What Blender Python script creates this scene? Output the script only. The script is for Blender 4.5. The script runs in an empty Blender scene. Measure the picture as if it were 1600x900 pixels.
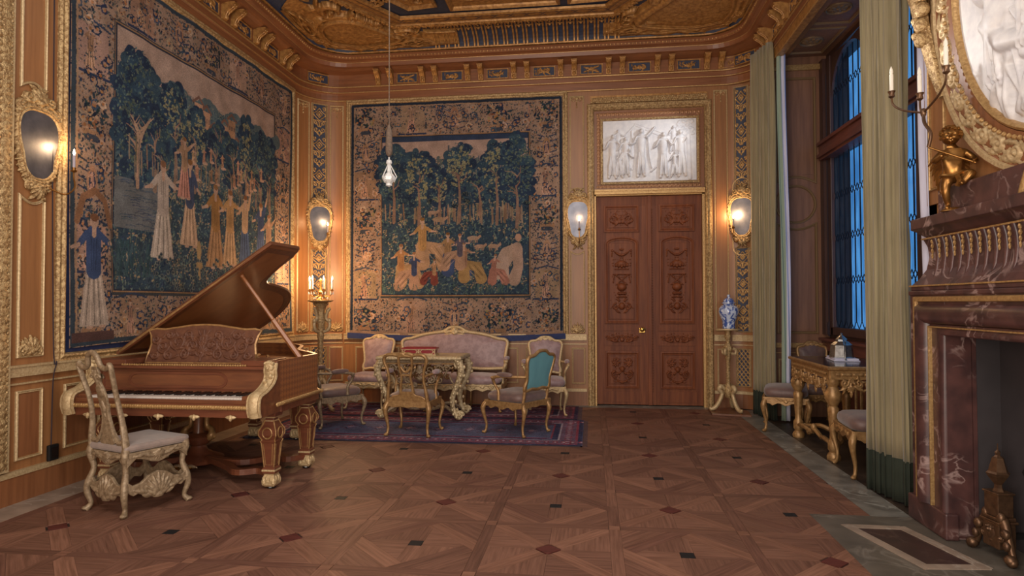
import bpy, bmesh, math, random
import numpy as np
from mathutils import Matrix, Vector

# ------------------------------------------------------------------ camera, world, lights, exposure
S = bpy.context.scene
COL = S.collection
PI = math.pi
F_PX, YAW, PIT, ROL, EYE = 991.8, .124527, .022826, -.002557, 1.45
_cy, _sy = math.cos(YAW), math.sin(YAW)
_fw = Vector((-_sy*math.cos(PIT), _cy*math.cos(PIT), math.sin(PIT)))
_rt = Vector((_cy, _sy, 0)); _up = _rt.cross(_fw)
_r2 = _rt*math.cos(ROL)+_up*math.sin(ROL); _u2 = -_rt*math.sin(ROL)+_up*math.cos(ROL)
cam = bpy.data.cameras.new('camera'); camo = bpy.data.objects.new('camera', cam); COL.objects.link(camo)
camo.matrix_world = Matrix(((_r2.x,_u2.x,-_fw.x,0),(_r2.y,_u2.y,-_fw.y,0),(_r2.z,_u2.z,-_fw.z,EYE),(0,0,0,1)))
cam.sensor_width = 36; cam.lens = F_PX/1600*36; cam.clip_start = .05
S.camera = camo
S.view_settings.view_transform = 'Standard'; S.view_settings.look = 'None'
S.view_settings.gamma = 1; S.view_settings.use_curve_mapping = False
S.view_settings.exposure = -0.08
w = bpy.data.worlds.new('dusk'); S.world = w; w.use_nodes = True
w.node_tree.nodes['Background'].inputs[0].default_value = (.13, .38, .80, 1)
w.node_tree.nodes['Background'].inputs[1].default_value = .9

def light(kind, loc, energy, col, size=.1, target=None, **k):
    l = bpy.data.lights.new(kind.lower()+'_light', kind); o = bpy.data.objects.new(l.name, l); COL.objects.link(o)
    o.location = loc; l.energy = energy; l.color = col
    if kind == 'AREA': l.size = size; l.shape = 'SQUARE'
    elif kind in ('POINT', 'SPOT'): l.shadow_soft_size = size
    if target is not None:
        o.rotation_euler = (Vector(target)-Vector(loc)).to_track_quat('-Z', 'Y').to_euler()
    for a, b in k.items(): setattr(l, a, b)
    return o
# unseen fill lights added here, the warm wall lamps are in their own builders
light('AREA', (-1.0, 1.2, 4.4), 150, (1, .93, .86), 2.8, (-1.2, 6.5, 1.6))
light('AREA', (-1.0, -.9, 1.5), 230, (1, .88, .76), 2.4, (-1.0, 7.2, 5.0))  # uplight added to brighten the ceiling
light('AREA', (-.9, 5.4, 4.9), 40, (1, .93, .86), 2.4, (-.9, 5.6, 0))
light('AREA', (1.9, .4, 2.3), 62, (1, .92, .84), .7, (-3.2, 5.2, .9))
# unseen spots added to light the two marble reliefs
light('SPOT', (1.75, 8.1, 4.15), 48, (.93, .96, 1), .02, (.72, 9.02, 3.5), spot_size=math.radians(62), spot_blend=.9)
light('SPOT', (1.35, 5.1, 3.2), 60, (1, .95, .9), .03, (2.25, 3.95, 3.25), spot_size=math.radians(56), spot_blend=.9)

# ------------------------------------------------------------------ materials
def c(r, g, b):
    f = lambda v: (v/255/12.92 if v/255 <= .04045 else ((v/255+.055)/1.055)**2.4)
    return (f(r), f(g), f(b), 1)
def mat(name, c1, c2=None, rough=.5, metal=0, scale=(8, 8, 8), detail=5, bump=0, bscale=None, lo=.35, hi=.65, coat=0, emit=0, attr=None, coord='Object', spec=.5, sheen=0, trans=0, alpha=1):
    m = bpy.data.materials.new(name); m.use_nodes = True; N = m.node_tree.nodes; L = m.node_tree.links
    b = N['Principled BSDF']; b.inputs['Roughness'].default_value = rough; b.inputs['Metallic'].default_value = metal
    b.inputs['Base Color'].default_value = c1; b.inputs['Coat Weight'].default_value = coat; b.inputs['Coat Roughness'].default_value = .15
    b.inputs['Specular IOR Level'].default_value = spec; b.inputs['Sheen Weight'].default_value = sheen
    b.inputs['Transmission Weight'].default_value = trans; b.inputs['Alpha'].default_value = alpha
    if emit: b.inputs['Emission Color'].default_value = c1; b.inputs['Emission Strength'].default_value = emit
    tc = N.new('ShaderNodeTexCoord'); out = None
    if c2 or bump:
        mp = N.new('ShaderNodeMapping'); mp.inputs['Scale'].default_value = scale
        L.new(tc.outputs[coord], mp.inputs[0])
        nz = N.new('ShaderNodeTexNoise'); nz.inputs['Scale'].default_value = 1; nz.inputs['Detail'].default_value = detail; nz.inputs['Roughness'].default_value = .6
        L.new(mp.outputs[0], nz.inputs[0])
        if c2:
            mr = N.new('ShaderNodeMapRange'); mr.inputs[1].default_value = lo; mr.inputs[2].default_value = hi
            L.new(nz.outputs[0], mr.inputs[0])
            mx = N.new('ShaderNodeMix'); mx.data_type = 'RGBA'
            L.new(mr.outputs[0], mx.inputs[0]); mx.inputs[6].default_value = c1; mx.inputs[7].default_value = c2
            out = mx.outputs[2]
        if bump:
            src = nz
            if bscale:
                mp2 = N.new('ShaderNodeMapping'); mp2.inputs['Scale'].default_value = bscale; L.new(tc.outputs[coord], mp2.inputs[0])
                src = N.new('ShaderNodeTexNoise'); src.inputs['Scale'].default_value = 1; src.inputs['Detail'].default_value = 3
                L.new(mp2.outputs[0], src.inputs[0])
            bp = N.new('ShaderNodeBump'); bp.inputs['Strength'].default_value = min(1, bump); bp.inputs['Distance'].default_value = .01*max(1, bump)
            L.new(src.outputs[0], bp.inputs['Height']); L.new(bp.outputs[0], b.inputs['Normal'])
    if attr:
        at = N.new('ShaderNodeAttribute'); at.attribute_name = attr
        if out:
            mm = N.new('ShaderNodeMix'); mm.data_type = 'RGBA'; mm.blend_type = 'MULTIPLY'; mm.inputs[0].default_value = 1
            L.new(out, mm.inputs[6]); L.new(at.outputs[0], mm.inputs[7]); out = mm.outputs[2]
        else: out = at.outputs[0]
    if out: L.new(out, b.inputs['Base Color'])
    return m
def marble(name, base, dark, vein, scale, rough=.2, thr=.035, amount=1.0, coord='Object'):
    m = bpy.data.materials.new(name); m.use_nodes = True; N = m.node_tree.nodes; L = m.node_tree.links
    b = N['Principled BSDF']; b.inputs['Roughness'].default_value = rough
    tc = N.new('ShaderNodeTexCoord')
    n1 = N.new('ShaderNodeTexNoise'); n1.inputs['Scale'].default_value = scale*1.7; n1.inputs['Detail'].default_value = 8; L.new(tc.outputs[coord], n1.inputs[0])
    mx = N.new('ShaderNodeMix'); mx.data_type = 'RGBA'; mx.inputs[6].default_value = dark; mx.inputs[7].default_value = base
    mr0 = N.new('ShaderNodeMapRange'); mr0.inputs[1].default_value = .35; mr0.inputs[2].default_value = .65; L.new(n1.outputs[0], mr0.inputs[0]); L.new(mr0.outputs[0], mx.inputs[0])
    # veins: a warped noise close to its mid value
    n2 = N.new('ShaderNodeTexNoise'); n2.inputs['Scale'].default_value = scale; n2.inputs['Detail'].default_value = 6; n2.inputs['Distortion'].default_value = 1.6; L.new(tc.outputs[coord], n2.inputs[0])
    sb = N.new('ShaderNodeMath'); sb.operation = 'SUBTRACT'; sb.inputs[1].default_value = .5; L.new(n2.outputs[0], sb.inputs[0])
    ab = N.new('ShaderNodeMath'); ab.operation = 'ABSOLUTE'; L.new(sb.outputs[0], ab.inputs[0])
    mr = N.new('ShaderNodeMapRange'); mr.inputs[1].default_value = 0; mr.inputs[2].default_value = thr; mr.inputs[3].default_value = amount; mr.inputs[4].default_value = 0; L.new(ab.outputs[0], mr.inputs[0])
    n3 = N.new('ShaderNodeTexNoise'); n3.inputs['Scale'].default_value = scale*.8; n3.inputs['Detail'].default_value = 2; L.new(tc.outputs[coord], n3.inputs[0])
    mr3 = N.new('ShaderNodeMapRange'); mr3.inputs[1].default_value = .48; mr3.inputs[2].default_value = .6; L.new(n3.outputs[0], mr3.inputs[0])
    ml = N.new('ShaderNodeMath'); ml.operation = 'MULTIPLY'; L.new(mr.outputs[0], ml.inputs[0]); L.new(mr3.outputs[0], ml.inputs[1])
    m2 = N.new('ShaderNodeMix'); m2.data_type = 'RGBA'; L.new(ml.outputs[0], m2.inputs[0]); L.new(mx.outputs[2], m2.inputs[6]); m2.inputs[7].default_value = vein
    L.new(m2.outputs[2], b.inputs['Base Color'])
    return m
M = {}
M['oak'] = mat('oak_panelling', c(136, 91, 55), c(158, 109, 67), .42, scale=(30, 30, 1.6), bump=.05, lo=.3, hi=.7)
M['oak_dark'] = mat('oak_panelling_deep', c(118, 74, 46), c(142, 92, 58), .42, scale=(30, 30, 1.6), bump=.05, lo=.3, hi=.7)
M['oak_h'] = mat('oak_cornice', c(120, 74, 46), c(142, 90, 56), .4, scale=(2, 2, 30), bump=.05)
M['bay_oak'] = mat('oak_bay', c(116, 80, 60), c(136, 96, 72), .45, scale=(30, 30, 1.6), bump=.05)
M['gilt'] = mat('gilding', c(198, 162, 108), c(164, 126, 80), .42, .5, scale=(60, 60, 60), bump=.3)
M['gilt_pale'] = mat('gilding_pale', c(204, 180, 138), c(176, 148, 108), .48, .3, scale=(60, 60, 60), bump=.3)
M['gilt_carved'] = mat('gilding_carved', c(200, 170, 122), c(150, 118, 78), .45, .4, scale=(45, 45, 45), bump=1, bscale=(90, 90, 90), lo=.42, hi=.58)
M['gilt_old'] = mat('gilding_ceiling', c(186, 138, 78), c(140, 96, 50), .45, .3, scale=(22, 22, 22), bump=.4)
M['gold_wood'] = mat('gilded_chair_wood', c(176, 138, 90), c(140, 104, 64), .4, .35, scale=(30, 30, 30), bump=.15)
M['silver'] = mat('silver_gilt_wood', c(160, 138, 110), c(118, 98, 74), .45, .2, scale=(40, 40, 40), bump=.5)
M['silver_pale'] = mat('silvered_carving', c(214, 192, 152), c(160, 136, 100), .45, .2, scale=(40, 40, 40), bump=.5)
M['blue'] = mat('blue_ground', c(44, 50, 68), c(54, 60, 80), .6, scale=(20, 20, 20))
M['mahogany'] = mat('mahogany', c(100, 52, 31), c(128, 72, 42), .55, scale=(28, 28, 1.6), spec=.3, bump=.04)
M['walnut'] = mat('walnut', c(122, 74, 46), c(98, 58, 38), .36, scale=(3, 20, 24), coat=.2, bump=.03)
M['walnut_dark'] = mat('walnut_dark', c(92, 50, 34), c(112, 64, 42), .36, scale=(3, 20, 24), coat=.2)
M['walnut_carved'] = mat('walnut_carved', c(104, 64, 42), c(84, 48, 32), .6, scale=(20, 20, 20), bump=.3)
M['lidwood'] = mat('lid_wood', c(156, 98, 54), c(138, 84, 46), .38, scale=(1.2, 6, 6), coat=.2)
M['ivory'] = mat('ivory', c(206, 196, 186), rough=.3)
M['ebony'] = mat('ebony', c(22, 18, 18), rough=.25)
M['redfelt'] = mat('red_felt', c(150, 30, 44), rough=.9)
M['damask'] = mat('mauve_damask', c(140, 112, 112), c(158, 130, 129), .5, scale=(16, 16, 16), detail=4, lo=.42, hi=.58, sheen=.4, bump=.1, bscale=(200, 200, 200))
M['damask_dark'] = mat('brown_damask', c(112, 86, 78), c(96, 74, 70), .5, scale=(14, 14, 14), detail=2, sheen=.3, bump=.1, bscale=(200, 200, 200))
M['teal'] = mat('teal_cloth', c(98, 150, 158), c(106, 160, 166), .8, scale=(10, 10, 3), bump=.1)
M['marble_white'] = mat('white_marble', c(226, 222, 220), c(206, 203, 205), .5, scale=(12, 12, 12), bump=.05)
M['marble_red'] = marble('red_marble', c(92, 60, 56), c(62, 42, 42), c(156, 130, 124), 4.2, .36)
M['stone'] = marble('grey_green_stone', c(126, 122, 114), c(94, 90, 84), c(152, 150, 142), 3.5, .4, .05)
M['stone_grey'] = marble('hearth_stone', c(100, 92, 82), c(80, 74, 66), c(120, 112, 102), 2.5, .45, .04)
M['stone_dark'] = marble('dark_stone', c(66, 54, 44), c(44, 36, 32), c(84, 70, 58), 3.5, .45, .05)
M['stone_light'] = marble('buff_stone', c(156, 136, 120), c(132, 116, 102), c(170, 156, 142), 4, .45)
M['stone_purple'] = marble('purple_stone', c(66, 46, 42), c(56, 40, 38), c(80, 60, 54), 4, .4)
M['curtain'] = mat('olive_curtain', c(150, 137, 104), c(128, 116, 88), .85, scale=(50, 50, 2), sheen=.3)
M['curtain_hem'] = mat('dark_green_hem', c(44, 50, 38), c(36, 42, 32), .9, scale=(50, 50, 2))
M['lining_teal'] = mat('teal_lining', c(142, 158, 140), rough=.8)
M['lining_white'] = mat('pale_lining', c(206, 204, 220), c(188, 186, 206), .8, scale=(20, 20, 2))
M['mirror'] = mat('mirror_glass', c(128, 128, 136), c(96, 98, 108), .42, .85, scale=(6, 6, 6))
def thin_glass():
    m = bpy.data.materials.new('window_glass'); m.use_nodes = True; N = m.node_tree.nodes; L = m.node_tree.links; N.remove(N['Principled BSDF'])
    t = N.new('ShaderNodeBsdfTransparent'); g = N.new('ShaderNodeBsdfGlossy'); g.inputs['Roughness'].default_value = .08; x = N.new('ShaderNodeMixShader'); x.inputs[0].default_value = .07
    tc = N.new('ShaderNodeTexCoord'); n = N.new('ShaderNodeTexNoise'); n.inputs['Scale'].default_value = 5; r = N.new('ShaderNodeValToRGB'); r.color_ramp.elements[0].position = .35; r.color_ramp.elements[1].position = .65
    r.color_ramp.elements[0].color = (.30, .52, .66, 1); r.color_ramp.elements[1].color = (.75, .95, 1, 1)
    mp = N.new('ShaderNodeMapping'); mp.inputs['Scale'].default_value = (1, 3, .5); L.new(tc.outputs['Object'], mp.inputs[0]); L.new(mp.outputs[0], n.inputs[0]); L.new(n.outputs[0], r.inputs[0]); L.new(r.outputs[0], t.inputs[0])
    L.new(t.outputs[0], x.inputs[1]); L.new(g.outputs[0], x.inputs[2]); L.new(x.outputs[0], N['Material Output'].inputs[0]); return m
M['glass'] = thin_glass()
M['crystal'] = mat('crystal', c(238, 236, 232), rough=.12, trans=.25)
M['lead'] = mat('lead_came', c(34, 34, 40), rough=.6, metal=.5)
M['wax'] = mat('candle_wax', c(232, 224, 208), rough=.6)
M['wax_lit'] = mat('candle_wax_grey', c(170, 160, 170), rough=.6)
M['flame'] = mat('flame', (1, .72, .42, 1), emit=45)
M['brass'] = mat('brass', c(214, 176, 96), rough=.25, metal=1)
M['bronze'] = mat('gilt_bronze', c(170, 122, 64), c(120, 82, 42), .33, .85, scale=(12, 12, 12), bump=.1)
M['bronze_dark'] = mat('dark_bronze', c(120, 90, 66), c(90, 66, 50), .4, .7, scale=(20, 20, 20))
M['iron'] = mat('black_iron', c(30, 28, 28), rough=.6, metal=.4)
M['soot'] = mat('sooty_iron_plate', c(62, 56, 58), c(52, 47, 49), .75, scale=(3, 3, 3))
M['steel'] = mat('silver_metal', c(160, 160, 158), c(120, 118, 116), .3, .9, scale=(30, 30, 30))
M['tabletop'] = mat('dark_marble_top', c(36, 42, 54), c(28, 34, 44), .15, scale=(8, 8, 8))
M['creamtop'] = mat('cream_marble_top', c(196, 172, 126), c(170, 142, 98), .3, scale=(10, 10, 10))
M['redpanel'] = mat('crimson_panel', c(140, 26, 34), rough=.35)
M['cord'] = mat('dark_cord', c(46, 36, 44), rough=.8)
M['rope'] = mat('grey_wrapping', c(120, 100, 84), c(96, 80, 68), .9, scale=(60, 60, 60), bump=.3)
M['darkwood'] = mat('window_wood', c(62, 40, 34), c(78, 50, 42), .45, scale=(30, 30, 2))
M['redwood'] = mat('reddish_wood', c(92, 48, 38), c(112, 62, 48), .4, scale=(2, 2, 30))
M['bluecloth'] = mat('blue_border_cloth', c(38, 46, 84), c(44, 54, 96), .85, scale=(30, 30, 30))
M['subfloor'] = mat('floor_joint', c(40, 26, 20), rough=.8)
M['paint'] = mat('woven_wool', (1, 1, 1, 1), c(214, 214, 214), .92, scale=(60, 60, 500), detail=2, attr='Col', bump=.25, bscale=(140, 140, 420), lo=.3, hi=.7, spec=.15)
M['rugwool'] = mat('rug_wool', (1, 1, 1, 1), c(190, 190, 190), .95, scale=(120, 120, 60), detail=2, attr='Col', bump=.3, bscale=(260, 260, 260), spec=.1)
M['parquet'] = mat('parquet_oak', (1, 1, 1, 1), c(196, 190, 184), .58, scale=(3, 55, 1), attr='Col', coord='UV', bump=.03, spec=.35)
M['porcelain'] = mat('blue_white_porcelain', c(196, 206, 226), c(62, 88, 158), .15, scale=(26, 26, 20), detail=6, lo=.47, hi=.55, coat=.6)
# marquetry of lozenges for the piano side
def marquetry():
    m = mat('marquetry', c(140, 84, 44), rough=.3, coat=.4); N = m.node_tree.nodes; L = m.node_tree.links
    tc = N.new('ShaderNodeTexCoord'); mp = N.new('ShaderNodeMapping'); L.new(tc.outputs['Object'], mp.inputs[0])
    mp.inputs['Rotation'].default_value = (math.radians(45), 0, 0); mp.inputs['Scale'].default_value = (0, 30, 30)
    ck = N.new('ShaderNodeTexChecker'); ck.inputs['Scale'].default_value = 1; ck.inputs[1].default_value = c(144, 90, 52); ck.inputs[2].default_value = c(122, 74, 46)
    L.new(mp.outputs[0], ck.inputs[0]); L.new(ck.outputs[0], N['Principled BSDF'].inputs['Base Color']); return m
M['marquetry'] = marquetry()

# ------------------------------------------------------------------ helpers
def tag(o, label=None, cat=None, group=None, kind=None):
    if label: o['label'] = label
    if cat: o['category'] = cat
    if group: o['group'] = group
    if kind: o['kind'] = kind
    return o
def empty(name, loc=(0, 0, 0), rz=0, label=None, cat=None, group=None, kind=None, parent=None):
    o = bpy.data.objects.new(name, None); COL.objects.link(o); o.empty_display_size = .1
    o.location = loc; o.rotation_euler = (0, 0, rz); o.parent = parent
    return tag(o, label, cat, group, kind)
def copy_tree(o, parent=None):
    n = o.copy(); COL.objects.link(n); n.parent = parent
    if parent is None:
        for k in ('label',):
            if k in n: del n[k]
    for ch in list(o.children): copy_tree(ch, n)
    return n
def dupe(o, parent, loc=None, rz=None, mtx=None):
    n = o.copy(); COL.objects.link(n); n.parent = parent
    if loc is not None: n.location = loc
    if rz is not None: n.rotation_euler = (0, 0, rz)
    for ch in list(o.children): dupe(ch, n)
    return n
class MB:
    def __init__(s, T=None): s.v = []; s.f = []; s.T = T
    def add(s, vs, fs):
        o = len(s.v)
        if s.T is not None: vs = [tuple(s.T @ Vector(p)) for p in vs]
        s.v += [tuple(p) for p in vs]; s.f += [tuple(i+o for i in f) for f in fs]; return s
    def box(s, x0, x1, y0, y1, z0, z1):
        return s.add([(x0,y0,z0),(x1,y0,z0),(x1,y1,z0),(x0,y1,z0),(x0,y0,z1),(x1,y0,z1),(x1,y1,z1),(x0,y1,z1)],
                     [(0,3,2,1),(4,5,6,7),(0,1,5,4),(1,2,6,5),(2,3,7,6),(3,0,4,7)])
    def prism(s, poly, o, u, v, t):
        """poly in the plane (u,v) from o, extruded t along u x v"""
        o, u, v = Vector(o), Vector(u), Vector(v); n = u.cross(v)*t; k = len(poly)
        a = [o+u*p[0]+v*p[1] for p in poly]; b = [p+n for p in a]
        return s.add(a+b, [tuple(reversed(range(k))), tuple(range(k, 2*k))]+[(i, (i+1) % k, k+(i+1) % k, k+i) for i in range(k)])
    def lathe(s, prof, n=24, ctr=(0, 0, 0), sx=1, sy=1, wob=None):
        vs = []; fs = []
        for j, (r, z) in enumerate(prof):
            for i in range(n):
                a = 2*PI*i/n; rr = r*(wob(a, z) if wob else 1)
                vs.append((ctr[0]+rr*math.cos(a)*sx, ctr[1]+rr*math.sin(a)*sy, ctr[2]+z))
        m = len(prof)
        for j in range(m-1):
            for i in range(n): fs.append((j*n+i, j*n+(i+1) % n, (j+1)*n+(i+1) % n, (j+1)*n+i))
        fs.append(tuple(reversed(range(n)))); fs.append(tuple(range((m-1)*n, m*n)))
        return s.add(vs, fs)
    def tube(s, pts, r, n=8, closed=False, flat=1.0, caps=True, up=None):
        pts = [Vector(p) for p in pts]; k = len(pts); rs = r if isinstance(r, (list, tuple)) else [r]*k
        vs = []; prev = None
        for i, p in enumerate(pts):
            if closed: t = pts[(i+1) % k]-pts[i-1]
            else: t = pts[min(i+1, k-1)]-pts[max(i-1, 0)]
            if t.length < 1e-9: t = Vector((0, 0, 1))
            t.normalize()
            if prev is None:
                a = Vector(up) if up else (Vector((0, 0, 1)) if abs(t.z) < .9 else Vector((0, 1, 0)))
                prev = a
            x = prev-t*prev.dot(t)
            if x.length < 1e-6: x = Vector((1, 0, 0))-t*t.x
            x.normalize(); prev = x; y = t.cross(x)
            for j in range(n):
                a = 2*PI*(j+.5)/n; vs.append(p+(x*math.cos(a)+y*math.sin(a)*flat)*rs[i])
        fs = []
        for i in range(k if closed else k-1):
            i2 = (i+1) % k
            for j in range(n): fs.append((i*n+j, i*n+(j+1) % n, i2*n+(j+1) % n, i2*n+j))
        if not closed and caps: fs += [tuple(reversed(range(n))), tuple(range((k-1)*n, k*n))]
        return s.add(vs, fs)
    def ball(s, ctr, rx, ry=None, rz=None, n=10, m=6):
        ry = ry or rx; rz = rz or rx
        return s.lathe([(max(1e-4, math.sin(PI*j/m)), -math.cos(PI*j/m)*rz) for j in range(m+1)], n, ctr, rx, ry)
    def wbox(s, mp, u0, u1, z0, z1, d0, d1, n=1):
        vs = []
        for i in range(n+1):
            u = u0+(u1-u0)*i/n
            vs += [mp(u, z0, d0), mp(u, z0, d1), mp(u, z1, d1), mp(u, z1, d0)]
        fs = [(0, 1, 2, 3), (4*n+3, 4*n+2, 4*n+1, 4*n)]
        for i in range(n):
            for j in range(4): fs.append((i*4+j, i*4+4+j, i*4+4+(j+1) % 4, i*4+(j+1) % 4))
        return s.add(vs, fs)
    def mould(s, mp, path, prof):
        """closed path of (u,z) swept by a profile of (inset, depth), mitred"""
        k = len(path); vs = []
        A = sum(path[i][0]*path[(i+1) % k][1]-path[(i+1) % k][0]*path[i][1] for i in range(k)); sg = 1 if A > 0 else -1
        for i in range(k):
            p0, p1, p2 = Vector(path[i-1]), Vector(path[i]), Vector(path[(i+1) % k])
            a = (p1-p0).normalized(); b = (p2-p1).normalized()
            na = Vector((-a.y, a.x))*sg; nb = Vector((-b.y, b.x))*sg; m = na+nb
            m = m/max(.3, m.dot(na)) if m.length > 1e-6 else na
            for ins, d in prof:
                q = p1+m*ins; vs.append(mp(q.x, q.y, d))
        n = len(prof); fs = []
        for i in range(k):
            i2 = (i+1) % k
            for j in range(n-1): fs.append((i*n+j, i2*n+j, i2*n+j+1, i*n+j+1))
        return s.add(vs, fs)
    def build(s, name, m, parent=None, smooth=False, bevel=0, kind=None, norm=True, link=True):
        me = bpy.data.meshes.new(name); me.from_pydata(s.v, [], s.f)
        if norm:
            bm = bmesh.new(); bm.from_mesh(me); bmesh.ops.recalc_face_normals(bm, faces=bm.faces); bm.to_mesh(me); bm.free()
        me.materials.append(M[m] if isinstance(m, str) else m)
        if smooth: me.shade_smooth(); me.set_sharp_from_angle(angle=math.radians(50))
        o = bpy.data.objects.new(name, me)
        if link: COL.objects.link(o)
        o.parent = parent
        if bevel:
            b = o.modifiers.new('bevel', 'BEVEL'); b.width = bevel; b.segments = 2; b.limit_method = 'ANGLE'
        if kind: o['kind'] = kind
        return o
def smoothpath(pts, n=6, closed=False):
    """Catmull-Rom through points"""
    P = [Vector(p) for p in pts]; k = len(P); out = []
    rng = range(k) if closed else range(k-1)
    for i in rng:
        g = (lambda j: P[j % k]) if closed else (lambda j: P[max(0, min(k-1, j))])
        p0, p1, p2, p3 = g(i-1), g(i), g(i+1), g(i+2)
        for t in range(n):
            t /= n; out.append(.5*((2*p1)+(p2-p0)*t+(2*p0-5*p1+4*p2-p3)*t*t+(3*p1-p0-3*p2+p3)*t**3))
    if not closed: out.append(P[-1])
    return out
def lerp_list(vals, n):
    return list(np.interp(np.linspace(0, len(vals)-1, n), range(len(vals)), vals))
def rectp(u0, u1, z0, z1, n=1):
    P = [(u0+(u1-u0)*i/n, z0) for i in range(n)]+[(u1, z0)]+[(u1-(u1-u0)*i/n, z1) for i in range(n)]+[(u0, z1)]
    return P
def arcbottom(u0, u1, z0, z1, h, n=8, top=False):
    """rectangle whose bottom (or top) is cut by an arch of height h curving into the panel"""
    if top:
        a = [(u0, z0), (u1, z0), (u1, z1)]; m = [(u1+(u0-u1)*i/n, z1-h*math.sin(PI*i/n)) for i in range(1, n)]
        return a+m+[(u0, z1)]
    m = [(u0+(u1-u0)*i/n, z0+h*math.sin(PI*i/n)) for i in range(1, n)]
    return [(u0, z0)]+m+[(u1, z0), (u1, z1), (u0, z1)]
def mesh_np(name, V, Fq, m, parent=None, col=None, smooth=True):
    me = bpy.data.meshes.new(name); me.vertices.add(len(V)); me.vertices.foreach_set('co', np.asarray(V, np.float32).ravel())
    Fq = np.asarray(Fq, np.int32); me.loops.add(Fq.size); me.loops.foreach_set('vertex_index', Fq.ravel())
    me.polygons.add(len(Fq)); me.polygons.foreach_set('loop_start', np.arange(0, Fq.size, 4, dtype=np.int32))
    me.update(calc_edges=True); me.validate()
    if smooth: me.polygons.foreach_set('use_smooth', np.ones(len(me.polygons), bool))
    if col is not None:
        a = me.color_attributes.new('Col', 'FLOAT_COLOR', 'POINT')
        a.data.foreach_set('color', np.concatenate([col, np.ones((len(col), 1))], 1).astype(np.float32).ravel())
    me.materials.append(M[m] if isinstance(m, str) else m)
    o = bpy.data.objects.new(name, me); COL.objects.link(o); o.parent = parent; return o

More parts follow.
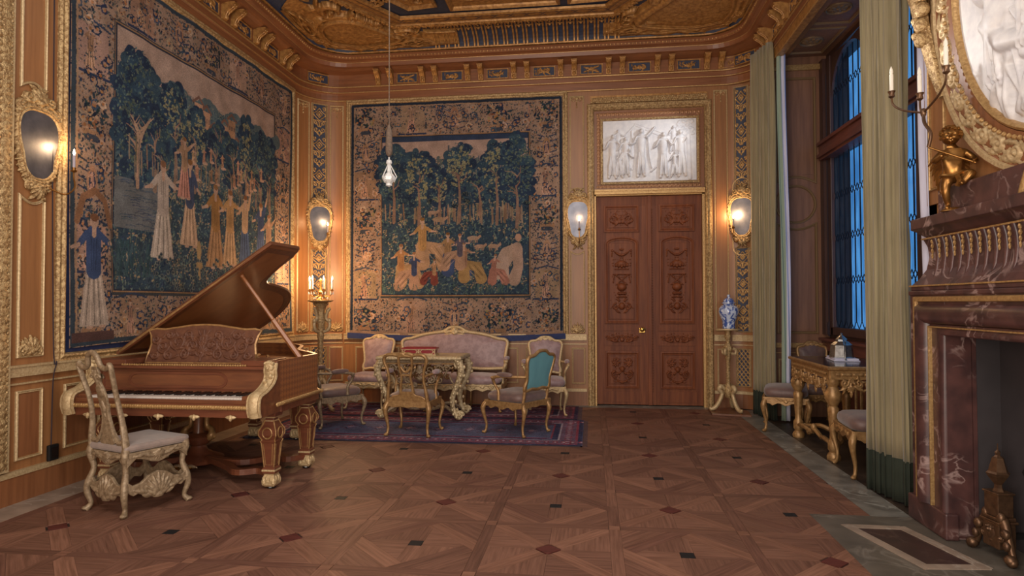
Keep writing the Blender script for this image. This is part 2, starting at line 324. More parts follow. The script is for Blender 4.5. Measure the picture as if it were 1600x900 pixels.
class HF:
    """height field for carved reliefs; H = -1 where nothing is carved"""
    def __init__(s, w, h, nx, ny, base=-1.0):
        s.w, s.h, s.nx, s.ny = w, h, nx, ny
        s.x = np.linspace(-w/2, w/2, nx); s.y = np.linspace(-h/2, h/2, ny); s.H = np.full((ny, nx), float(base))
        s.base = base
    def _sl(s, x0, x1, y0, y1):
        i0, i1 = np.searchsorted(s.x, [x0, x1]); j0, j1 = np.searchsorted(s.y, [y0, y1]); return slice(j0, j1), slice(i0, i1)
    def put(s, js, is_, h, mask):
        sub = s.H[js, is_]; np.maximum(sub, np.where(mask, h, -1), out=sub)
    def blob(s, cx, cy, rx, ry, h, rot=0, b=0, ridge=0):
        R = max(rx, ry); js, is_ = s._sl(cx-R, cx+R, cy-R, cy+R)
        X, Y = np.meshgrid(s.x[is_]-cx, s.y[js]-cy); ca, sa = math.cos(rot), math.sin(rot)
        U = (X*ca+Y*sa)/rx; V = (-X*sa+Y*ca)/ry; t = 1-U*U-V*V
        hh = b+h*np.sqrt(np.clip(t, 0, 1))
        if ridge: hh = hh*(1-.22*np.abs(np.sin(V*ridge)))
        s.put(js, is_, hh, t > 0); return s
    def stroke(s, pts, r, h, b=0):
        k = len(pts); rs = list(r) if isinstance(r, (list, tuple, np.ndarray)) else [r]*k
        if len(rs) != k: rs = lerp_list(rs, k)
        rm = max(rs)
        for i in range(k-1):
            (x0, y0), (x1, y1) = pts[i][:2], pts[i+1][:2]; R = max(rs[i], rs[i+1])
            js, is_ = s._sl(min(x0, x1)-R, max(x0, x1)+R, min(y0, y1)-R, max(y0, y1)+R)
            X, Y = np.meshgrid(s.x[is_], s.y[js]); dx, dy = x1-x0, y1-y0; L = dx*dx+dy*dy+1e-12
            t = np.clip(((X-x0)*dx+(Y-y0)*dy)/L, 0, 1); d = np.hypot(X-x0-t*dx, Y-y0-t*dy); rr = rs[i]+(rs[i+1]-rs[i])*t
            q = 1-(d/np.maximum(rr, 1e-6))**2
            s.put(js, is_, b+h*(rr/rm)**.5*np.sqrt(np.clip(q, 0, 1)), q > 0)
        return s
    def scroll(s, cx, cy, R, a0, turns, sg, r0, r1, h, b=0):
        n = int(12*turns)+2
        pts = []; rs = []
        for i in range(n):
            t = i/(n-1); a = a0+sg*2*PI*turns*t; rr = R*(1-.82*t); pts.append((cx+rr*math.cos(a), cy+rr*math.sin(a))); rs.append(r0+(r1-r0)*t)
        s.stroke(pts, rs, h, b); s.blob(pts[-1][0], pts[-1][1], r1*1.6, r1*1.6, h*1.15, 0, b); return s
    def leaf(s, x, y, ang, L, w, h, curl=0, b=0):
        pts = []; n = 7
        for i in range(n):
            t = i/(n-1); a = ang+curl*t; x2 = x if i == 0 else pts[-1][0]+L/(n-1)*math.cos(a); y2 = y if i == 0 else pts[-1][1]+L/(n-1)*math.sin(a)
            pts.append((x2, y2))
        s.stroke(pts, [w*.35, w*.8, w, w*.9, w*.7, w*.4, w*.15], h, b); return s
    def rosette(s, cx, cy, r, h, n=6, b=0):
        for i in range(n): a = 2*PI*i/n+.3; s.blob(cx+.6*r*math.cos(a), cy+.6*r*math.sin(a), r*.42, r*.26, h*.8, a, b)
        return s.blob(cx, cy, r*.3, r*.3, h, 0, b)
    def shell(s, cx, cy, r, h, n=7, up=1, b=0):
        for i in range(n):
            a = PI/2*up+(i-(n-1)/2)*(2.3/(n-1)); s.leaf(cx, cy, a, r*(1-.08*abs(i-(n-1)/2)), r*.15, h, 0, b)
        s.blob(cx, cy, r*.25, r*.2, h*1.2, 0, b); return s
    def swag(s, x0, x1, y, drop, r, h, b=0):
        n = 11
        for i in range(n):
            t = i/(n-1); rr = r*(.6+.6*math.sin(PI*t)); s.blob(x0+(x1-x0)*t, y-drop*math.sin(PI*t), rr, rr, h, 0, b)
        return s
    def sym(s): s.H = np.maximum(s.H, s.H[:, ::-1]); return s
    def symv(s): s.H = np.maximum(s.H, s.H[::-1, :]); return s
    def blur(s, k=1):
        for _ in range(k):
            A = np.pad(s.H, 1, mode='edge'); s.H = (A[1:-1, 1:-1]*2+A[:-2, 1:-1]+A[2:, 1:-1]+A[1:-1, :-2]+A[1:-1, 2:])/6
        return s
    def mesh(s, name, fn, m, parent=None, rough=0, seed=1):
        H = s.H.copy(); solid = H > -.001
        if rough: H += np.where(solid, np.random.RandomState(seed).rand(*H.shape)*rough, 0)
        keep = solid[:-1, :-1] | solid[1:, :-1] | solid[:-1, 1:] | solid[1:, 1:]
        used = np.zeros_like(solid); used[:-1, :-1] |= keep; used[1:, :-1] |= keep; used[:-1, 1:] |= keep; used[1:, 1:] |= keep
        idx = -np.ones(H.shape, np.int64); idx[used] = np.arange(used.sum())
        J, I = np.nonzero(used); hh = np.maximum(H[J, I], 0)
        V = fn(s.x[I], s.y[J], hh)
        j, i = np.nonzero(keep); Q = np.stack([idx[j, i], idx[j, i+1], idx[j+1, i+1], idx[j+1, i]], 1)
        return mesh_np(name, V, Q, m, parent)
# mapping from (along the wall, height, depth into the room) to the room
XL, XR, YB = -4.18, 2.28, 9.03
RL, RR = .55, .40
mL = lambda u, z, d: (XL+d, u, z)
mB = lambda u, z, d: (u, YB-d, z)
mR = lambda u, z, d: (XR-d, u, z)
def mCL(u, z, d): a = u/RL; return (XL+RL-(RL-d)*math.sin(a), YB-RL+(RL-d)*math.cos(a), z)
def mCR(u, z, d): a = u/RR; return (XR-RR+(RR-d)*math.sin(a), YB-RR+(RR-d)*math.cos(a), z)
def vmap(mp, u0, z0, sgn=1, d0=0):
    """numpy relief mapper around the point (u0,z0) of a wall map"""
    def fn(x, y, h): return np.array([mp(u0+sgn*a, z0+b, d0+q) for a, b, q in zip(x, y, h)])
    return fn
def panel(mp, parent, path, w=.018, d=.012, m='gilt_pale', name='panel_moulding', n=1):
    return MB().mould(mp, path, [(-w/2, 0), (-w/2, d), (-w/6, d*1.5), (w/6, d*.9), (w/2, d*1.2), (w/2, 0)]).build(name, m, parent)
# ------------------------------------------------------------------ floor
rnd = random.Random(7)
sub = MB().box(XL-.1, 3.3, -1.6, 9.3, -.12, -.006).build('floor', 'subfloor'); tag(sub, kind='structure')
def clip(poly, nx, ny, k):
    out = []
    for i in range(len(poly)):
        a, b = poly[i], poly[(i+1) % len(poly)]; da, db = nx*a[0]+ny*a[1]-k, nx*b[0]+ny*b[1]-k
        if da <= 0: out.append(a)
        if (da < 0 < db) or (db < 0 < da): t = da/(da-db); out.append((a[0]+(b[0]-a[0])*t, a[1]+(b[1]-a[1])*t))
    return out
def area(p): return .5*sum(p[i][0]*p[(i+1) % len(p)][1]-p[(i+1) % len(p)][0]*p[i][1] for i in range(len(p)))
CS, OX, OY = .7986, -1.858, 3.765
pieces = []   # (polygon, kind, grain angle)
def board_cols(kind):
    t = rnd.random()
    a, b = {'band': ((146, 104, 84), (130, 90, 72)), 'dark': ((118, 80, 66), (108, 74, 60)), 'field': ((136, 96, 78), (116, 80, 65)),
            'red': ((98, 48, 42), (90, 42, 38)), 'black': ((22, 26, 32), (18, 22, 28))}[kind]
    return c(*[a[i]+(b[i]-a[i])*t for i in range(3)])
for ci in range(-4, 7):
    for ri in range(-8, 8):
        cx, cy = OX+ci*CS, OY+ri*CS; a = CS/2; bw = .036; i_ = a-bw
        sq = [(-i_, -i_), (i_, -i_), (i_, i_), (-i_, i_)]; loc = []
        if (ci+ri) % 2 == 0:
            w_ = .05; r2 = .5**.5; g = .062
            for q in range(4):
                A = math.radians(45+90*q); dx, dy = math.cos(A), math.sin(A)
                arm = clip(clip(clip(sq, -dy, dx, w_), dy, -dx, w_), -dx, -dy, -g*1.0)
                loc.append((arm, 'band', A))
                B = math.radians(90*q); ex, ey = math.cos(B), math.sin(B)
                tri = clip(clip(sq, -math.cos(A-PI/2+0), -math.sin(A-PI/2+0), -w_), 0, 0, 1) if False else sq
                # wedge facing direction B between the two diagonals
                n1 = (-math.sin(B+PI/4), math.cos(B+PI/4)); n2 = (math.sin(B-PI/4), -math.cos(B-PI/4))
                tri = clip(clip(sq, n1[0], n1[1], -w_), n2[0], n2[1], -w_)
                t1 = clip(tri, -ey, ex, 0); t2 = clip(tri, ey, -ex, 0)
                loc.append((t1, 'field', B)); loc.append((t2, 'field', B+PI/2))
            loc.append(([(-g, -g*.0-.0), (0, -g), (g, 0), (0, g)], 'red', 0)) if False else loc.append(([(0, -.075), (.075, 0), (0, .075), (-.075, 0)], 'red', 0))
        else:
            w_ = .05; k0 = i_*.7071+.0
            for q in range(4):
                A = math.radians(45+90*q); dx, dy = math.cos(A), math.sin(A)
                loc.append((clip(sq, -dx, -dy, -(k0+w_)), 'field', A+PI/2))
                band = clip(clip(sq, dx, dy, k0+w_), -dx, -dy, -(k0-w_))
                ox_, oy_ = -dy, dx
                # mitre against the neighbours
                for A2 in (A-PI/2, A+PI/2):
                    band = clip(band, math.cos(A2), math.sin(A2), k0+w_) if A2 < A else clip(band, math.cos(A2), math.sin(A2), k0-w_)
                loc.append((band, 'band' if (q+ci) % 2 else 'dark', A+PI/2))
                inner = sq
                for A2 in [math.radians(45+90*z) for z in range(4)]: inner = clip(inner, math.cos(A2), math.sin(A2), k0-w_)
                B = PI/2*q; quad = clip(clip(inner, -math.cos(B), -math.sin(B), 0), -math.cos(B+PI/2), -math.sin(B+PI/2), 0)
                # cut round the black inset
                s1 = clip(quad, -math.cos(B), -math.sin(B), -.04); s2 = clip(clip(quad, math.cos(B), math.sin(B), .04), -math.cos(B+PI/2), -math.sin(B+PI/2), -.04)
                loc.append((s1, 'field', B)); loc.append((s2, 'field', B+PI/2))
            loc.append(([(-.04, -.04), (.04, -.04), (.04, .04), (-.04, .04)], 'black', 0))
        # strips between the panels
        loc.append(([(i_, -i_), (i_+2*bw, -i_), (i_+2*bw, i_), (i_, i_)], 'dark' if ci % 2 else 'field', PI/2))
        loc.append(([(-i_, i_), (i_, i_), (i_, i_+2*bw), (-i_, i_+2*bw)], 'dark' if ri % 2 else 'field', 0))
        loc.append(([(i_, i_), (i_+2*bw, i_), (i_+2*bw, i_+2*bw), (i_, i_+2*bw)], 'band', 0))
        for p, kd, ang in loc:
            if len(p) < 3: continue
            p = [(x+cx, y+cy) for x, y in p]
            p = clip(clip(p, -1, 0, 3.9), 0, 1, 8.86); p = clip(p, 0, -1, 1.4)
            parts_ = []
            if p: parts_ += [clip(clip(p, 0, -1, -4.6), 1, 0, 1.865), clip(clip(p, 0, 1, 4.6), 1, 0, 1.47)]
            for q in parts_:
                if len(q) >= 3 and abs(area(q)) > 4e-4: pieces.append((q if area(q) > 0 else q[::-1], kd, ang))
def piece_mb(mb, uv, cols, q, kd, ang):
    gx = sum(p[0] for p in q)/len(q); gy = sum(p[1] for p in q)/len(q); top = -rnd.random()*.0006
    R_ = max(math.hypot(p[0]-gx, p[1]-gy) for p in q); f = 1-.0011/R_*2
    q = [(gx+(p[0]-gx)*f, gy+(p[1]-gy)*f) for p in q]; k = len(q); col = board_cols(kd); o = rnd.random()*20
    ca, sa = math.cos(ang), math.sin(ang)
    mb.add([(x, y, -.02) for x, y in q]+[(x, y, top) for x, y in q], [tuple(range(k, 2*k))]+[(i, (i+1) % k, k+(i+1) % k, k+i) for i in range(k)])
    uv += [((x*ca+y*sa)+o, (-x*sa+y*ca)+o*.37) for x, y in q]*2; cols += [col]*(2*k)
def piece_build(mb, uv, cols, name):
    o = mb.build(name, 'parquet', sub, norm=False); me = o.data
    ul = me.uv_layers.new(name='UVMap'); at = me.color_attributes.new('Col', 'FLOAT_COLOR', 'POINT')
    for i, cc in enumerate(cols): at.data[i].color = cc
    for lp in me.loops: ul.data[lp.index].uv = uv[lp.vertex_index]
    return o
def in_view(q):
    x = sum(p[0] for p in q)/len(q); y = sum(p[1] for p in q)/len(q); v = Vector((x, y, -EYE)); z = v.dot(_fw)
    if z < .3: return None
    px, py = 800+F_PX*v.dot(_r2)/z, 450-F_PX*v.dot(_u2)/z
    if -40 < px < 1640 and py < 930: return abs(area(q))/(z*z*z)
    return None
sc = [(in_view(q[0]) or 0, i) for i, q in enumerate(pieces)]; sc.sort(reverse=True)
near = set(i for s_, i in sc[:290] if s_ > 0)
jm, ju, jc = MB(), [], []
for i, (q, kd, ang) in enumerate(pieces):
    if i in near:
        a_, b_, c_ = MB(), [], []; piece_mb(a_, b_, c_, q, kd, ang); piece_build(a_, b_, c_, {'red': 'inlay', 'black': 'inlay'}.get(kd, 'plank'))
    else: piece_mb(jm, ju, jc, q, kd, ang)
o = piece_build(jm, ju, jc, 'parquet_planks'); o['kind'] = 'stuff'
def slab(x0, x1, y0, y1, m, name='stone_slab', z=0., t=.02): return MB().box(x0+.0015, x1-.0015, y0+.0015, y1-.0015, z-t, z).build(name, m, sub)
y = -1.4
while y < 8.6: slab(-4.2, -3.9, y, min(y+1.45, 8.6), 'stone_light'); y += 1.45
for i in range(5): slab(-4.2+i*1.24, -4.2+(i+1)*1.24 if i < 4 else 2.0, 8.86, 9.2, 'stone')
y = 4.6
while y < 8.8: slab(1.865, 2.13, y, min(y+1.1, 8.86), 'stone'); y += 1.1
y = 4.6
while y < 8.6: slab(2.13, 3.1, y, min(y+1.3, 8.8), 'stone_dark'); y += 1.3
# the hearth: green border, buff band, purple field
hx0, hx1, hy0, hy1 = 1.47, 2.2, 1.9, 4.6
MB().box(hx0, 3.1, hy0, hy1, -.02, -.001).build('hearth_slab', 'stone_grey', sub)
def strip(p0, p1, w_, m, z=.0015):
    p0, p1 = Vector((*p0, 0)), Vector((*p1, 0)); t = (p1-p0).normalized(); n_ = Vector((-t.y, t.x, 0))*w_/2
    return MB().prism([(0, -w_/2), ((p1-p0).length, -w_/2), ((p1-p0).length, w_/2), (0, w_/2)], p0+Vector((0, 0, 0)), t, Vector((-t.y, t.x, 0)), z).build('hearth_band', m, sub)
MB().prism([(1.66, 4.36), (1.95, 4.36), (2.10, 3.78), (1.83, 3.76)], (0, 0, 0), (1, 0, 0), (0, 1, 0), .0012).build('hearth_field', 'stone_purple', sub)
_k = [0]
for p0, p1 in (((1.63, 4.40), (1.81, 3.72)), ((1.65, 4.37), (1.96, 4.37)), ((1.96, 4.39), (2.12, 3.76)), ((1.80, 3.75), (2.13, 3.78))): _k[0] += 1; strip(p0, p1, .062, 'stone_light', .003+.0006*_k[0])

# ------------------------------------------------------------------ walls
def st(o, k='structure'): o['kind'] = k; return o
wl = st(MB().box(XL-.15, XL, -1.6, YB-RL, 0, 5.3).build('wall_left', 'oak'))
wb = st(MB().box(XL+RL, -.045, YB, YB+.2, 0, 5.3).box(1.645, XR-RR, YB, YB+.2, 0, 5.3).box(-.045, 1.645, YB, YB+.2, 2.97, 5.3).build('wall_back', 'oak'))
def arcwall(mp, L, nm):
    vs = []; n = 16
    for i in range(n+1):
        for z, d in ((0, 0), (5.3, 0), (5.3, -.12), (0, -.12)): vs.append(mp(L*i/n, z, d))
    fs = [(i*4+j, i*4+4+j, i*4+4+(j+1) % 4, i*4+(j+1) % 4) for i in range(n) for j in range(4)]+[(0, 1, 2, 3), (4*n+3, 4*n+2, 4*n+1, 4*n)]
    return st(MB().add(vs, fs).build(nm, 'oak', smooth=True))
LL, LR = RL*PI/2, RR*PI/2
wcl = arcwall(mCL, LL, 'wall_back_left'); wcr = arcwall(mCR, LR, 'wall_back_right')
wr = st(MB().box(XR, XR+.2, 8.5, 8.64, 0, 5.3).box(XR, XR+.2, 4.66, 8.5, 4.55, 5.3).box(XR, XR+.9, -1.6, 4.66, 2.1, 5.3).box(XR, XR+.9, -1.6, 2.2, 0, 2.1).box(XR+.02, XR+.9, 4.30, 4.66, 0, 2.1).box(XR+.3, XR+.9, 2.2, 4.2, 1.35, 2.1).build('wall_right', 'oak'))
wf = st(MB().box(XL, XR+.2, -1.75, -1.6, 0, 5.3).build('wall_front', 'oak'))
carved_gold = M['gilt_carved']
# tapestry frames
FRP = [(-.05, 0), (-.05, .02), (-.035, .035), (-.012, .03), (.004, .045), (.02, .04), (.03, .015), (.03, 0)]
def tframe(mp, par, u0, u1, z0, z1): return MB().mould(mp, rectp(u0, u1, z0, z1), FRP).build('tapestry_frame', carved_gold, par)
tframe(mB, wb, -3.56, -.37, .96, 4.42)
tframe(mL, wl, 4.54, 8.44, 1.03, 4.44)
# carved gilt ornaments shared by several panels
def shell_orn(w=.23, h=.20):
    f = HF(w, h, 72, 64)
    f.shell(0, -.3*h, .68*h, .03, 7)
    for s_ in (1,):
        f.scroll(.28*w, -.28*h, .17*w, PI/2, 1.2, -1, .014, .007, .02); f.scroll(.12*w, -.34*h, .1*w, PI, 1, 1, .012, .006, .018)
        f.leaf(.1*w, -.1*h, .5, .33*w, .012, .016, .8); f.leaf(.05*w, -.4*h, -.2, .3*w, .012, .014, .9)
    return f.sym().blur(1)
def drop_orn(w=.19, h=.23):
    f = HF(w, h, 52, 60)
    f.rosette(0, .3*h, .03, .016); f.stroke([(0, .3*h), (0, -.45*h)], .005, .01)
    for k in range(3): f.blob(0, .1*h-k*.17*h, .012, .017, .016)
    f.leaf(.01, .34*h, .1, .4*w, .013, .014, -.9); f.scroll(.33*w, .24*h, .03, PI/2, 1.1, -1, .008, .004, .012); f.leaf(.02, .2*h, -1, .06, .008, .01, .8)
    return f.sym().blur(1)
SO, DO = shell_orn(), drop_orn()
def orn(hf, name, mp, u, z, par, m='gilt_carved', sgn=1, d=.004): return hf.mesh(name, vmap(mp, u, z, sgn, d), m, par)
def wallpanel(mp, par, u0, u1, z0, z1, bot=0, top=0, n=1, m='oak_dark', mm='gilt_pale', w=.018):
    if bot: pth = arcbottom(u0, u1, z0, z1, bot)
    elif top: pth = arcbottom(u0, u1, z0, z1, top, top=True)
    else: pth = rectp(u0, u1, z0, z1, n)
    panel(mp, par, pth, w, .012, mm)
    if bot or top: return
    MB().wbox(mp, u0+.02, u1-.02, z0+.02, z1-.02, .0, .006, n).build('panel', m, par)
# chair rail, plinth rail and baseboard
def rails(mp, par, u0, u1, n=1, tag_='left'):
    MB().wbox(mp, u0, u1, .915, .985, 0, .035, n).wbox(mp, u0, u1, .985, 1.0, 0, .045, n).build('chair_rail', 'gilt_pale', par)
    MB().wbox(mp, u0, u1, .855, .868, 0, .012, n).build('rail_bead', 'gilt_pale', par)
    MB().wbox(mp, u0, u1, .195, .235, 0, .03, n).build('plinth_rail', 'gilt_pale', par)
    b = MB().wbox(mp, u0, u1, 0, .195, 0, .022, n).build('baseboard_'+tag_, 'oak_dark'); b['kind'] = 'structure'
rails(mL, wl, -1.5, YB-RL, tag_='left'); rails(mCL, wcl, .03, LL-.03, 10, 'back_left'); rails(mCR, wcr, .03, LR-.05, 8, 'back_right')
rails(mB, wb, XL+RL, -.07, tag_='back'); rails(mB, wb, 1.67, XR-RR, tag_='back_side')
# dado panels
for u0, u1 in ((4.17, 4.38), (4.60, 4.95), (5.15, 6.1), (6.3, 7.2), (7.4, 8.3), (2.9, 3.9), (1.6, 2.6)): wallpanel(mL, wl, u0, u1, .31, .80)
for u0, u1 in ((-3.45, -2.8), (-2.6, -1.9), (-1.75, -1.05), (-.92, -.42), (-.27, -.10)): wallpanel(mB, wb, u0, u1, .31, .80)
wallpanel(mB, wb, 1.72, 1.84, .31, .80)
# pilaster panels and their ornaments
wallpanel(mL, wl, 4.17, 4.38, 3.07, 4.4, bot=.045); wallpanel(mL, wl, 4.17, 4.38, 1.06, 2.25, top=.045)
orn(SO, 'shell_ornament', mL, 4.275, 1.15, wl)
wallpanel(mB, wb, -.29, -.10, 3.03, 4.38, bot=.04); wallpanel(mB, wb, -.29, -.10, 1.06, 2.17, top=.04)
orn(SO, 'shell_ornament', mB, -.195, 1.10, wb); orn(DO, 'pendant_ornament', mB, -.195, 4.29, wb)
wallpanel(mB, wb, 1.70, 1.87, 1.06, 4.38, m='oak'); orn(DO, 'pendant_ornament', mB, 1.79, 4.29, wb)
for par, mp, a, b_ in ((wcl, mCL, .03, .22), (wcl, mCL, .54, .75)):
    wallpanel(mp, par, a, b_, 1.06, 4.38, n=6, m='oak'); orn(DO, 'pendant_ornament', mp, (a+b_)/2, 4.27, par); orn(SO, 'shell_ornament', mp, (a+b_)/2, 1.12, par)
    wallpanel(mp, par, a, b_, .31, .80, n=6)
# tall gilt pilaster carved with scales at the left edge of the view
g = MB().wbox(mL, 3.86, 4.075, .25, 4.5, 0, .05).build('gilt_pilaster', 'gilt_pale', wl)
f = HF(.22, 4.2, 44, 820)
for k in range(70):
    zc = -2.07+k*.0605
    for s_ in (-.055, .055): f.blob(s_, zc, .045, .036, .013, .6 if s_ > 0 else -.6)
    f.blob(0, zc+.03, .022, .022, .012)
for k in range(140): f.blob(-.1, -2.09+k*.03, .008, .012, .008); f.blob(.1, -2.09+k*.03, .008, .012, .008)
f.mesh('carved_scales', vmap(mL, 3.95, 2.37, 1, .05), 'gilt_carved', wl)
# pierced gilt scrollwork over dark blue ground in the corners
def grille_hf(w, h):
    f = HF(w, h, int(w/.0042), int(h/.0042)); u = .42; n = int(round(h/u)); u = h/n
    for k in range(n):
        y0 = -h/2+k*u; r = w*.21
        f.scroll(w*.22, y0+.20*u, r, PI, 1.15, 1, .007, .005, .012); f.scroll(w*.22, y0+.42*u, r, PI, 1.15, -1, .007, .005, .012)
        f.stroke([(0, y0), (w*.12, y0+.1*u), (0, y0+.2*u)], .006, .012)
        f.stroke([(0, y0+.50*u), (w*.30, y0+.62*u), (w*.46, y0+.7*u), (w*.2, y0+.78*u), (0, y0+.9*u)], .006, .012)
        f.stroke([(0, y0+.60*u), (w*.2, y0+.7*u), (0, y0+.8*u)], .006, .012)
        f.scroll(w*.3, y0+.9*u, r*.7, -PI/2, 1.1, 1, .006, .004, .012); f.stroke([(w*.46, y0+.5*u), (w*.3, y0+.5*u), (w*.1, y0+.31*u), (0, y0+.31*u)], .006, .011)
        f.blob(0, y0+.7*u, .016, .02, .014); f.leaf(0, y0+.3*u, PI/2, .08, .012, .013); f.leaf(w*.1, y0+.05*u, .6, .06, .008, .012, 1)
    f.stroke([(w*.46, -h/2), (w*.46, h/2)], .007, .012)
    return f.sym()
def lattice_hf(w, h):
    f = HF(w, h, int(w/.0045), int(h/.0045)); k = -8
    st_ = w/3.2
    for k in range(-12, 30):
        f.stroke([(-w/2, -h/2+k*st_*1.3), (w/2, -h/2+k*st_*1.3+w*1.3)], .005, .01)
        f.stroke([(w/2, -h/2+k*st_*1.3), (-w/2, -h/2+k*st_*1.3+w*1.3)], .005, .01)
    f.stroke([(-w/2+.006, -h/2), (-w/2+.006, h/2)], .006, .012); f.stroke([(w/2-.006, -h/2), (w/2-.006, h/2)], .006, .012)
    return f
def grilles(mp, par, u0, u1, zs):
    u = (u0+u1)/2; w_ = u1-u0
    for z0, z1 in zs:
        MB().wbox(mp, u0, u1, z0, z1, -.005, .004, 5).build('blue_ground', 'blue', par)
        grille_hf(w_-.01, z1-z0-.01).mesh('scroll_grille', vmap(mp, u, (z0+z1)/2, 1, .004), 'gilt', par)
        panel(mp, par, rectp(u0-.008, u1+.008, z0-.008, z1+.008, 5), .012, .012)
    MB().wbox(mp, u0, u1, .31, .80, -.005, .004, 5).build('blue_ground', 'blue', par)
    lattice_hf(w_-.005, .49).mesh('lattice_grille', vmap(mp, u, .555, 1, .004), 'gilt', par)
    panel(mp, par, rectp(u0-.008, u1+.008, .302, .808, 5), .012, .012)
grilles(mCL, wcl, .27, .49, ((1.05, 2.22), (3.0, 4.38)))
grilles(mCR, wcr, .09, .27, ((1.05, 2.18), (3.0, 4.40)))
panel(mCR, wcr, rectp(.30, .40, 1.05, 4.38, 4), .012, .012)
for mp, par, u in ((mCL, wcl, .38), (mCR, wcr, .18)):
    q = [(u+.125*math.cos(a*PI/8), 3.02+.13*math.sin(a*PI/8)) for a in range(9)]+[(u-.125*math.cos(a*PI/8), 2.19-.10*math.sin(a*PI/8)) for a in range(9)]
    MB().mould(mp, q, [(-.008, 0), (-.006, .014), (.006, .014), (.008, 0)]).build('oval_moulding', 'gilt', par)
# fixed conduit and socket on the left wall
cd = MB().tube(smoothpath([(XL+.02, 4.43, 4.4), (XL+.02, 4.44, 2.9), (XL+.03, 4.43, 2.4), (XL+.05, 4.44, 1.1), (XL+.06, 4.46, 1.0), (XL+.04, 4.45, .85), (XL+.03, 4.45, .33)], 6), .0045, 6).build('telephone_cord', 'cord')
tag(cd, 'thin dark cord running down the panelling left of the large tapestry', 'cord')
sk = empty('wall_socket', (XL+.0, 4.46, .30), label='black socket box low on the wall under the dark cord', cat='socket')
MB().box(.022, .05, -.045, .045, -.06, .06).build('socket_box', 'iron', sk, bevel=.006); MB().box(.05, .056, -.03, .03, -.04, .04).build('cover_plate', 'ebony', sk)

# ------------------------------------------------------------------ door, its frame and the marble relief above it
DX0, DX1, DZ = .07, 1.53, 2.95
fp = [(-.06, 0), (-.06, .03), (-.045, .05), (-.02, .055), (0, .04), (.02, .05), (.035, .03), (.04, 0)]
def openframe(mp, par, u0, u1, z1, prof, name, m):   # three sided frame down to the floor
    b = MB(); V = []; pts = [(u0, 0, -1, 0), (u0, z1, -1, 1), (u1, z1, 1, 1), (u1, 0, 1, 0)]
    for u, z, sx, sz in pts:
        for ins, d in prof: V.append(mp(u-sx*ins, z-sz*ins, d))
    n_ = len(prof); b.add(V, [(i*n_+j, (i+1)*n_+j, (i+1)*n_+j+1, i*n_+j+1) for i in range(3) for j in range(n_-1)])
    return b.build(name, m, par)
openframe(mB, wb, .01, 1.60, 4.2, fp, 'door_surround', 'gilt_carved')
MB().wbox(mB, .05, 1.56, 3.03, 4.15, 0, .012).build('overdoor_board', 'oak_dark', wb)
f = HF(1.46, 1.12, 220, 168)
for k in range(26):
    x_ = -.70+k*.056
    for z_ in (-.515, .515): f.blob(x_, z_, .018, .018, .006); f.stroke([(x_+.028, z_-.02), (x_+.028, z_+.02)], .004, .005)
for k in range(19):
    z_ = -.46+k*.051
    for x_ in (-.69, .69): f.blob(x_, z_, .018, .018, .006); f.stroke([(x_-.02, z_+.025), (x_+.02, z_+.025)], .004, .005)
f.mesh('carved_border', vmap(mB, .80, 3.59, 1, .012), mat('worn_gilt_on_oak', c(150, 104, 66), rough=.45, metal=.3), wb)
MB().mould(mB, rectp(.17, 1.46, 3.14, 4.01), [(-.035, .012), (-.03, .03), (-.015, .035), (.0, .02), (.0, .01)]).build('relief_frame', 'gilt_carved', wb)
MB().wbox(mB, .05, 1.56, 2.965, 3.03, 0, .06).wbox(mB, .05, 1.56, 3.005, 3.03, 0, .075).build('lintel', 'gilt', wb)
MB().wbox(mB, .0, 1.61, 4.27, 4.37, 0, .03).build('carved_strip', 'gilt_old', wb)
f = HF(1.6, .10, 400, 26)
for k in range(64):
    for j in range(3): f.blob(-.79+k*.025+(j % 2)*.0125, -.035+j*.025, .010, .012, .008)
f.mesh('beading', vmap(mB, .805, 4.315, 1, .03), 'gilt_carved', wb)
# reveal lining and the two leaves
MB().box(-.2, 1.8, YB+.2, YB+.24, -.1, 3.2).build('door_light_stop', 'subfloor', wb)  # unseen box added to block sky light under the door

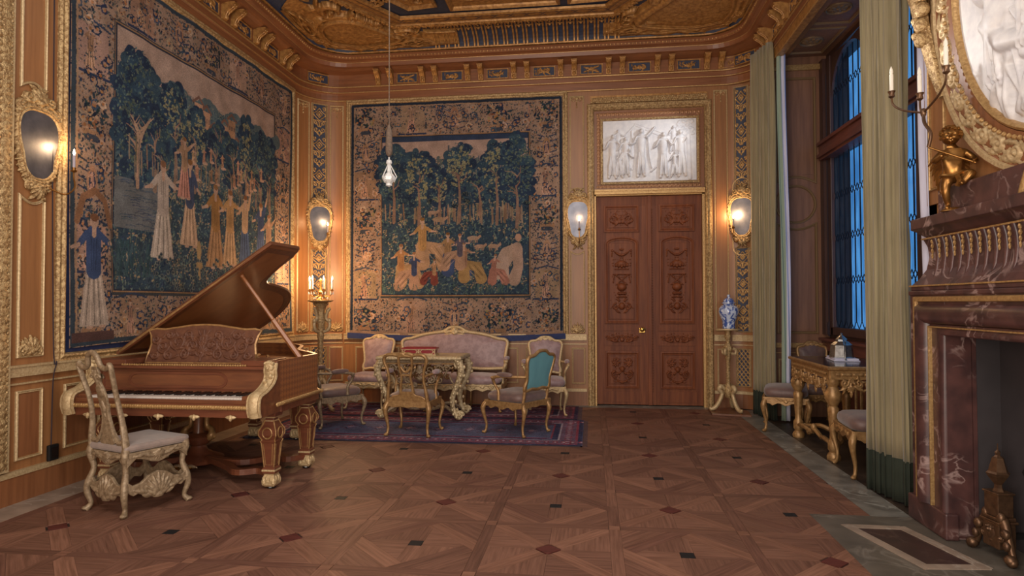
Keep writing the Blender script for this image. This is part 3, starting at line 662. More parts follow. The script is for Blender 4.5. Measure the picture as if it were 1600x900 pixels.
dr = empty('door_1', ((DX0+DX1)/2, YB, 0), kind='structure')
def dmap(u, z, d): return (u-(DX0+DX1)/2, .05-d, z)
MB().wbox(dmap, DX0-.12, DX0-.0, 0, DZ+.02, -.1, .05).wbox(dmap, DX1, DX1+.12, 0, DZ+.02, -.1, .05).wbox(dmap, DX0-.12, DX1+.12, DZ, DZ+.03, -.1, .05).build('door_jamb', 'gilt', dr)
def door_carv(kind, w, h):
    f = HF(w, h, int(w/.006), int(h/.006))
    if kind == 'square':
        f.rosette(0, 0, .07, .022, 8); f.scroll(.13, 0, .05, PI, 1.1, 1, .014, .007, .018)
        for a in (.6, 1.1, -.6, -1.1): f.leaf(.03, .02*(1 if a > 0 else -1), a, .12, .016, .016, .5 if a < 0 else -.5)
    elif kind == 'tall':
        f.swag(-.11, .11, .45, .06, .02, .024); f.leaf(.13, .46, -1.5, .14, .013, .016); f.rosette(.13, .46, .025, .02)
        f.blob(0, .47, .04, .02, .02); f.blob(0, .27, .07, .05, .03)
        for k in range(5): f.blob(-.08+k*.04, .24+.02*math.sin(k*2), .022, .022, .03)
        f.stroke([(-.09, .19), (.09, .19)], .014, .02)
        f.stroke([(-.11, .12), (.11, .12)], .012, .02); f.stroke([(-.08, .1), (.08, -.03)], .01, .018); f.stroke([(.1, .11), (.12, 0)], .012, .016)
        f.blob(0, -.06, .07, .06, .04); f.stroke([(-.05, -.15), (.05, -.15)], .02, .03); f.stroke([(-.07, -.2), (.07, -.2)], .012, .02)
        f.scroll(.08, -.34, .05, PI/2, 1.2, -1, .015, .008, .022); f.blob(0, -.33, .05, .055, .03); f.leaf(.02, -.43, .3, .12, .016, .018, .9); f.leaf(.02, -.27, .8, .1, .014, .016, -.5)
    elif kind == 'frieze':
        f.shell(0, -.03, .07, .02); f.scroll(.11, 0, .05, PI, 1.2, 1, .014, .007, .02); f.scroll(.2, 0, .04, 0, 1.2, 1, .012, .006, .018)
        f.leaf(.02, .02, .6, .1, .014, .016, -1); f.leaf(.12, -.02, -.3, .1, .012, .014, .9); f.leaf(.05, -.04, -.4, .09, .012, .014, .6)
    else:
        f.rosette(.09, .10, .06, .024, 7); f.blob(0, .02, .035, .045, .03); f.scroll(.1, -.06, .05, PI/2, 1.3, -1, .016, .008, .022)
        f.swag(-.11, .11, -.1, .06, .016, .02); f.leaf(.01, -.02, -.6, .12, .016, .018, .8); f.leaf(.04, .16, .2, .1, .012, .016, -.6)
        for k in range(6): f.blob(.03+.02*k, .16-.01*k, .012, .012, .02)
    R2 = random.Random(len(kind))
    for k in range({'square': 26, 'tall': 46, 'frieze': 30, 'low': 34}[kind]): f.leaf(R2.uniform(.0, w*.42), R2.uniform(-h*.40, h*.40), R2.uniform(0, 6), R2.uniform(.03, .06), .008, .012, R2.uniform(-1.5, 1.5))
    return f.sym().blur(1)
carv = {k: door_carv(k, *wh) for k, wh in {'square': (.38, .26), 'tall': (.34, 1.04), 'frieze': (.46, .15), 'low': (.34, .42)}.items()}
for f in carv.values(): f.H = np.where(f.H > 0, f.H*1.7+.004, f.H)
for li, (a, b_) in enumerate(((DX0, .80), (.80, DX1))):
    MB().wbox(dmap, a+.002, b_-.002, .012, DZ-.004, -.05, -.005).build('door_leaf', 'mahogany', dr, bevel=.003)
    cx = (a+b_)/2-(.01 if li == 0 else -.02)
    pp = [(-.022, -.005), (-.02, .016), (0, .02), (.016, .008), (.03, .006), (.034, -.004)]
    for kd, z0, z1, hw in (('square', 2.46, 2.80, .225), ('tall', 1.17, 2.34, .215), ('low', .26, .74, .215)):
        if kd == 'tall': pth = [(cx-hw, z0), (cx+hw, z0)]+[(cx+hw*math.cos(t*PI/12), z1-.06+.08*math.sin(t*PI/12)) for t in range(13)]
        else: pth = rectp(cx-hw, cx+hw, z0, z1)
        MB().mould(dmap, pth, pp).build('panel_moulding', 'mahogany', dr)
        MB().wbox(dmap, cx-hw+.045, cx+hw-.045, z0+.045, z1-.06, -.005, .004).build('panel', 'mahogany', dr, bevel=.003)
        carv[kd].mesh('carved_panel', vmap(dmap, cx, (z0+z1)/2-(.01 if kd != 'tall' else .03), 1, .002), 'mahogany', dr)
    MB().wbox(dmap, cx-.26, cx+.26, .84, 1.03, -.005, .004).build('frieze_board', 'mahogany', dr)
    carv['frieze'].mesh('carved_panel', vmap(dmap, cx, .94, 1, .002), 'mahogany', dr)
    MB().wbox(dmap, cx-.26, cx+.26, 1.05, 1.13, -.005, .004).wbox(dmap, cx-.26, cx+.26, .05, .2, -.005, .004).build('door_rail', 'mahogany', dr)
a_ = MB().wbox(dmap, .785, .835, .012, DZ-.005, -.005, .022)
for k in range(70): a_.ball(dmap(.85, .2+k*.037, .0), .008, .006, .012, 6, 4)
a_.build('astragal', 'mahogany', dr, bevel=.004)
MB(Matrix.Translation(dmap(.70, 1.07, .0))@Matrix.Rotation(PI/2, 4, 'X')).lathe([(.012, 0), (.012, .03), (.03, .04), (.034, .055), (.026, .068), (.004, .072)], 14).build('door_knob', 'brass', dr, smooth=True)
MB().wbox(dmap, .66, .745, 1.02, 1.09, -.005, .006).build('escutcheon', 'brass', dr, bevel=.004)
MB(Matrix.Translation(dmap(.73, 1.07, .0))@Matrix.Rotation(PI/2, 4, 'X')).lathe([(.01, 0), (.012, .02), (.02, .03), (.003, .04)], 10).build('door_knob', 'brass', dr, smooth=True)

# ------------------------------------------------------------------ cornice and coved ceiling
def cpath(d, rl=.5, rr=.46, n=10):
    P = [(XL+d, -1.6), (XL+d, 7.0)]
    x0, x1, y1 = XL+d, XR-d, YB-d
    P += [(x0+rl-rl*math.cos(PI/2*i/n), y1-rl+rl*math.sin(PI/2*i/n)) for i in range(n+1)]
    P += [(-1, y1)]
    P += [(x1-rr+rr*math.sin(PI/2*i/n), y1-rr+rr*math.cos(PI/2*i/n)) for i in range(n+1)]
    P += [(x1, 6.5), (x1, -1.6)]
    return P
def csweep(prof, name, m, par=None, smooth=False, bevel=0):
    V = []; k = None
    for d, z in prof:
        P = cpath(d); k = len(P); V += [(x, y, z) for x, y in P]
    n_ = len(prof)
    return MB().add(V, [(j*k+i, j*k+i+1, (j+1)*k+i+1, (j+1)*k+i) for j in range(n_-1) for i in range(k-1)]).build(name, m, par, smooth, bevel)
tr = csweep([(0, 4.45), (.02, 4.45), (.02, 4.56), (.035, 4.57), (.035, 4.64), (.05, 4.645), (.05, 4.83), (.15, 4.85), (.2, 4.87), (.24, 4.875), (.25, 4.93), (.30, 4.95), (.30, 5.03), (0, 5.03)], 'trim_1', 'oak_h'); st(tr)
for d, z, r_ in ((.022, 4.455, .008), (.036, 4.572, .006), (.05, 4.648, .009), (.245, 4.935, .008)):
    csweep([(d, z-r_), (d+r_, z-r_), (d+r_*1.4, z), (d+r_, z+r_), (d, z+r_)], 'gilt_fillet', 'gilt', tr)
csweep([(.30, 4.945), (.33, 4.95), (.35, 4.98), (.345, 5.01), (.30, 5.02)], 'egg_moulding', 'oak_h', tr)
csweep([(.30, 5.02), (.36, 5.022), (.365, 5.035), (.36, 5.045), (.3, 5.045)], 'gilt_fillet', 'gilt_old', tr)
# egg and dart beads (too small to pick apart: one joined part)
def walk(d, z, step):
    P = [Vector((x, y, z)) for x, y in cpath(d)]; out = []; carry = 0
    for a, b_ in zip(P[:-1], P[1:]):
        L_ = (b_-a).length
        if L_ < 1e-6: continue
        t = (b_-a)/L_; s_ = carry
        while s_ < L_: out.append((a+t*s_, t)); s_ += step
        carry = s_-L_
    return out
eb = MB()
for p, t in walk(.335, 4.975, .05):
    if p.y < 4.8: continue
    A = math.atan2(t.y, t.x); eb.T = Matrix.Translation(p)@Matrix.Rotation(A, 4, 'Z')
    eb.ball((0, 0, 0), .014, .016, .022, 6, 4); eb.box(.022, .028, -.012, .012, -.02, .018)
o = eb.build('egg_beads', 'gilt_old', tr); o['kind'] = 'stuff'
# brackets in pairs, with frieze panels between
br = MB().prism([(0, 4.66), (.03, 4.66), (.045, 4.69), (.05, 4.73), (.09, 4.76), (.145, 4.80), (.155, 4.83), (.155, 4.845), (0, 4.845)], (-.035, 0, 0), (0, -1, 0), (0, 0, 1), -.07)
for s_ in (-.018, .018): br.tube([(s_, -.04, 4.67), (s_, -.05, 4.71), (s_, -.075, 4.755), (s_, -.13, 4.79), (s_, -.158, 4.82)], .008, 6)
br.ball((0, -.05, 4.69), .026, .022, .03, 8, 5); br.box(-.042, .042, -.165, 0, 4.832, 4.848)
br.tube([(-.036, -.135, 4.815), (.036, -.135, 4.815)], .022, 8)
brk = None
def fmap(cx, cy, ang):
    T = Matrix.Translation((cx, cy, 0))@Matrix.Rotation(ang, 4, 'Z')
    return lambda u, z, d: tuple(T @ Vector((u, -d, z)))
fz = []
for k in range(4):
    f = HF(.27, .12, 70, 32); R2 = random.Random(k+3)
    if k == 0: f.stroke([(-.1, -.035), (.1, .04)], .009, .014); f.stroke([(-.1, .035), (.1, -.04)], .009, .014); f.rosette(0, 0, .03, .018)
    elif k == 1: f.scroll(.06, 0, .035, PI, 1.2, 1, .01, .006, .014); f.sym(); f.rosette(0, 0, .03, .018)
    elif k == 2: f.shell(0, -.03, .06, .016, 5); f.leaf(.02, -.02, .3, .09, .012, .014, .5); f.sym()
    else: f.scroll(.05, .01, .03, PI/2, 1.1, -1, .009, .005, .014); f.leaf(.0, 0, 0, .1, .012, .014, -.8); f.sym(); f.blob(0, 0, .02, .035, .02)
    for q in range(14): f.leaf(R2.uniform(-.11, .08), R2.uniform(-.04, .04), R2.uniform(0, 6), .04, .007, .012, R2.uniform(-1, 1))
    fz.append(f)
fzo = {}
def frieze_panel(cx, cy, ang, k, w_=.30):
    global brk
    if k not in fzo:
        T = fmap(0, 0, 0); a = MB().mould(T, rectp(-.15, .15, 4.68, 4.81), [(-.01, 0), (-.008, .014), (.004, .014), (.008, 0)]); r0 = a.build('frieze_panel', 'gilt_old', tr)
        g_ = MB().wbox(T, -.145, .145, 4.685, 4.805, 0, .004).build('blue_ground', 'blue', r0); h_ = fz[k].mesh('carved_trophy', vmap(T, 0, 4.745, 1, .004), 'gilt_old', r0)
        fzo[k] = r0; r0.location = (cx, cy, 0); r0.rotation_euler.z = ang; return
    dupe(fzo[k], tr, (cx, cy, 0), ang)
def bracket(cx, cy, ang):
    global brk
    if brk is None: brk = br.build('bracket', 'gilt_old', tr, smooth=False); brk.location = (cx, cy, 0); brk.rotation_euler.z = ang
    else: dupe(brk, tr, (cx, cy, 0), ang)
for k in range(8):
    x_ = -3.0+.67*k
    for s_ in (-.095, .095): bracket(x_+s_, YB-.05, 0)
    if k < 7: frieze_panel(x_+.335, YB-.05, 0, k % 4)
frieze_panel(1.69+.28, YB-.08, -.25, 1, .2)
for k in range(6):
    y_ = 8.12-.68*k
    for s_ in (-.095, .095): bracket(XL+.05, y_+s_, PI/2)
    frieze_panel(XL+.05, y_-.34, PI/2, (k+1) % 4)
# curved panel in the left corner and pairs near it
a45 = PI/4; cxx, cyy = XL+.05+.5*(1-math.sin(a45)), YB-.05-.5*(1-math.cos(a45)); frieze_panel(cxx+.022, cyy-.022, a45, 2)
cxx, cyy = XR-.05-.46*(1-math.sin(a45)), YB-.05-.46*(1-math.cos(a45)); frieze_panel(cxx-.022, cyy-.022, -a45, 3)
for k in range(5):
    y_ = 8.25-.68*k
    for s_ in (-.095, .095): bracket(XR-.05, y_+s_, -PI/2)
    frieze_panel(XR-.05, y_-.34, -PI/2, k % 4)
# cove surface between the cornice ring and the octagonal flat
ZC = 5.22
K = [((XL+.34, -1.6), (-3.40, -1.6)), ((XL+.34, 7.2), (-3.40, 6.95)), ((XL+.34, 8.19), (-3.12, 7.5)), ((XL+.34+.15, 8.54), (-2.98, 7.72)), ((XL+.34+.5, 8.69), (-2.84, 7.95)), ((-2.75, 8.69), (-2.62, 8.27)),
     ((-2.2, 8.69), (-2.2, 8.27)), ((.3, 8.69), (.3, 8.27)), ((.75, 8.69), (.42, 8.14)), ((XR-.34-.46, 8.69), (.75, 7.7)), ((XR-.34-.13, 8.56), (.95, 7.42)), ((XR-.34, 8.23), (1.15, 7.15)), ((XR-.34, 7.2), (1.5, 6.6)), ((XR-.34, -1.6), (1.5, -1.6))]
def cove(t, v, h=0):
    i = min(int(t), len(K)-2); s_ = t-i
    r0 = [K[i][0][q]*(1-s_)+K[i+1][0][q]*s_ for q in (0, 1)]; r1 = [K[i][1][q]*(1-s_)+K[i+1][1][q]*s_ for q in (0, 1)]
    a = 1-math.cos(v*PI/2); L_ = Vector((r1[0]-r0[0], r1[1]-r0[1])); L_.normalize()
    z = 5.03+(ZC-5.03)*math.sin(v*PI/2)
    return (r0[0]+(r1[0]-r0[0])*a+L_.x*h*math.cos(v*PI/2), r0[1]+(r1[1]-r0[1])*a+L_.y*h*math.cos(v*PI/2), z-h*math.sin(v*PI/2))
ce = MB(); nt, nv = 13*6, 8
ce.add([cove(i/6*.9999 if i < nt else 12.9999, j/nv) for i in range(nt+1) for j in range(nv+1)], [(i*(nv+1)+j, (i+1)*(nv+1)+j, (i+1)*(nv+1)+j+1, i*(nv+1)+j+1) for i in range(nt) for j in range(nv)])
ce.box(XL-.1, XR+.9, -1.75, 9.2, 5.3, 5.4)
ceil = ce.build('ceiling', 'blue', smooth=False); st(ceil)
# ribs in pairs along the back cove
ribn = None
nr = 18
for k in range(nr+1):
    x_ = -2.13+k*.1385
    for dx in (-.024, .024):
        if ribn is None:
            ribn = MB().tube([(0, YB-.36-.42*(1-math.cos(v*PI/2)), 5.035+.178*math.sin(v*PI/2)) for v in [j/7 for j in range(8)]], .014, 6, flat=1.0).build('cove_rib', 'gilt_old', ceil, smooth=True); ribn.location.x = x_+dx
        else: dupe(ribn, ceil, (x_+dx, 0, 0))
cup = None
for k in range(nr):
    x_ = -2.13+(k+.5)*.1385
    if cup is None:
        cup = MB().ball((0, YB-.60, 5.185), .020, .02, .02, 8, 5).ball((0, YB-.65, 5.20), .018, .02, .014, 8, 5).box(-.05, .05, YB-.605, YB-.59, 5.19, 5.20).build('cove_boss', 'gilt_old', ceil, smooth=True); cup.location.x = x_
    else: dupe(cup, ceil, (x_, 0, 0))
# leaf roll and octagonal border of the flat ceiling
oc = [(-3.40, -1.6), (-3.40, 6.95), (-2.62, 8.27), (.32, 8.27), (1.5, 6.6), (1.5, -1.6)]
def cmap(x, y, d): return (x, y, ZC-d)
MB().mould(cmap, oc, [(-.05, 0), (-.04, .035), (-.01, .045), (.02, .03), (.03, 0)]).build('leaf_roll', 'gilt_old', ceil)
lf = MB()
for a, b_ in zip(oc[:-1], oc[1:]):
    a, b_ = Vector((*a, ZC-.03)), Vector((*b_, ZC-.03)); L_ = (b_-a).length; t = (b_-a)/L_; n_ = int(L_/.085)
    for i in range(n_):
        p = a+t*(i+.5)*L_/n_
        if p.y < 5.2: continue
        lf.T = Matrix.Translation(p)@Matrix.Rotation(math.atan2(t.y, t.x), 4, 'Z'); lf.ball((0, .01, -.012), .036, .034, .012, 6, 4); lf.ball((0.03, .02, -.016), .014, .03, .012, 6, 4)
o = lf.build('leaf_carving', 'gilt_old', ceil); o['kind'] = 'stuff'
MB().mould(cmap, oc, [(.03, 0), (.03, .012), (.19, .012), (.19, 0)]).build('border_board', 'gilt_old', ceil)
gb = MB()
def line3(b, p, q, w_, z): 
    p, q = Vector((*p, 0)), Vector((*q, 0)); t = (q-p); L_ = t.length
    if L_ < 1e-4: return
    t /= L_; n_ = Vector((-t.y, t.x, 0))*w_/2; b.add([(*(p-n_).xy, z), (*(q-n_).xy, z), (*(q+n_).xy, z), (*(p+n_).xy, z)], [(0, 1, 2, 3)])
zz = ZC-.0135
for off in (.07, .15):
    P = [(-3.4+off, 5), (-3.4+off, 6.95-off*.3), (-2.62+off*.55, 8.27-off), (.32-off*.5, 8.27-off), (1.5-off, 6.6-off*.3), (1.5-off, 5)]
    for p, q in zip(P[:-1], P[1:]): line3(gb, p, q, .007, zz)
for k in range(14):
    x_ = -2.5+k*.21
    for i in range(6):
        t0, t1 = i/6, (i+1)/6
        for s_ in (1, -1): line3(gb, (x_-.045+.09*t0, 8.16+s_*.035*math.cos(PI*t0)), (x_-.045+.09*t1, 8.16+s_*.035*math.cos(PI*t1)), .009, zz)
gb.build('inlaid_line', 'blue', ceil, norm=False)
MB().mould(cmap, oc, [(.19, 0), (.19, .03), (.215, .04), (.24, .025), (.25, 0)]).build('bead_roll', 'gilt_old', ceil)
MB().add([(x, y, ZC+.012) for x, y in ((-3.4, -1.6), (1.5, -1.6), (1.5, 6.6), (.32, 8.27), (-2.62, 8.27), (-3.4, 6.95))], [(0, 1, 2, 3, 4, 5)]).build('blue_field', 'blue', ceil)
for i, pth in enumerate(([(-2.75, 5.8), (-1.95, 5.8), (-1.95, 7.75), (-2.3, 7.8), (-2.85, 6.9)], [(-1.75, 5.8), (-.4, 5.8), (-.4, 7.88), (-1.75, 7.88)], [(-.25, 5.8), (.9, 5.8), (.9, 6.9), (.2, 7.85), (-.25, 7.88)])):
    MB().mould(cmap, pth, [(-.03, 0), (-.03, .03), (0, .045), (.02, .02), (.03, .0)]).build('panel_moulding', 'gilt_old', ceil)
    MB().add([cmap(x, y, -.002) for x, y in pth], [tuple(range(len(pth)))]).build('gilt_panel', 'gilt_old', ceil)
    xs = [p[0] for p in pth]; cx = (min(xs)+max(xs))/2; w_ = (max(xs)-min(xs))*.72
    f = HF(w_, .8, 120, 90)
    for k in range(4): f.scroll(w_*(.1+.11*k), (-.2, .18, -.1, .22)[k], .09, k, 1.2, (-1) ** k, .022, .01, .03); f.leaf(w_*.05*k, .1*k-.2, k, .22, .03, .03, 1)
    f.sym().blur(1).mesh('ceiling_carving', lambda x, y, h, cx=cx: np.stack([x+cx, y+7.38, ZC-h], 1), 'gilt_old', ceil)
# corner cartouches
def cartouche(t0, t1, name, seed, w=1.7, h=.78, flip=1):
    f = HF(w, h, 260, 130); R2 = random.Random(seed)
    # oval shield with scrolled rim
    f.blob(0, .02, .46, .235, .05, 0, .03, 0); f.blob(0, 0, .80, .36, .012, 0, .006); f.stroke([(-.7, -.1), (.7, -.1)], .24, .01, .004)
    ring = [(.50*math.cos(a)+.0, .02+.27*math.sin(a)) for a in np.linspace(0, 2*PI, 40)]
    f.stroke(ring, .035, .07, .045)
    f.stroke([(.58*math.cos(a), .02+.33*math.sin(a)*(.93+.08*math.cos(5*a))) for a in np.linspace(0, 2*PI, 60)], .03, .06, .02)
    for x_, y_, r_, a0, sg in ((.55, .24, .12, 2.5, -1), (.62, -.2, .12, 1, 1), (.2, -.3, .09, 0, -1), (.22, .33, .08, 3, 1), (.42, -.3, .07, 2, 1)):
        f.scroll(x_, y_, r_, a0, 1.3, sg, .034, .016, .07, .02)
    for k in range(16): f.leaf(.5+R2.uniform(-.1, .25), R2.uniform(-.3, .3), R2.uniform(-1.2, 1.2), R2.uniform(.1, .24), .028, .06, R2.uniform(-1.4, 1.4), .015)
    for k in range(9): f.leaf(.1+.05*k, -.26, -1.5+.1*k, .12, .022, .05, .6, .01)
    f.shell(0, .26, .13, .06, 7, 1, .04)
    f.sym()
    for k in range(24): f.leaf(R2.uniform(-.3, .25), R2.uniform(-.1, .1), R2.uniform(0, .6), .16, .008, .085, .3, .0)
    f.blur(1)
    keep = None
    def fn(x, y, hh): 
        u = (x/w+.5)*flip+(0 if flip == 1 else 1); v = np.clip(y/h+.5, 0, 1)
        return np.array([cove(min(t0+(t1-t0)*a, 12.99), .06+.92*b_, q) for a, b_, q in zip(u, v, hh)])
    return f.mesh(name, fn, 'gilt_old', ceil)
cartouche(1.2, 6.15, 'corner_cartouche', 5); cartouche(6.95, 12.3, 'corner_cartouche', 9)

# ------------------------------------------------------------------ window bay
bx = 2.98
MB().box(XR, bx+.02, 8.45, 8.6, 0, 4.6).build('wall_bay_end', 'bay_oak').update_tag(); wbe = bpy.data.objects['wall_bay_end']; st(wbe)
mE = lambda u, z, d: (u, 8.45-d, z)
gm = mat('faded_gilt', c(132, 104, 72), rough=.5, metal=.2)
def notched(u0, u1, z0, z1, r, corners=(0, 0, 1, 1)):
    P = []
    for (x_, z_, sx, sz), on in zip(((u0, z0, 1, 1), (u1, z0, -1, 1), (u1, z1, -1, -1), (u0, z1, 1, -1)), corners):
        if on:
            q = [(x_+sx*r*math.cos(a), z_+sz*r*math.sin(a)) for a in np.linspace(0, PI/2, 5)]
            P += q if (sx*sz < 0) else q[::-1]
        else: P.append((x_, z_))
    return P
pe = [(-.016, 0), (-.014, .014), (-.004, .018), (.006, .008), (.014, .014), (.018, 0)]
P1 = arcbottom(2.36, 2.83, 2.97, 4.30, .07); MB().mould(mE, P1, pe).build('panel_moulding', gm, wbe)
P2 = arcbottom(2.36, 2.83, 1.06, 2.44, .07, top=True); MB().mould(mE, P2, pe).build('panel_moulding', gm, wbe)
MB().mould(mE, [(2.59+.235*math.cos(a), 2.69+.235*math.sin(a)) for a in np.linspace(0, 2*PI, 33)[:-1]], pe).build('round_moulding', gm, wbe)
MB().wbox(mE, 2.38, 2.81, 1.1, 2.33, 0, .006).build('panel', 'bay_oak', wbe)
MB().wbox(mE, 2.38, 2.81, 3.07, 4.27, 0, .006).build('panel', 'bay_oak', wbe)
MB().wbox(mE, XR, bx, .87, .93, 0, .03).wbox(mE, XR, bx, .80, .81, 0, .01).wbox(mE, XR, bx, 4.40, 4.47, 0, .04).build('chair_rail', 'gilt', wbe)
MB().wbox(mE, XR, bx, .2, .235, 0, .02).build('plinth_rail', 'gilt', wbe); panel(mE, wbe, rectp(2.36, 2.83, .3, .72), .016, .01)
wbn = MB().box(XR+.02, bx+.02, 4.56, 4.68, 0, 4.6).build('wall_bay_near', 'bay_oak'); st(wbn)
cb = MB().box(XR+.06, bx+.3, 4.5, 8.45, 4.58, 4.66).build('ceiling_bay', 'bay_oak'); st(cb)
mK = lambda x, y, d: (x, y, 4.58-d)
for k in range(4):
    y0 = 5.0+k*.86; MB().mould(mK, rectp(XR+.1, bx-.1, y0, y0+.72), pe).build('panel_moulding', gm, cb)
    MB().mould(mK, [(2.63+.12*math.cos(a), y0+.36+.12*math.sin(a)) for a in np.linspace(0, 2*PI, 25)[:-1]], pe).build('round_moulding', gm, cb)
    h_ = HF(.22, .22, 40, 40); h_.rosette(0, 0, .1, .02, 8); h_.mesh('ceiling_rosette', lambda x, y, q, y0=y0: np.stack([x+2.63, y+y0+.36, 4.578-q], 1), gm, cb)
# header over the bay opening, inner face carved
MB().box(XR-.028, XR+.055, 4.66, 8.5, 4.44, 4.575).build('bay_header_trim', 'gilt_old', wr)
# window wall: masonry with two openings, wood frames, leaded panes
wy0, wy1 = 5.1, 8.27
mW = lambda u, z, d: (bx-d, u, z)
ww = MB().wbox(mW, 4.6, 8.6, 0, 1.04, -.25, 0).wbox(mW, 4.6, wy0-.0, 1.04, 4.6, -.25, 0).wbox(mW, wy1+.12, 8.6, 1.04, 4.6, -.25, 0).wbox(mW, wy0, wy1+.12, 4.52, 4.6, -.25, 0).build('wall_window', 'darkwood'); st(ww)
MB().wbox(mW, 4.66, 8.45, .84, .97, 0, .10).wbox(mW, 4.66, 8.45, .97, 1.0, 0, .14).build('window_sill', 'redwood', ww)
MB().wbox(mW, 4.66, 8.45, .1, .78, 0, .02).build('sill_panel', 'redwood', ww)
for k in range(4): panel(mW, ww, rectp(4.9+k*.9, 5.65+k*.9, .16, .72), .016, .03, 'gilt')
win = empty('window_1', (bx-.07, (wy0+wy1)/2, 1.04), kind='structure')
mV = lambda u, z, d: (-d, u-(wy0+wy1)/2, z-1.04)
fr = MB()
for u in (wy0, 6.1, 7.12, wy1): fr.wbox(mV, u-.06, u+.06, 1.04, 4.5, -.12, -.02)
fr.wbox(mV, wy0, wy1, 1.04, 1.14, -.12, -.02)
fr.build('window_frame', 'darkwood', win, bevel=.008)
MB().wbox(mV, wy0, wy1+.1, 3.22, 3.46, -.12, .06).wbox(mV, wy0, wy1+.1, 3.25, 3.29, -.12, .09).wbox(mV, wy0, wy1+.1, 3.40, 3.44, -.12, .09).build('transom', 'redwood', win)
MB().wbox(mV, wy1+.06, wy1+.18, 1.04, 4.5, -.14, .02).build('window_post', 'darkwood', win)
# arched heads of the upper lights: spandrel boards
for u0, u1 in ((wy0+.06, 6.04), (6.16, 7.06), (7.18, wy1-.06)):
    w_ = (u1-u0)/2; cx = (u0+u1)/2; z0 = 3.46
    for s_ in (-1, 1):
        q = [(cx+s_*w_*math.cos(a), 3.95+.5*math.sin(a)) for a in np.linspace(0, PI/2, 9)]+[(cx+s_*w_, 4.5)]
        V = [mV(a, b_, -.04) for a, b_ in q]+[mV(a, b_, -.10) for a, b_ in q]; n_ = len(q)
        MB().add(V, [tuple(range(n_)), tuple(range(n_, 2*n_))]+[(i, (i+1) % n_, n_+(i+1) % n_, n_+i) for i in range(n_)]).build('arched_spandrel', 'darkwood', win)
    # leaded glazing: vertical cames meeting in diamonds, individual panes
    ld = MB(); nu = 7; pu = (u1-u0)/nu; ph = .52
    for zb, zt in ((1.14, 3.22), (3.46, 4.42)):
        rows = int((zt-zb)/ph)+1
        for i in range(nu+1):
            u = u0+i*pu
            for j in range(rows):
                za = zb+j*ph
                s0 = za+.09; s1 = min(za+ph-.0, zt)
                if s1 > s0: ld.wbox(mV, u-.004, u+.004, s0, s1, -.072, -.06)
                if i < nu and za+.09 < zt:
                    ld.tube([mV(u, za+.09, -.066), mV(u+pu/2, za, -.066), mV(u+pu, za+.09, -.066)], .005, 4)
                    if za > zb+.1: ld.tube([mV(u, za, -.066), mV(u+pu/2, za+.09, -.066), mV(u+pu, za, -.066)], .005, 4)
    ld.build('lead_cames', 'lead', win)
    pane = None
    for zb, zt in ((1.14, 3.22), (3.46, 4.42)):
        rows = int((zt-zb)/ph)+1
        for i in range(nu):
            for j in range(rows):
                a0 = zb+j*ph; a1 = min(a0+ph, zt)
                if a1-a0 < .05: continue
                ti = rnd.uniform(-.004, .004); u = u0+i*pu+.003; V = [mV(u, a0, -.066+ti), mV(u+pu-.006, a0, -.066-ti), mV(u+pu-.006, a1-.003, -.066-ti), mV(u, a1-.003, -.066+ti)]
                MB().add(V, [(0, 1, 2, 3)]).build('pane', 'glass', win)
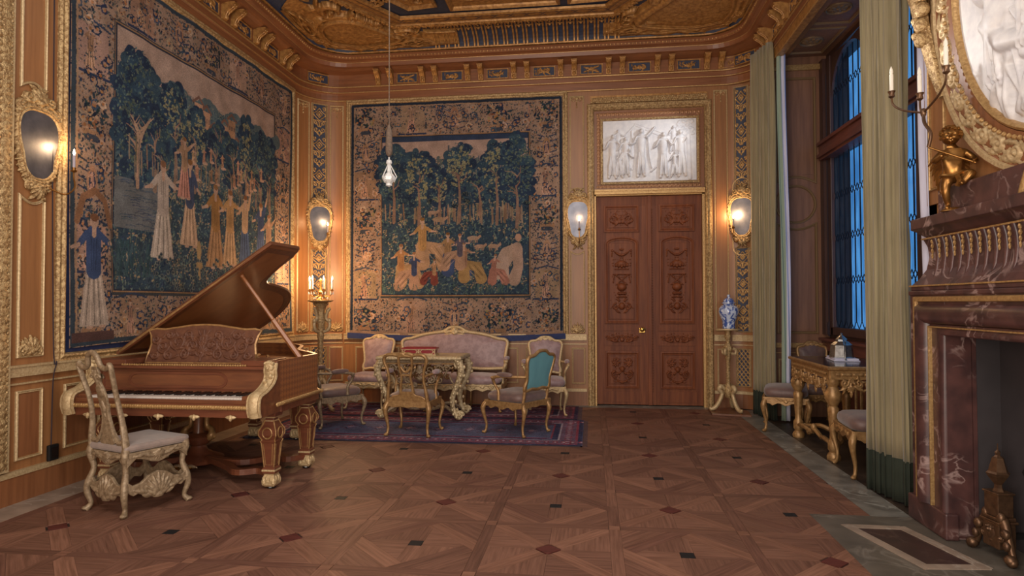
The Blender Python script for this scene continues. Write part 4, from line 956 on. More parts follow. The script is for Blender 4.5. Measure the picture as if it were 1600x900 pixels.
# ------------------------------------------------------------------ tapestries: woven pictures painted as vertex colours on a fine cloth grid
class Cloth:
    def __init__(s, W, H, nx, ny, seed, bg):
        s.W, s.H, s.nx, s.ny = W, H, nx, ny; s.x = np.linspace(0, W, nx); s.y = np.linspace(0, H, ny)
        s.C = np.tile(np.array(bg, float)/255, (ny, nx, 1)); s.R = np.random.RandomState(seed); s.r = random.Random(seed)
    def sl(s, x0, x1, y0, y1):
        i0, i1 = np.searchsorted(s.x, [x0, x1]); j0, j1 = np.searchsorted(s.y, [y0, y1]); return slice(j0, j1), slice(i0, i1)
    def rect(s, x0, x1, y0, y1, col): js, is_ = s.sl(x0, x1, y0, y1); s.C[js, is_] = np.array(col)/255
    def ell(s, cx, cy, rx, ry, col, rot=0, a=1):
        R = max(rx, ry); js, is_ = s.sl(cx-R, cx+R, cy-R, cy+R)
        X, Y = np.meshgrid(s.x[is_]-cx, s.y[js]-cy); ca, sa = math.cos(rot), math.sin(rot)
        m = ((X*ca+Y*sa)/rx)**2+((-X*sa+Y*ca)/ry)**2 < 1
        sub = s.C[js, is_]; sub[m] = sub[m]*(1-a)+np.array(col)/255*a
    def line(s, pts, r, col, a=1):
        k = len(pts); rs = lerp_list(list(r) if isinstance(r, (list, tuple)) else [r]*k, k) if not (isinstance(r, (list, tuple)) and len(r) == k) else r
        for i in range(k-1):
            (x0, y0), (x1, y1) = pts[i][:2], pts[i+1][:2]; R = max(rs[i], rs[i+1]); js, is_ = s.sl(min(x0, x1)-R, max(x0, x1)+R, min(y0, y1)-R, max(y0, y1)+R)
            X, Y = np.meshgrid(s.x[is_], s.y[js]); dx, dy = x1-x0, y1-y0
            t = np.clip(((X-x0)*dx+(Y-y0)*dy)/(dx*dx+dy*dy+1e-12), 0, 1); m = np.hypot(X-x0-t*dx, Y-y0-t*dy) < rs[i]+(rs[i+1]-rs[i])*t
            sub = s.C[js, is_]; sub[m] = sub[m]*(1-a)+np.array(col)/255*a
    def jit(s, col, d=12): q = s.r.uniform(-d, d); return [max(0, min(255, v+q+s.r.uniform(-4, 4))) for v in col]
    def leaves(s, x0, x1, y0, y1, n, cols, r0=.008, r1=.022, asp=.5):
        for _ in range(n):
            r = s.r.uniform(r0, r1); s.ell(s.r.uniform(x0, x1), s.r.uniform(y0, y1), r, r*asp, s.jit(s.r.choice(cols)), s.r.uniform(0, PI))
    def tree(s, cx, base, h, cw, ch, bright=0, trunk=(142, 112, 90), bare=0):
        r = s.r; D = [(42, 56, 78), (48, 68, 86), (54, 74, 88), (38, 50, 72)]; Lt = [(82, 102, 102), (104, 118, 104), (68, 92, 100), (126, 128, 104)]
        ty = base+h-ch/2
        for _ in range(int(70*cw*ch/.4)+12):
            a = r.uniform(0, 2*PI); q = math.sqrt(r.random()); s.ell(cx+q*math.cos(a)*cw/2, ty+q*math.sin(a)*ch/2, r.uniform(.04, .09), r.uniform(.035, .08), r.choice(D))
        for _ in range(int(900*cw*ch)+20):
            a = r.uniform(0, 2*PI); q = math.sqrt(r.random()); R_ = r.uniform(.006, .016); s.ell(cx+q*math.cos(a)*cw/2, ty+q*math.sin(a)*ch/2, R_, R_*.6, r.choice(D[1:]+Lt[:2]+Lt[2:3]), r.uniform(0, 3))
        for _ in range(int((26+60*bright)*cw*ch/.3)):
            a = r.uniform(0, 2*PI); q = math.sqrt(r.random())*.85; x_, y_ = cx+q*math.cos(a)*cw/2, ty+q*math.sin(a)*ch/2
            for k in range(4): s.ell(x_+r.uniform(-.016, .016), y_+r.uniform(-.016, .016), .011, .008, s.jit((134, 128, 96) if bright > .5 else (84, 96, 84)), r.uniform(0, 3))
        s.line([(cx, base), (cx+.01, base+h*.3), (cx-.01, ty-ch*.2)], [.024, .017, .01], trunk)
        for k in range(5 if not bare else 9):
            a = PI/2+r.uniform(-1, 1); y_ = ty-ch*.35+r.uniform(0, ch*.3); L_ = r.uniform(.08, .2)
            s.line([(cx, y_), (cx+L_*.5*math.cos(a), y_+L_*.5*math.sin(a)), (cx+L_*math.cos(a+.3), y_+L_*math.sin(a+.3))], [.009, .006, .003], s.jit(trunk))
    def trap(s, x0, y0, w0, x1, y1, w1, col):
        n = 22
        for k in range(n+1):
            t = k/n; wd = w0+(w1-w0)*t**1.2; y_ = y0+(y1-y0)*t; x_ = x0+(x1-x0)*t; d_ = abs(y1-y0)/n; s.rect(x_-wd, x_+wd, y_-d_, y_+d_*.6, col)
        for k in range(5): s.ell(x1-w1+(k+.5)*w1*.4, y1, w1*.22, w1*.12, col)
    def verdure(s, x0, x1, y0, y1, n):
        r = s.r
        s.leaves(x0, x1, y0, y1, n, [(46, 64, 84), (60, 84, 94), (36, 50, 70), (80, 102, 102), (104, 118, 106), (40, 58, 74)], .008, .024, .4)
        for _ in range(n//14):
            x_, y_ = r.uniform(x0, x1), r.uniform(y0, y1); h_ = r.uniform(.05, .12); cc = s.jit((108, 110, 88))
            s.line([(x_, y_), (x_+r.uniform(-.03, .03), y_+h_)], .003, cc)
            for k in range(4): s.ell(x_+r.uniform(-.03, .03), y_+h_*r.uniform(.3, 1.1), .010, .008, s.jit((150, 128, 102)))
    def figure(s, cx, base, h, robe, top=None, lean=0, arm=(.5, -.3), arm2=(-.4, -.5), skin=(178, 142, 120), seated=0):
        top = top or robe; r = s.r; hd = h*.062; dark = [v*.55 for v in robe]; lt = [min(255, v*1.18+8) for v in robe]
        hip = (cx+lean*.3, base+h*(.52 if not seated else .42)); sh = (cx+lean*.7, base+h*(.83 if not seated else .8)); head = (cx+lean, base+h*.95)
        ft = [(cx-h*.07, base), (cx+h*.08, base+.005)]
        if seated:
            kn = (cx+seated*h*.35, base+h*.38); s.line([hip, kn], [h*.13, h*.11], robe); s.line([kn, (kn[0]+seated*h*.1, base+.04)], [h*.11, h*.15], robe)
            for k in range(5): t = k/4; s.line([(hip[0]*(1-t)+kn[0]*t, hip[1]), (kn[0]+seated*h*(.02+.04*k), base+.02+.02*k)], .005, dark if k % 2 else lt, .6)
            s.line([hip, (cx, base+.1*h)], [h*.12, h*.16], robe)
        else:
            s.trap(hip[0], hip[1]+h*.04, h*.085, cx, base+h*.035, h*.17, robe)
            for k in range(7):
                t = (k-3)/3; s.line([(hip[0]+t*h*.06, hip[1]), (cx+t*h*.13+r.uniform(-.01, .01), base+h*.03)], .0055, dark if k % 2 else lt, .65)
            for f_ in ft: s.ell(f_[0]+.02, f_[1], .035, .014, skin)
        s.line([hip, sh], [h*.085, h*.085], top); s.line([(sh[0]-h*.07, sh[1]), (sh[0]+h*.07, sh[1])], h*.035, top)
        for k in range(3): s.line([(hip[0]-.02+k*.02, hip[1]), (sh[0]-.03+k*.03, sh[1]-.02)], .004, [v*.65 for v in top], .6)
        for sx, (ax, ay) in ((1, arm), (-1, arm2)):
            s0 = (sh[0]+sx*h*.08, sh[1]); el = (s0[0]+ax*h*.22, s0[1]+ay*h*.2); ha = (el[0]+ax*h*.2, el[1]+(ay+.25)*h*.12)
            s.line([s0, el], [h*.035, h*.028], top); s.line([el, ha], [h*.02, h*.014], skin)
        s.line([sh, head], h*.025, skin); s.ell(head[0], head[1], hd*.78, hd, skin); s.ell(head[0], head[1]+hd*.55, hd*.8, hd*.55, s.jit((128, 88, 56)))
        s.ell(head[0]-hd*.25, head[1], hd*.12, hd*.08, (90, 66, 60)); s.ell(head[0]+hd*.25, head[1], hd*.12, hd*.08, (90, 66, 60))
    def bouquet(s, cx, cy, R):
        r = s.r
        for _ in range(26): a = r.uniform(0, 6.3); q = r.random()**.5*R; s.ell(cx+q*math.cos(a), cy+q*math.sin(a), R*.2, R*.09, r.choice([(32, 40, 58), (46, 60, 70), (38, 54, 56)]), r.uniform(0, 3))
        for _ in range(16): a = r.uniform(0, 6.3); q = r.random()**.5*R*.85; s.ell(cx+q*math.cos(a), cy+q*math.sin(a), R*.1, R*.09, s.jit(r.choice([(158, 108, 66), (168, 128, 100), (136, 88, 62), (150, 130, 88)])))
        s.line([(cx-R*.5, cy-R*.95), (cx+R*.5, cy-R*.95)], R*.14, (150, 112, 84)); s.line([(cx-R*.3, cy-R*1.2), (cx+R*.3, cy-R*1.2)], R*.16, (60, 64, 76))
    def border(s, x0, x1, y0, y1, vertical):
        r = s.r; s.rect(x0, x1, y0, y1, (150, 122, 104))
        A = (x1-x0)*(y1-y0)
        s.leaves(x0, x1, y0, y1, int(A*1100), [(44, 52, 66), (36, 44, 60), (56, 70, 76), (150, 112, 84), (120, 84, 64), (70, 78, 74)], .007, .018, .55)
        L_ = (y1-y0) if vertical else (x1-x0); Wd = (x1-x0) if vertical else (y1-y0); n = int(L_/(Wd*1.05)); st_ = L_/n
        for k in range(n):
            cx, cy = ((x0+x1)/2, y0+(k+.5)*st_) if vertical else (x0+(k+.5)*st_, (y0+y1)/2)
            q = k % 3
            if q == 0: s.bouquet(cx, cy+.02, Wd*.38)
            elif q == 1:
                s.rect(cx-Wd*.36, cx+Wd*.36, cy-Wd*.42, cy+Wd*.44, s.jit((156, 122, 102))); s.figure(cx-.02, cy-Wd*.4, Wd*.8, s.jit((170, 128, 106)), s.jit((150, 112, 92))); s.leaves(cx-Wd*.36, cx+Wd*.36, cy-Wd*.42, cy+Wd*.4, 30, [(44, 54, 70), (60, 76, 80)], .008, .016)
                s.line([(cx-Wd*.4, cy-Wd*.45), (cx+Wd*.4, cy-Wd*.45)], .012, (48, 56, 82)); s.line([(cx-Wd*.4, cy+Wd*.46), (cx, cy+Wd*.56), (cx+Wd*.4, cy+Wd*.46)], .01, (52, 62, 84))
            else:
                for sx in (-1, 1):
                    for t in range(5): s.line([(cx+sx*Wd*.08, cy-Wd*.35+t*Wd*.17), (cx+sx*Wd*.3, cy-Wd*.28+t*Wd*.17)], .007, s.jit((44, 54, 76)))
                s.ell(cx, cy, Wd*.13, Wd*.3, s.jit((160, 120, 92))); s.ell(cx, cy, Wd*.08, Wd*.2, (46, 56, 82)); s.figure(cx, cy-Wd*.22, Wd*.42, s.jit((172, 132, 108)))
        for _ in range(int(A*42)):
            cx, cy, R_ = r.uniform(x0, x1), r.uniform(y0, y1), r.uniform(.03, .06); a0 = r.uniform(0, 6); q = [(cx+R_*(1-.7*t/9)*math.cos(a0+t*.6), cy+R_*(1-.7*t/9)*math.sin(a0+t*.6)) for t in range(10)]; cc = s.jit(r.choice([(44, 52, 76), (56, 70, 88), (178, 146, 122)]))
            if all(x0 < a < x1 and y0 < b < y1 for a, b in q):
                s.line(q, .006, cc)
                for a, b in q[::2]: s.ell(a, b, .017, .010, cc, r.uniform(0, 3))
                s.ell(cx, cy, .014, .014, s.jit((166, 112, 70)))
        s.leaves(x0, x1, y0, y1, int(A*420), [(40, 50, 66), (58, 72, 78), (160, 118, 84)], .006, .012, .5)
    def finish(s):
        n = s.R.rand(s.ny, s.nx, 1)
        lowf = s.R.rand(s.ny//12+2, s.nx//12+2); Y = np.linspace(0, lowf.shape[0]-1.01, s.ny); X = np.linspace(0, lowf.shape[1]-1.01, s.nx)
        yi, xi = Y.astype(int), X.astype(int); fy, fx = (Y-yi)[:, None], (X-xi)[None]
        L_ = (lowf[yi][:, xi]*(1-fx)+lowf[yi][:, xi+1]*fx)*(1-fy)+(lowf[yi+1][:, xi]*(1-fx)+lowf[yi+1][:, xi+1]*fx)*fy
        C = s.C*(.88+.2*n)*(.9+.2*L_[..., None]); C = np.clip(C, 0, 1)
        g = C.mean(2, keepdims=True); C = g+(C-g)*.92
        return np.where(C <= .04045, C/12.92, ((C+.055)/1.055)**2.4)

def tapestry_mesh(cl, name, fn, parent=None):
    V = fn(*np.meshgrid(cl.x, cl.y)); ny, nx = cl.ny, cl.nx; i = np.arange((ny-1)*(nx-1)); j, k = i//(nx-1), i % (nx-1); a = j*nx+k
    return mesh_np(name, V.reshape(-1, 3), np.stack([a, a+1, a+nx+1, a+nx], 1), 'paint', parent, col=cl.finish().reshape(-1, 3))

def back_tapestry():
    W, H = 3.14, 3.42; t = Cloth(W, H, 520, 560, 11, (60, 62, 66)); r = t.r
    bw = .46
    t.border(0, W, H-bw-.04, H, False); t.border(0, W, 0, .54, False); t.border(0, bw, 0, H, True); t.border(W-bw, W, 0, H, True)
    for a, b_ in ((.03, .018), (.06, .006)):
        for p in ([(a, a), (W-a, a)], [(a, H-a), (W-a, H-a)], [(a, a), (a, H-a)], [(W-a, a), (W-a, H-a)]): t.line(p, b_, (40, 48, 62) if b_ > .01 else (158, 124, 96))
    x0, x1, y0, y1 = .49, W-.50, .60, H-.52
    t.rect(x0-.03, x1+.03, y0-.03, y1+.03, (152, 112, 74)); t.rect(x0-.018, x1+.018, y0-.018, y1+.018, (44, 50, 64))
    t.rect(x0, x1, y0, y1, (50, 66, 82)); t.rect(x0, x1, y1-.34, y1, (164, 136, 122)); t.rect(x0, x1, y1-.07, y1-.0, (48, 60, 84))
    # far hills and the castle
    for _ in range(160): x_ = r.uniform(x0, x1); t.line([(x_, y1-.42), (x_+r.uniform(-.02, .02), y1-.30-r.random()*.1)], .012, t.jit((84, 90, 92)))
    for k in range(12): x_ = (x0+x1)/2-.1+k*.022; t.line([(x_, y1-.36), (x_, y1-.28+r.random()*.14)], .011, t.jit((92, 94, 100)))
    for k in range(26): x_ = r.uniform(x0, x1); t.rect(x_, x_+.05, y1-.50-r.random()*.15, y1-.42, t.jit((126, 120, 112)))
    t.verdure(x0, x1, y0, y1-.38, 4800)
    for k in range(44): x_ = r.uniform(x0+.03, x1-.03); y_ = r.uniform(y0+1.0, y0+1.12); t.line([(x_, y_), (x_+r.uniform(-.02, .02), y_+.22)], .010, t.jit((132, 108, 88)))
    for k in range(30): x_ = r.uniform(x0, x1); y_ = r.uniform(y0+1.25, y1-.6); t.ell(x_, y_, .05, .035, (30, 42, 56)); t.leaves(x_-.05, x_+.05, y_-.03, y_+.03, 8, [(120, 118, 92)], .006, .01)
    for cx, b_, h_, cw, ch, br in ((x0+.17, y0+1.05, 1.14, .5, .86, .2), (x0+.55, y0+1.0, 1.08, .52, .78, .9), (x0+.85, y0+1.1, .7, .3, .5, .6), (x0+1.15, y0+1.05, 1.15, .42, .72, 1.0), (x0+1.45, y0+1.15, .6, .3, .4, .5), (x0+1.70, y0+1.0, 1.2, .46, .82, .8), (x1-.16, y0+.95, 1.33, .46, 1.05, .3)):
        t.tree(cx, b_, h_, cw, ch, br, (134, 104, 88))
    for x_, y_, s_ in ((x0+.85, y0+1.08, .16), (x0+1.35, y0+.8, .14), (x0+1.45, y0+.68, .12), (x1-.5, y0+.68, .13), (x0+.75, y0+1.18, .12)):   # grazing animals
        t.ell(x_, y_, s_*.6, s_*.24, t.jit((160, 128, 108))); t.line([(x_+s_*.5, y_), (x_+s_*.75, y_+s_*.2)], .018, (160, 126, 104))
        for q in (-.4, -.2, .3, .45): t.line([(x_+q*s_, y_), (x_+q*s_, y_-s_*.42)], .008, (150, 120, 100))
    for cx, b_, h_, rb, tp, se in ((x0+.60, y0+.38, .72, (164, 128, 98), (170, 128, 80), 1), (x0+.28, y0+.12, .60, (160, 126, 92), (158, 112, 74), 1), (x0+.48, y0+.08, .52, (162, 124, 102), (58, 68, 100), -1),
                                   (x0+.98, y0+.28, .60, (58, 72, 108), (154, 118, 82), 1), (x0+1.22, y0+.18, .56, (150, 118, 76), (150, 112, 90), 1), (x0+1.16, y0+.36, .50, (156, 122, 100), (84, 78, 92), -1), (x0+.78, y0+.14, .36, (120, 60, 52), (156, 118, 88), -1)):
        t.figure(cx, b_, h_, rb, tp, 0, seated=se)
    # right: a bending figure in a pale robe with a helper
    t.line([(x1-.44, y0+.30), (x1-.30, y0+.56), (x1-.16, y0+.66)], [.10, .11, .07], (168, 140, 122)); t.line([(x1-.16, y0+.64), (x1-.14, y0+.38), (x1-.2, y0+.2)], [.08, .07, .09], (164, 134, 116)); t.ell(x1-.14, y0+.80, .045, .055, (172, 130, 106)); t.line([(x1-.34, y0+.5), (x1-.32, y0+.2)], .05, (170, 142, 126))
    t.figure(x1-.52, y0+.14, .42, (156, 104, 88), None, .05, seated=1)
    for k in range(50): x_ = r.uniform(x0, x1); a = r.uniform(.8, 2.3); t.line([(x_, y0+.02), (x_+.1*math.cos(a), y0+.02+.12*math.sin(a))], .005, t.jit((70, 88, 84)))
    t.rect(.0, W, .02, .07, (150, 118, 96))
    th = empty('tapestry', (-1.965, YB-.012, .98), label='square verdure tapestry with seated figures on the end wall behind the sofa', cat='tapestry', group='wall tapestries')
    X0, ZB = -1.58, .0
    def wave(x, y): return .006*np.sin(x*7+1)*np.sin(y*1.7)+.004*np.sin(x*17+y*3)
    def sag(x, y): return -(.05*np.sin(np.clip(x/W, 0, 1)*PI))*np.clip(1-y/.9, 0, 1)**2+(.015*np.sin(x/W*PI))*(y > H-.01)
    tapestry_mesh(t, 'woven_cloth', lambda x, y: np.stack([x-W/2, -.012-wave(x, y)-.02*np.clip(1-y/.8, 0, 1), y+sag(x, y)], -1), th)
    n = 60; V = []
    for i in range(n+1):
        x_ = -.03+(W+.06)*i/n; s_ = float(sag(np.float64(x_), np.float64(0.))); V += [(x_-W/2, -.046-.004*math.sin(x_*11), s_+.035), (x_-W/2, -.050-.004*math.sin(x_*11), s_-.045)]
    MB().add(V, [(2*i, 2*i+2, 2*i+3, 2*i+1) for i in range(n)]).build('blue_hem', 'bluecloth', th, smooth=True)

def left_tapestry():
    W, H = 3.80, 3.34; t = Cloth(W, H, 600, 560, 23, (60, 62, 66)); r = t.r
    t.border(0, W, H-.46, H, False); t.border(0, W, 0, .44, False); t.border(0, .46, 0, H, True); t.border(W-.46, W, 0, H, True)
    for a, b_ in ((.03, .022), (.07, .007)):
        for p in ([(a, a), (W-a, a)], [(a, H-a), (W-a, H-a)], [(a, a), (a, H-a)], [(W-a, a), (W-a, H-a)]): t.line(p, b_, (54, 64, 74) if b_ > .01 else (158, 124, 96))
    # lower left corner: standing figure in an arbour
    t.leaves(.08, .44, .5, 1.25, 160, [(40, 50, 66), (52, 64, 74)], .01, .022); t.figure(.26, .16, .95, (170, 150, 134), (58, 74, 110)); t.line([(.08, 1.05), (.14, 1.25), (.26, 1.32), (.38, 1.25), (.45, 1.05)], .03, (132, 92, 66)); t.rect(.02, .48, .04, .12, (86, 60, 56))
    x0, x1, y0, y1 = .50, W-.50, .50, H-.50
    t.rect(x0-.03, x1+.03, y0-.03, y1+.03, (150, 112, 78)); t.rect(x0-.018, x1+.018, y0-.018, y1+.018, (44, 50, 64))
    t.rect(x0, x1, y0, y1, (52, 68, 82)); t.rect(x0, x1, y1-.4, y1, (164, 136, 120))
    # terraced hills with houses
    t.rect(x0, x1, y0+1.1, y1-.36, (72, 88, 94))
    for q in range(30): t.ell(x0+.7+q*.075, y1-.37+.05*math.sin(q*.9), .09, .09, (84, 98, 102))
    t.leaves(x0, x1, y0+1.1, y1-.30, 3200, [(52, 68, 84), (100, 112, 108), (68, 86, 96), (134, 124, 108), (44, 60, 76), (58, 78, 90)], .008, .02, .4)
    for k in range(46):
        x_ = x0+.8+r.random()*1.6; y_ = y1-.36-r.random()*.7; t.line([(x_-.2, y_-.03), (x_, y_+.03), (x_+.2, y_-.01)], .022, t.jit((72, 90, 98)))
        for q in range(14): t.ell(x_-.2+q*.03, y_+.012*math.sin(q), .008, .012, t.jit((122, 118, 98)))
    for x_, y_ in ((1.75, 2.25), (1.9, 2.1), (2.1, 2.2), (2.35, 2.05), (1.6, 2.3), (2.25, 2.3), (2.5, 1.95), (2.0, 1.95)):
        t.rect(x_, x_+.14, y_, y_+.2, t.jit((168, 126, 98))); t.line([(x_-.02, y_+.2), (x_+.07, y_+.27), (x_+.16, y_+.2)], .014, (118, 84, 72)); [t.rect(x_+.02+q*.045, x_+.035+q*.045, y_+.08, y_+.13, (62, 60, 70)) for q in range(3)]
    t.verdure(x0, x1, y0, y0+1.35, 5200)
    # water at the left
    t.rect(x0, x0+.55, y0+.55, y0+1.0, (104, 104, 104))
    for k in range(60): y_ = y0+.55+r.random()*.44; x_ = x0+r.random()*.5; t.line([(x_, y_), (x_+.06, y_+.008), (x_+.12, y_)], .004, t.jit((72, 80, 92)))
    for k in range(40): x_ = x0+r.random()*.45; a = r.uniform(1.1, 2.1); t.line([(x_, y0+.12), (x_+.3*math.cos(a), y0+.12+.32*math.sin(a))], .006, t.jit((58, 78, 84)))
    for cx, b_, h_, cw, ch, br, ba in ((x0+.28, y0+.95, 1.28, .64, 1.25, .1, 1), (x0+.80, y0+1.0, 1.08, .44, .72, .7, 0), (x0+1.14, y0+1.05, .88, .38, .58, .7, 0), (x1-.68, y0+1.0, 1.14, .34, .95, .9, 0), (x1-.34, y0+.8, 1.22, .5, 1.0, .2, 0), (x1-.12, y0+.9, 1.15, .3, 1.0, .1, 0), (x1-1.05, y0+1.1, .7, .26, .45, .5, 0), (x0+1.55, y0+1.3, .6, .3, .4, .3, 0), (x0+.5, y0+.95, .8, .5, .5, .1, 0),
                                       (x0+1.5, y0+1.25, .45, .22, .3, .2, 0), (x0+1.8, y0+1.1, .4, .26, .28, .3, 0), (x0+.62, y0+.9, .5, .2, .3, .5, 0), (x1-.95, y0+1.25, .5, .22, .35, .4, 0)):
        t.tree(cx, b_, h_, cw, ch, br, (168, 132, 108) if ba else (138, 110, 92), ba)
    c0 = x0+.3
    for k in range(7):
        a = PI/2+(k-3)*.30+r.uniform(-.1, .1); s_ = r.uniform(.7, 1.15); p0 = (c0+.01*(k-3), y0+1.28+.05*abs(k-3)); p1 = (p0[0]+.14*s_*math.cos(a), p0[1]+.13*s_); p2 = (p1[0]+.13*s_*math.cos(a-.3), p1[1]+.12*s_*math.sin(a+.2)+.03); t.line([p0, p1, p2], [.013, .009, .003], (172, 138, 112)); t.line([p1, (p1[0]+.06, p1[1]+.09)], [.006, .002], (168, 134, 110)); t.line([p1, (p1[0]-.07, p1[1]+.06)], [.006, .002], (168, 134, 110))
    for k in range(40): x_ = r.uniform(x0+.1, x1-.1); y_ = r.uniform(y0+1.0, y0+1.2); t.line([(x_, y_), (x_+r.uniform(-.02, .02), y_+.22)], .008, t.jit((128, 108, 90)))
    for k in range(18): x_ = r.uniform(x0+.9, x1-.3); y_ = r.uniform(y0+1.15, y0+1.45); t.figure(x_, y_, .16, t.jit((168, 122, 92)))
    # the row of figures in the foreground
    for cx, b_, h_, rb, tp, ar in ((x0+.62, y0+.30, .95, (176, 158, 142), (170, 152, 138), (.5, -.3)), (x0+1.05, y0+.46, .90, (182, 148, 120), (64, 74, 100), (.3, -.7)), (x0+1.50, y0+.26, .92, (160, 118, 82), (152, 108, 62), (.3, -.4)),
                                   (x0+1.78, y0+.30, .86, (178, 140, 104), (170, 128, 84), (.6, -.1)), (x0+2.12, y0+.36, .80, (66, 82, 116), (176, 142, 112), (.2, .8)), (x0+2.48, y0+.32, .80, (66, 78, 112), (60, 72, 106), (.2, .8)), (x0+.95, y0+.95, .62, (176, 120, 104), (160, 124, 96), (.5, .4)), (x0+2.66, y0+.30, .7, (150, 116, 96), None, (.4, .3))):
        t.figure(cx, b_, h_, rb, tp, 0, ar)
    t.ell(x0+1.22, y0+.42, .04, .12, (158, 128, 88)); t.ell(x0+1.22, y0+.27, .06, .05, (150, 120, 82)); t.line([(x0+1.22, y0+.2), (x0+1.22, y0+.14)], .02, (158, 128, 88))
    for k in range(150): x_ = r.uniform(x0+.5, x1-.1); y_ = y0+r.random()*.36; t.ell(x_, y_, .022, .022, t.jit((112, 110, 100)), 0, .8); t.ell(x_, y_, .014, .014, (40, 56, 68))
    th = empty('tapestry', (XL+.012, 6.49, 1.08), label='large tapestry of standing figures and a dark tree on the left wall behind the piano', cat='tapestry', group='wall tapestries')
    def wave(x, y): return .008*np.sin(x*6+1)*np.sin(y*1.5)+.004*np.sin(x*15+y*3)
    def sag(x, y): return (.03*np.sin(x/W*PI*1.5+.4))*np.clip(1-y/.7, 0, 1)**2
    tapestry_mesh(t, 'woven_cloth', lambda x, y: np.stack([.014+wave(x, y)+.02*np.clip(1-y/.8, 0, 1), x-W/2, y+sag(x, y)], -1), th)
    # dark blue backing cloth showing round the edges
    MB().box(-.010, -.006, -1.93, 1.95, -.05, 3.36).build('blue_backing', 'bluecloth', th)
back_tapestry(); left_tapestry()

# ------------------------------------------------------------------ carved marble relief over the door
rl = empty('marble_relief', (.815, YB-.018, 3.575), label='white marble relief of standing figures framed in gilt above the double door', cat='relief')
def relief_fig(f, cx, b_, h, lean=0, arm=(.4, -.2), arm2=(-.3, -.6), dep=.035, bend=0):
    hip = (cx+lean*.4, b_+h*.52); sh = (cx+lean*.8+bend*.12, b_+h*(.82-.12*abs(bend))); hd = (cx+lean+bend*.2, b_+h*(.94-.16*abs(bend)))
    f.stroke([hip, (cx-.03, b_+h*.25), (cx-.045, b_)], [h*.075, h*.06, h*.035], dep); f.stroke([hip, (cx+.03, b_+h*.27), (cx+.05, b_+.01)], [h*.075, h*.06, h*.035], dep*1.1)
    f.stroke([hip, sh], [h*.085, h*.1], dep*1.1); f.stroke([(sh[0]-h*.08, sh[1]), (sh[0]+h*.08, sh[1])], h*.045, dep*1.1)
    for sx, (ax, ay) in ((1, arm), (-1, arm2)):
        s0 = (sh[0]+sx*h*.1, sh[1]); e = (s0[0]+ax*h*.2, s0[1]+ay*h*.2); q = (e[0]+ax*h*.18, e[1]+(ay+.3)*h*.14); f.stroke([s0, e, q], [h*.035, h*.028, h*.018], dep*1.3)
    f.stroke([sh, hd], h*.03, dep); f.blob(hd[0], hd[1], h*.055, h*.068, dep*1.5)
    for k in range(4): f.stroke([(hip[0]-.03+k*.02, hip[1]-.02), (cx-.05+k*.035, b_+.03)], .006, .006, dep*.9)
f = HF(1.28, .86, 330, 222, base=0)
f.stroke([(-.5, .05), (-.2, .36), (.25, .15)], .006, .006); f.stroke([(-.2, .38), (.5, .12)], .005, .006)
for x_ in (-.24, -.16, -.08): f.stroke([(x_, -.1), (x_, .3-.1*abs(x_))], .012, .008)
for k in range(26): f.blob(.35+random.Random(k).random()*.25, .2+random.Random(k+50).random()*.2, .03, .02, .008, k)
f.stroke([(.55, -.4), (.53, .2)], .03, .012)
for a in ((-.52, -.37, .60, .02, (.3, -.3)), (-.33, -.36, .55, 0, (.4, .0)), (-.12, -.36, .66, .01, (.5, .5)), (.19, -.38, .62, 0, (.3, -.4)), (.44, -.37, .64, -.02, (-.3, -.5)), (.34, -.38, .34, 0, (.3, .2))): relief_fig(f, a[0], a[1], a[2], a[3], a[4])
relief_fig(f, -.42, -.38, .46, 0, (.4, -.5), bend=.7); relief_fig(f, -.43, -.1, .4, dep=.018); relief_fig(f, .33, -.05, .38, dep=.018)
f.stroke([(-.02, .18), (.0, -.1), (.03, -.25)], .01, .02); f.stroke([(.02, -.3), (.09, -.24)], .012, .02); f.scroll(-.27, -.27, .03, 0, 1, 1, .007, .005, .015)
f.blur(1).mesh('relief_slab', lambda x, y, h: np.stack([x, -1.6*h, y], 1), 'marble_white', rl)
# ------------------------------------------------------------------ seating
def superpill(mb, ctr, w, d, h, e=.45, crown=.35, n=28):
    """cushion: rounded rectangle in plan, soft edges, domed top"""
    prof = [(.90, 0), (.97, .12), (1, .3), (1, .5), (.96, .68), (.86, .82), (.66, .92), (.4, .98), (.15, 1)]
    vs = []
    for s_, t in prof:
        for i in range(n):
            a = 2*PI*i/n; ca, sa = math.cos(a), math.sin(a)
            vs.append((ctr[0]+w/2*s_*math.copysign(abs(ca)**e, ca), ctr[1]+d/2*s_*math.copysign(abs(sa)**e, sa), ctr[2]+h*t))
    m = len(prof); fs = [(j*n+i, j*n+(i+1) % n, (j+1)*n+(i+1) % n, (j+1)*n+i) for j in range(m-1) for i in range(n)]
    fs += [tuple(reversed(range(n))), tuple(range((m-1)*n, m*n))]; mb.add(vs, fs); return mb
def fillpad(mb, outline, T, depth, inset=.0, rings=5):
    """bulging pad inside a closed (x,z) outline; T maps (x, outward, z)"""
    cx = sum(p[0] for p in outline)/len(outline); cz = sum(p[1] for p in outline)/len(outline); n = len(outline); vs = []
    for j in range(rings+1):
        s_ = (1-inset)*(1-j/(rings+.0)); s_ = max(s_, 1e-3); q = depth*math.sqrt(max(0, 1-(s_/(1-inset))**2.6))
        vs += [T(cx+(x-cx)*s_, q, cz+(z-cz)*s_) for x, z in outline]
    fs = [(j*n+i, j*n+(i+1) % n, (j+1)*n+(i+1) % n, (j+1)*n+i) for j in range(rings) for i in range(n)]
    return mb.add(vs, fs)
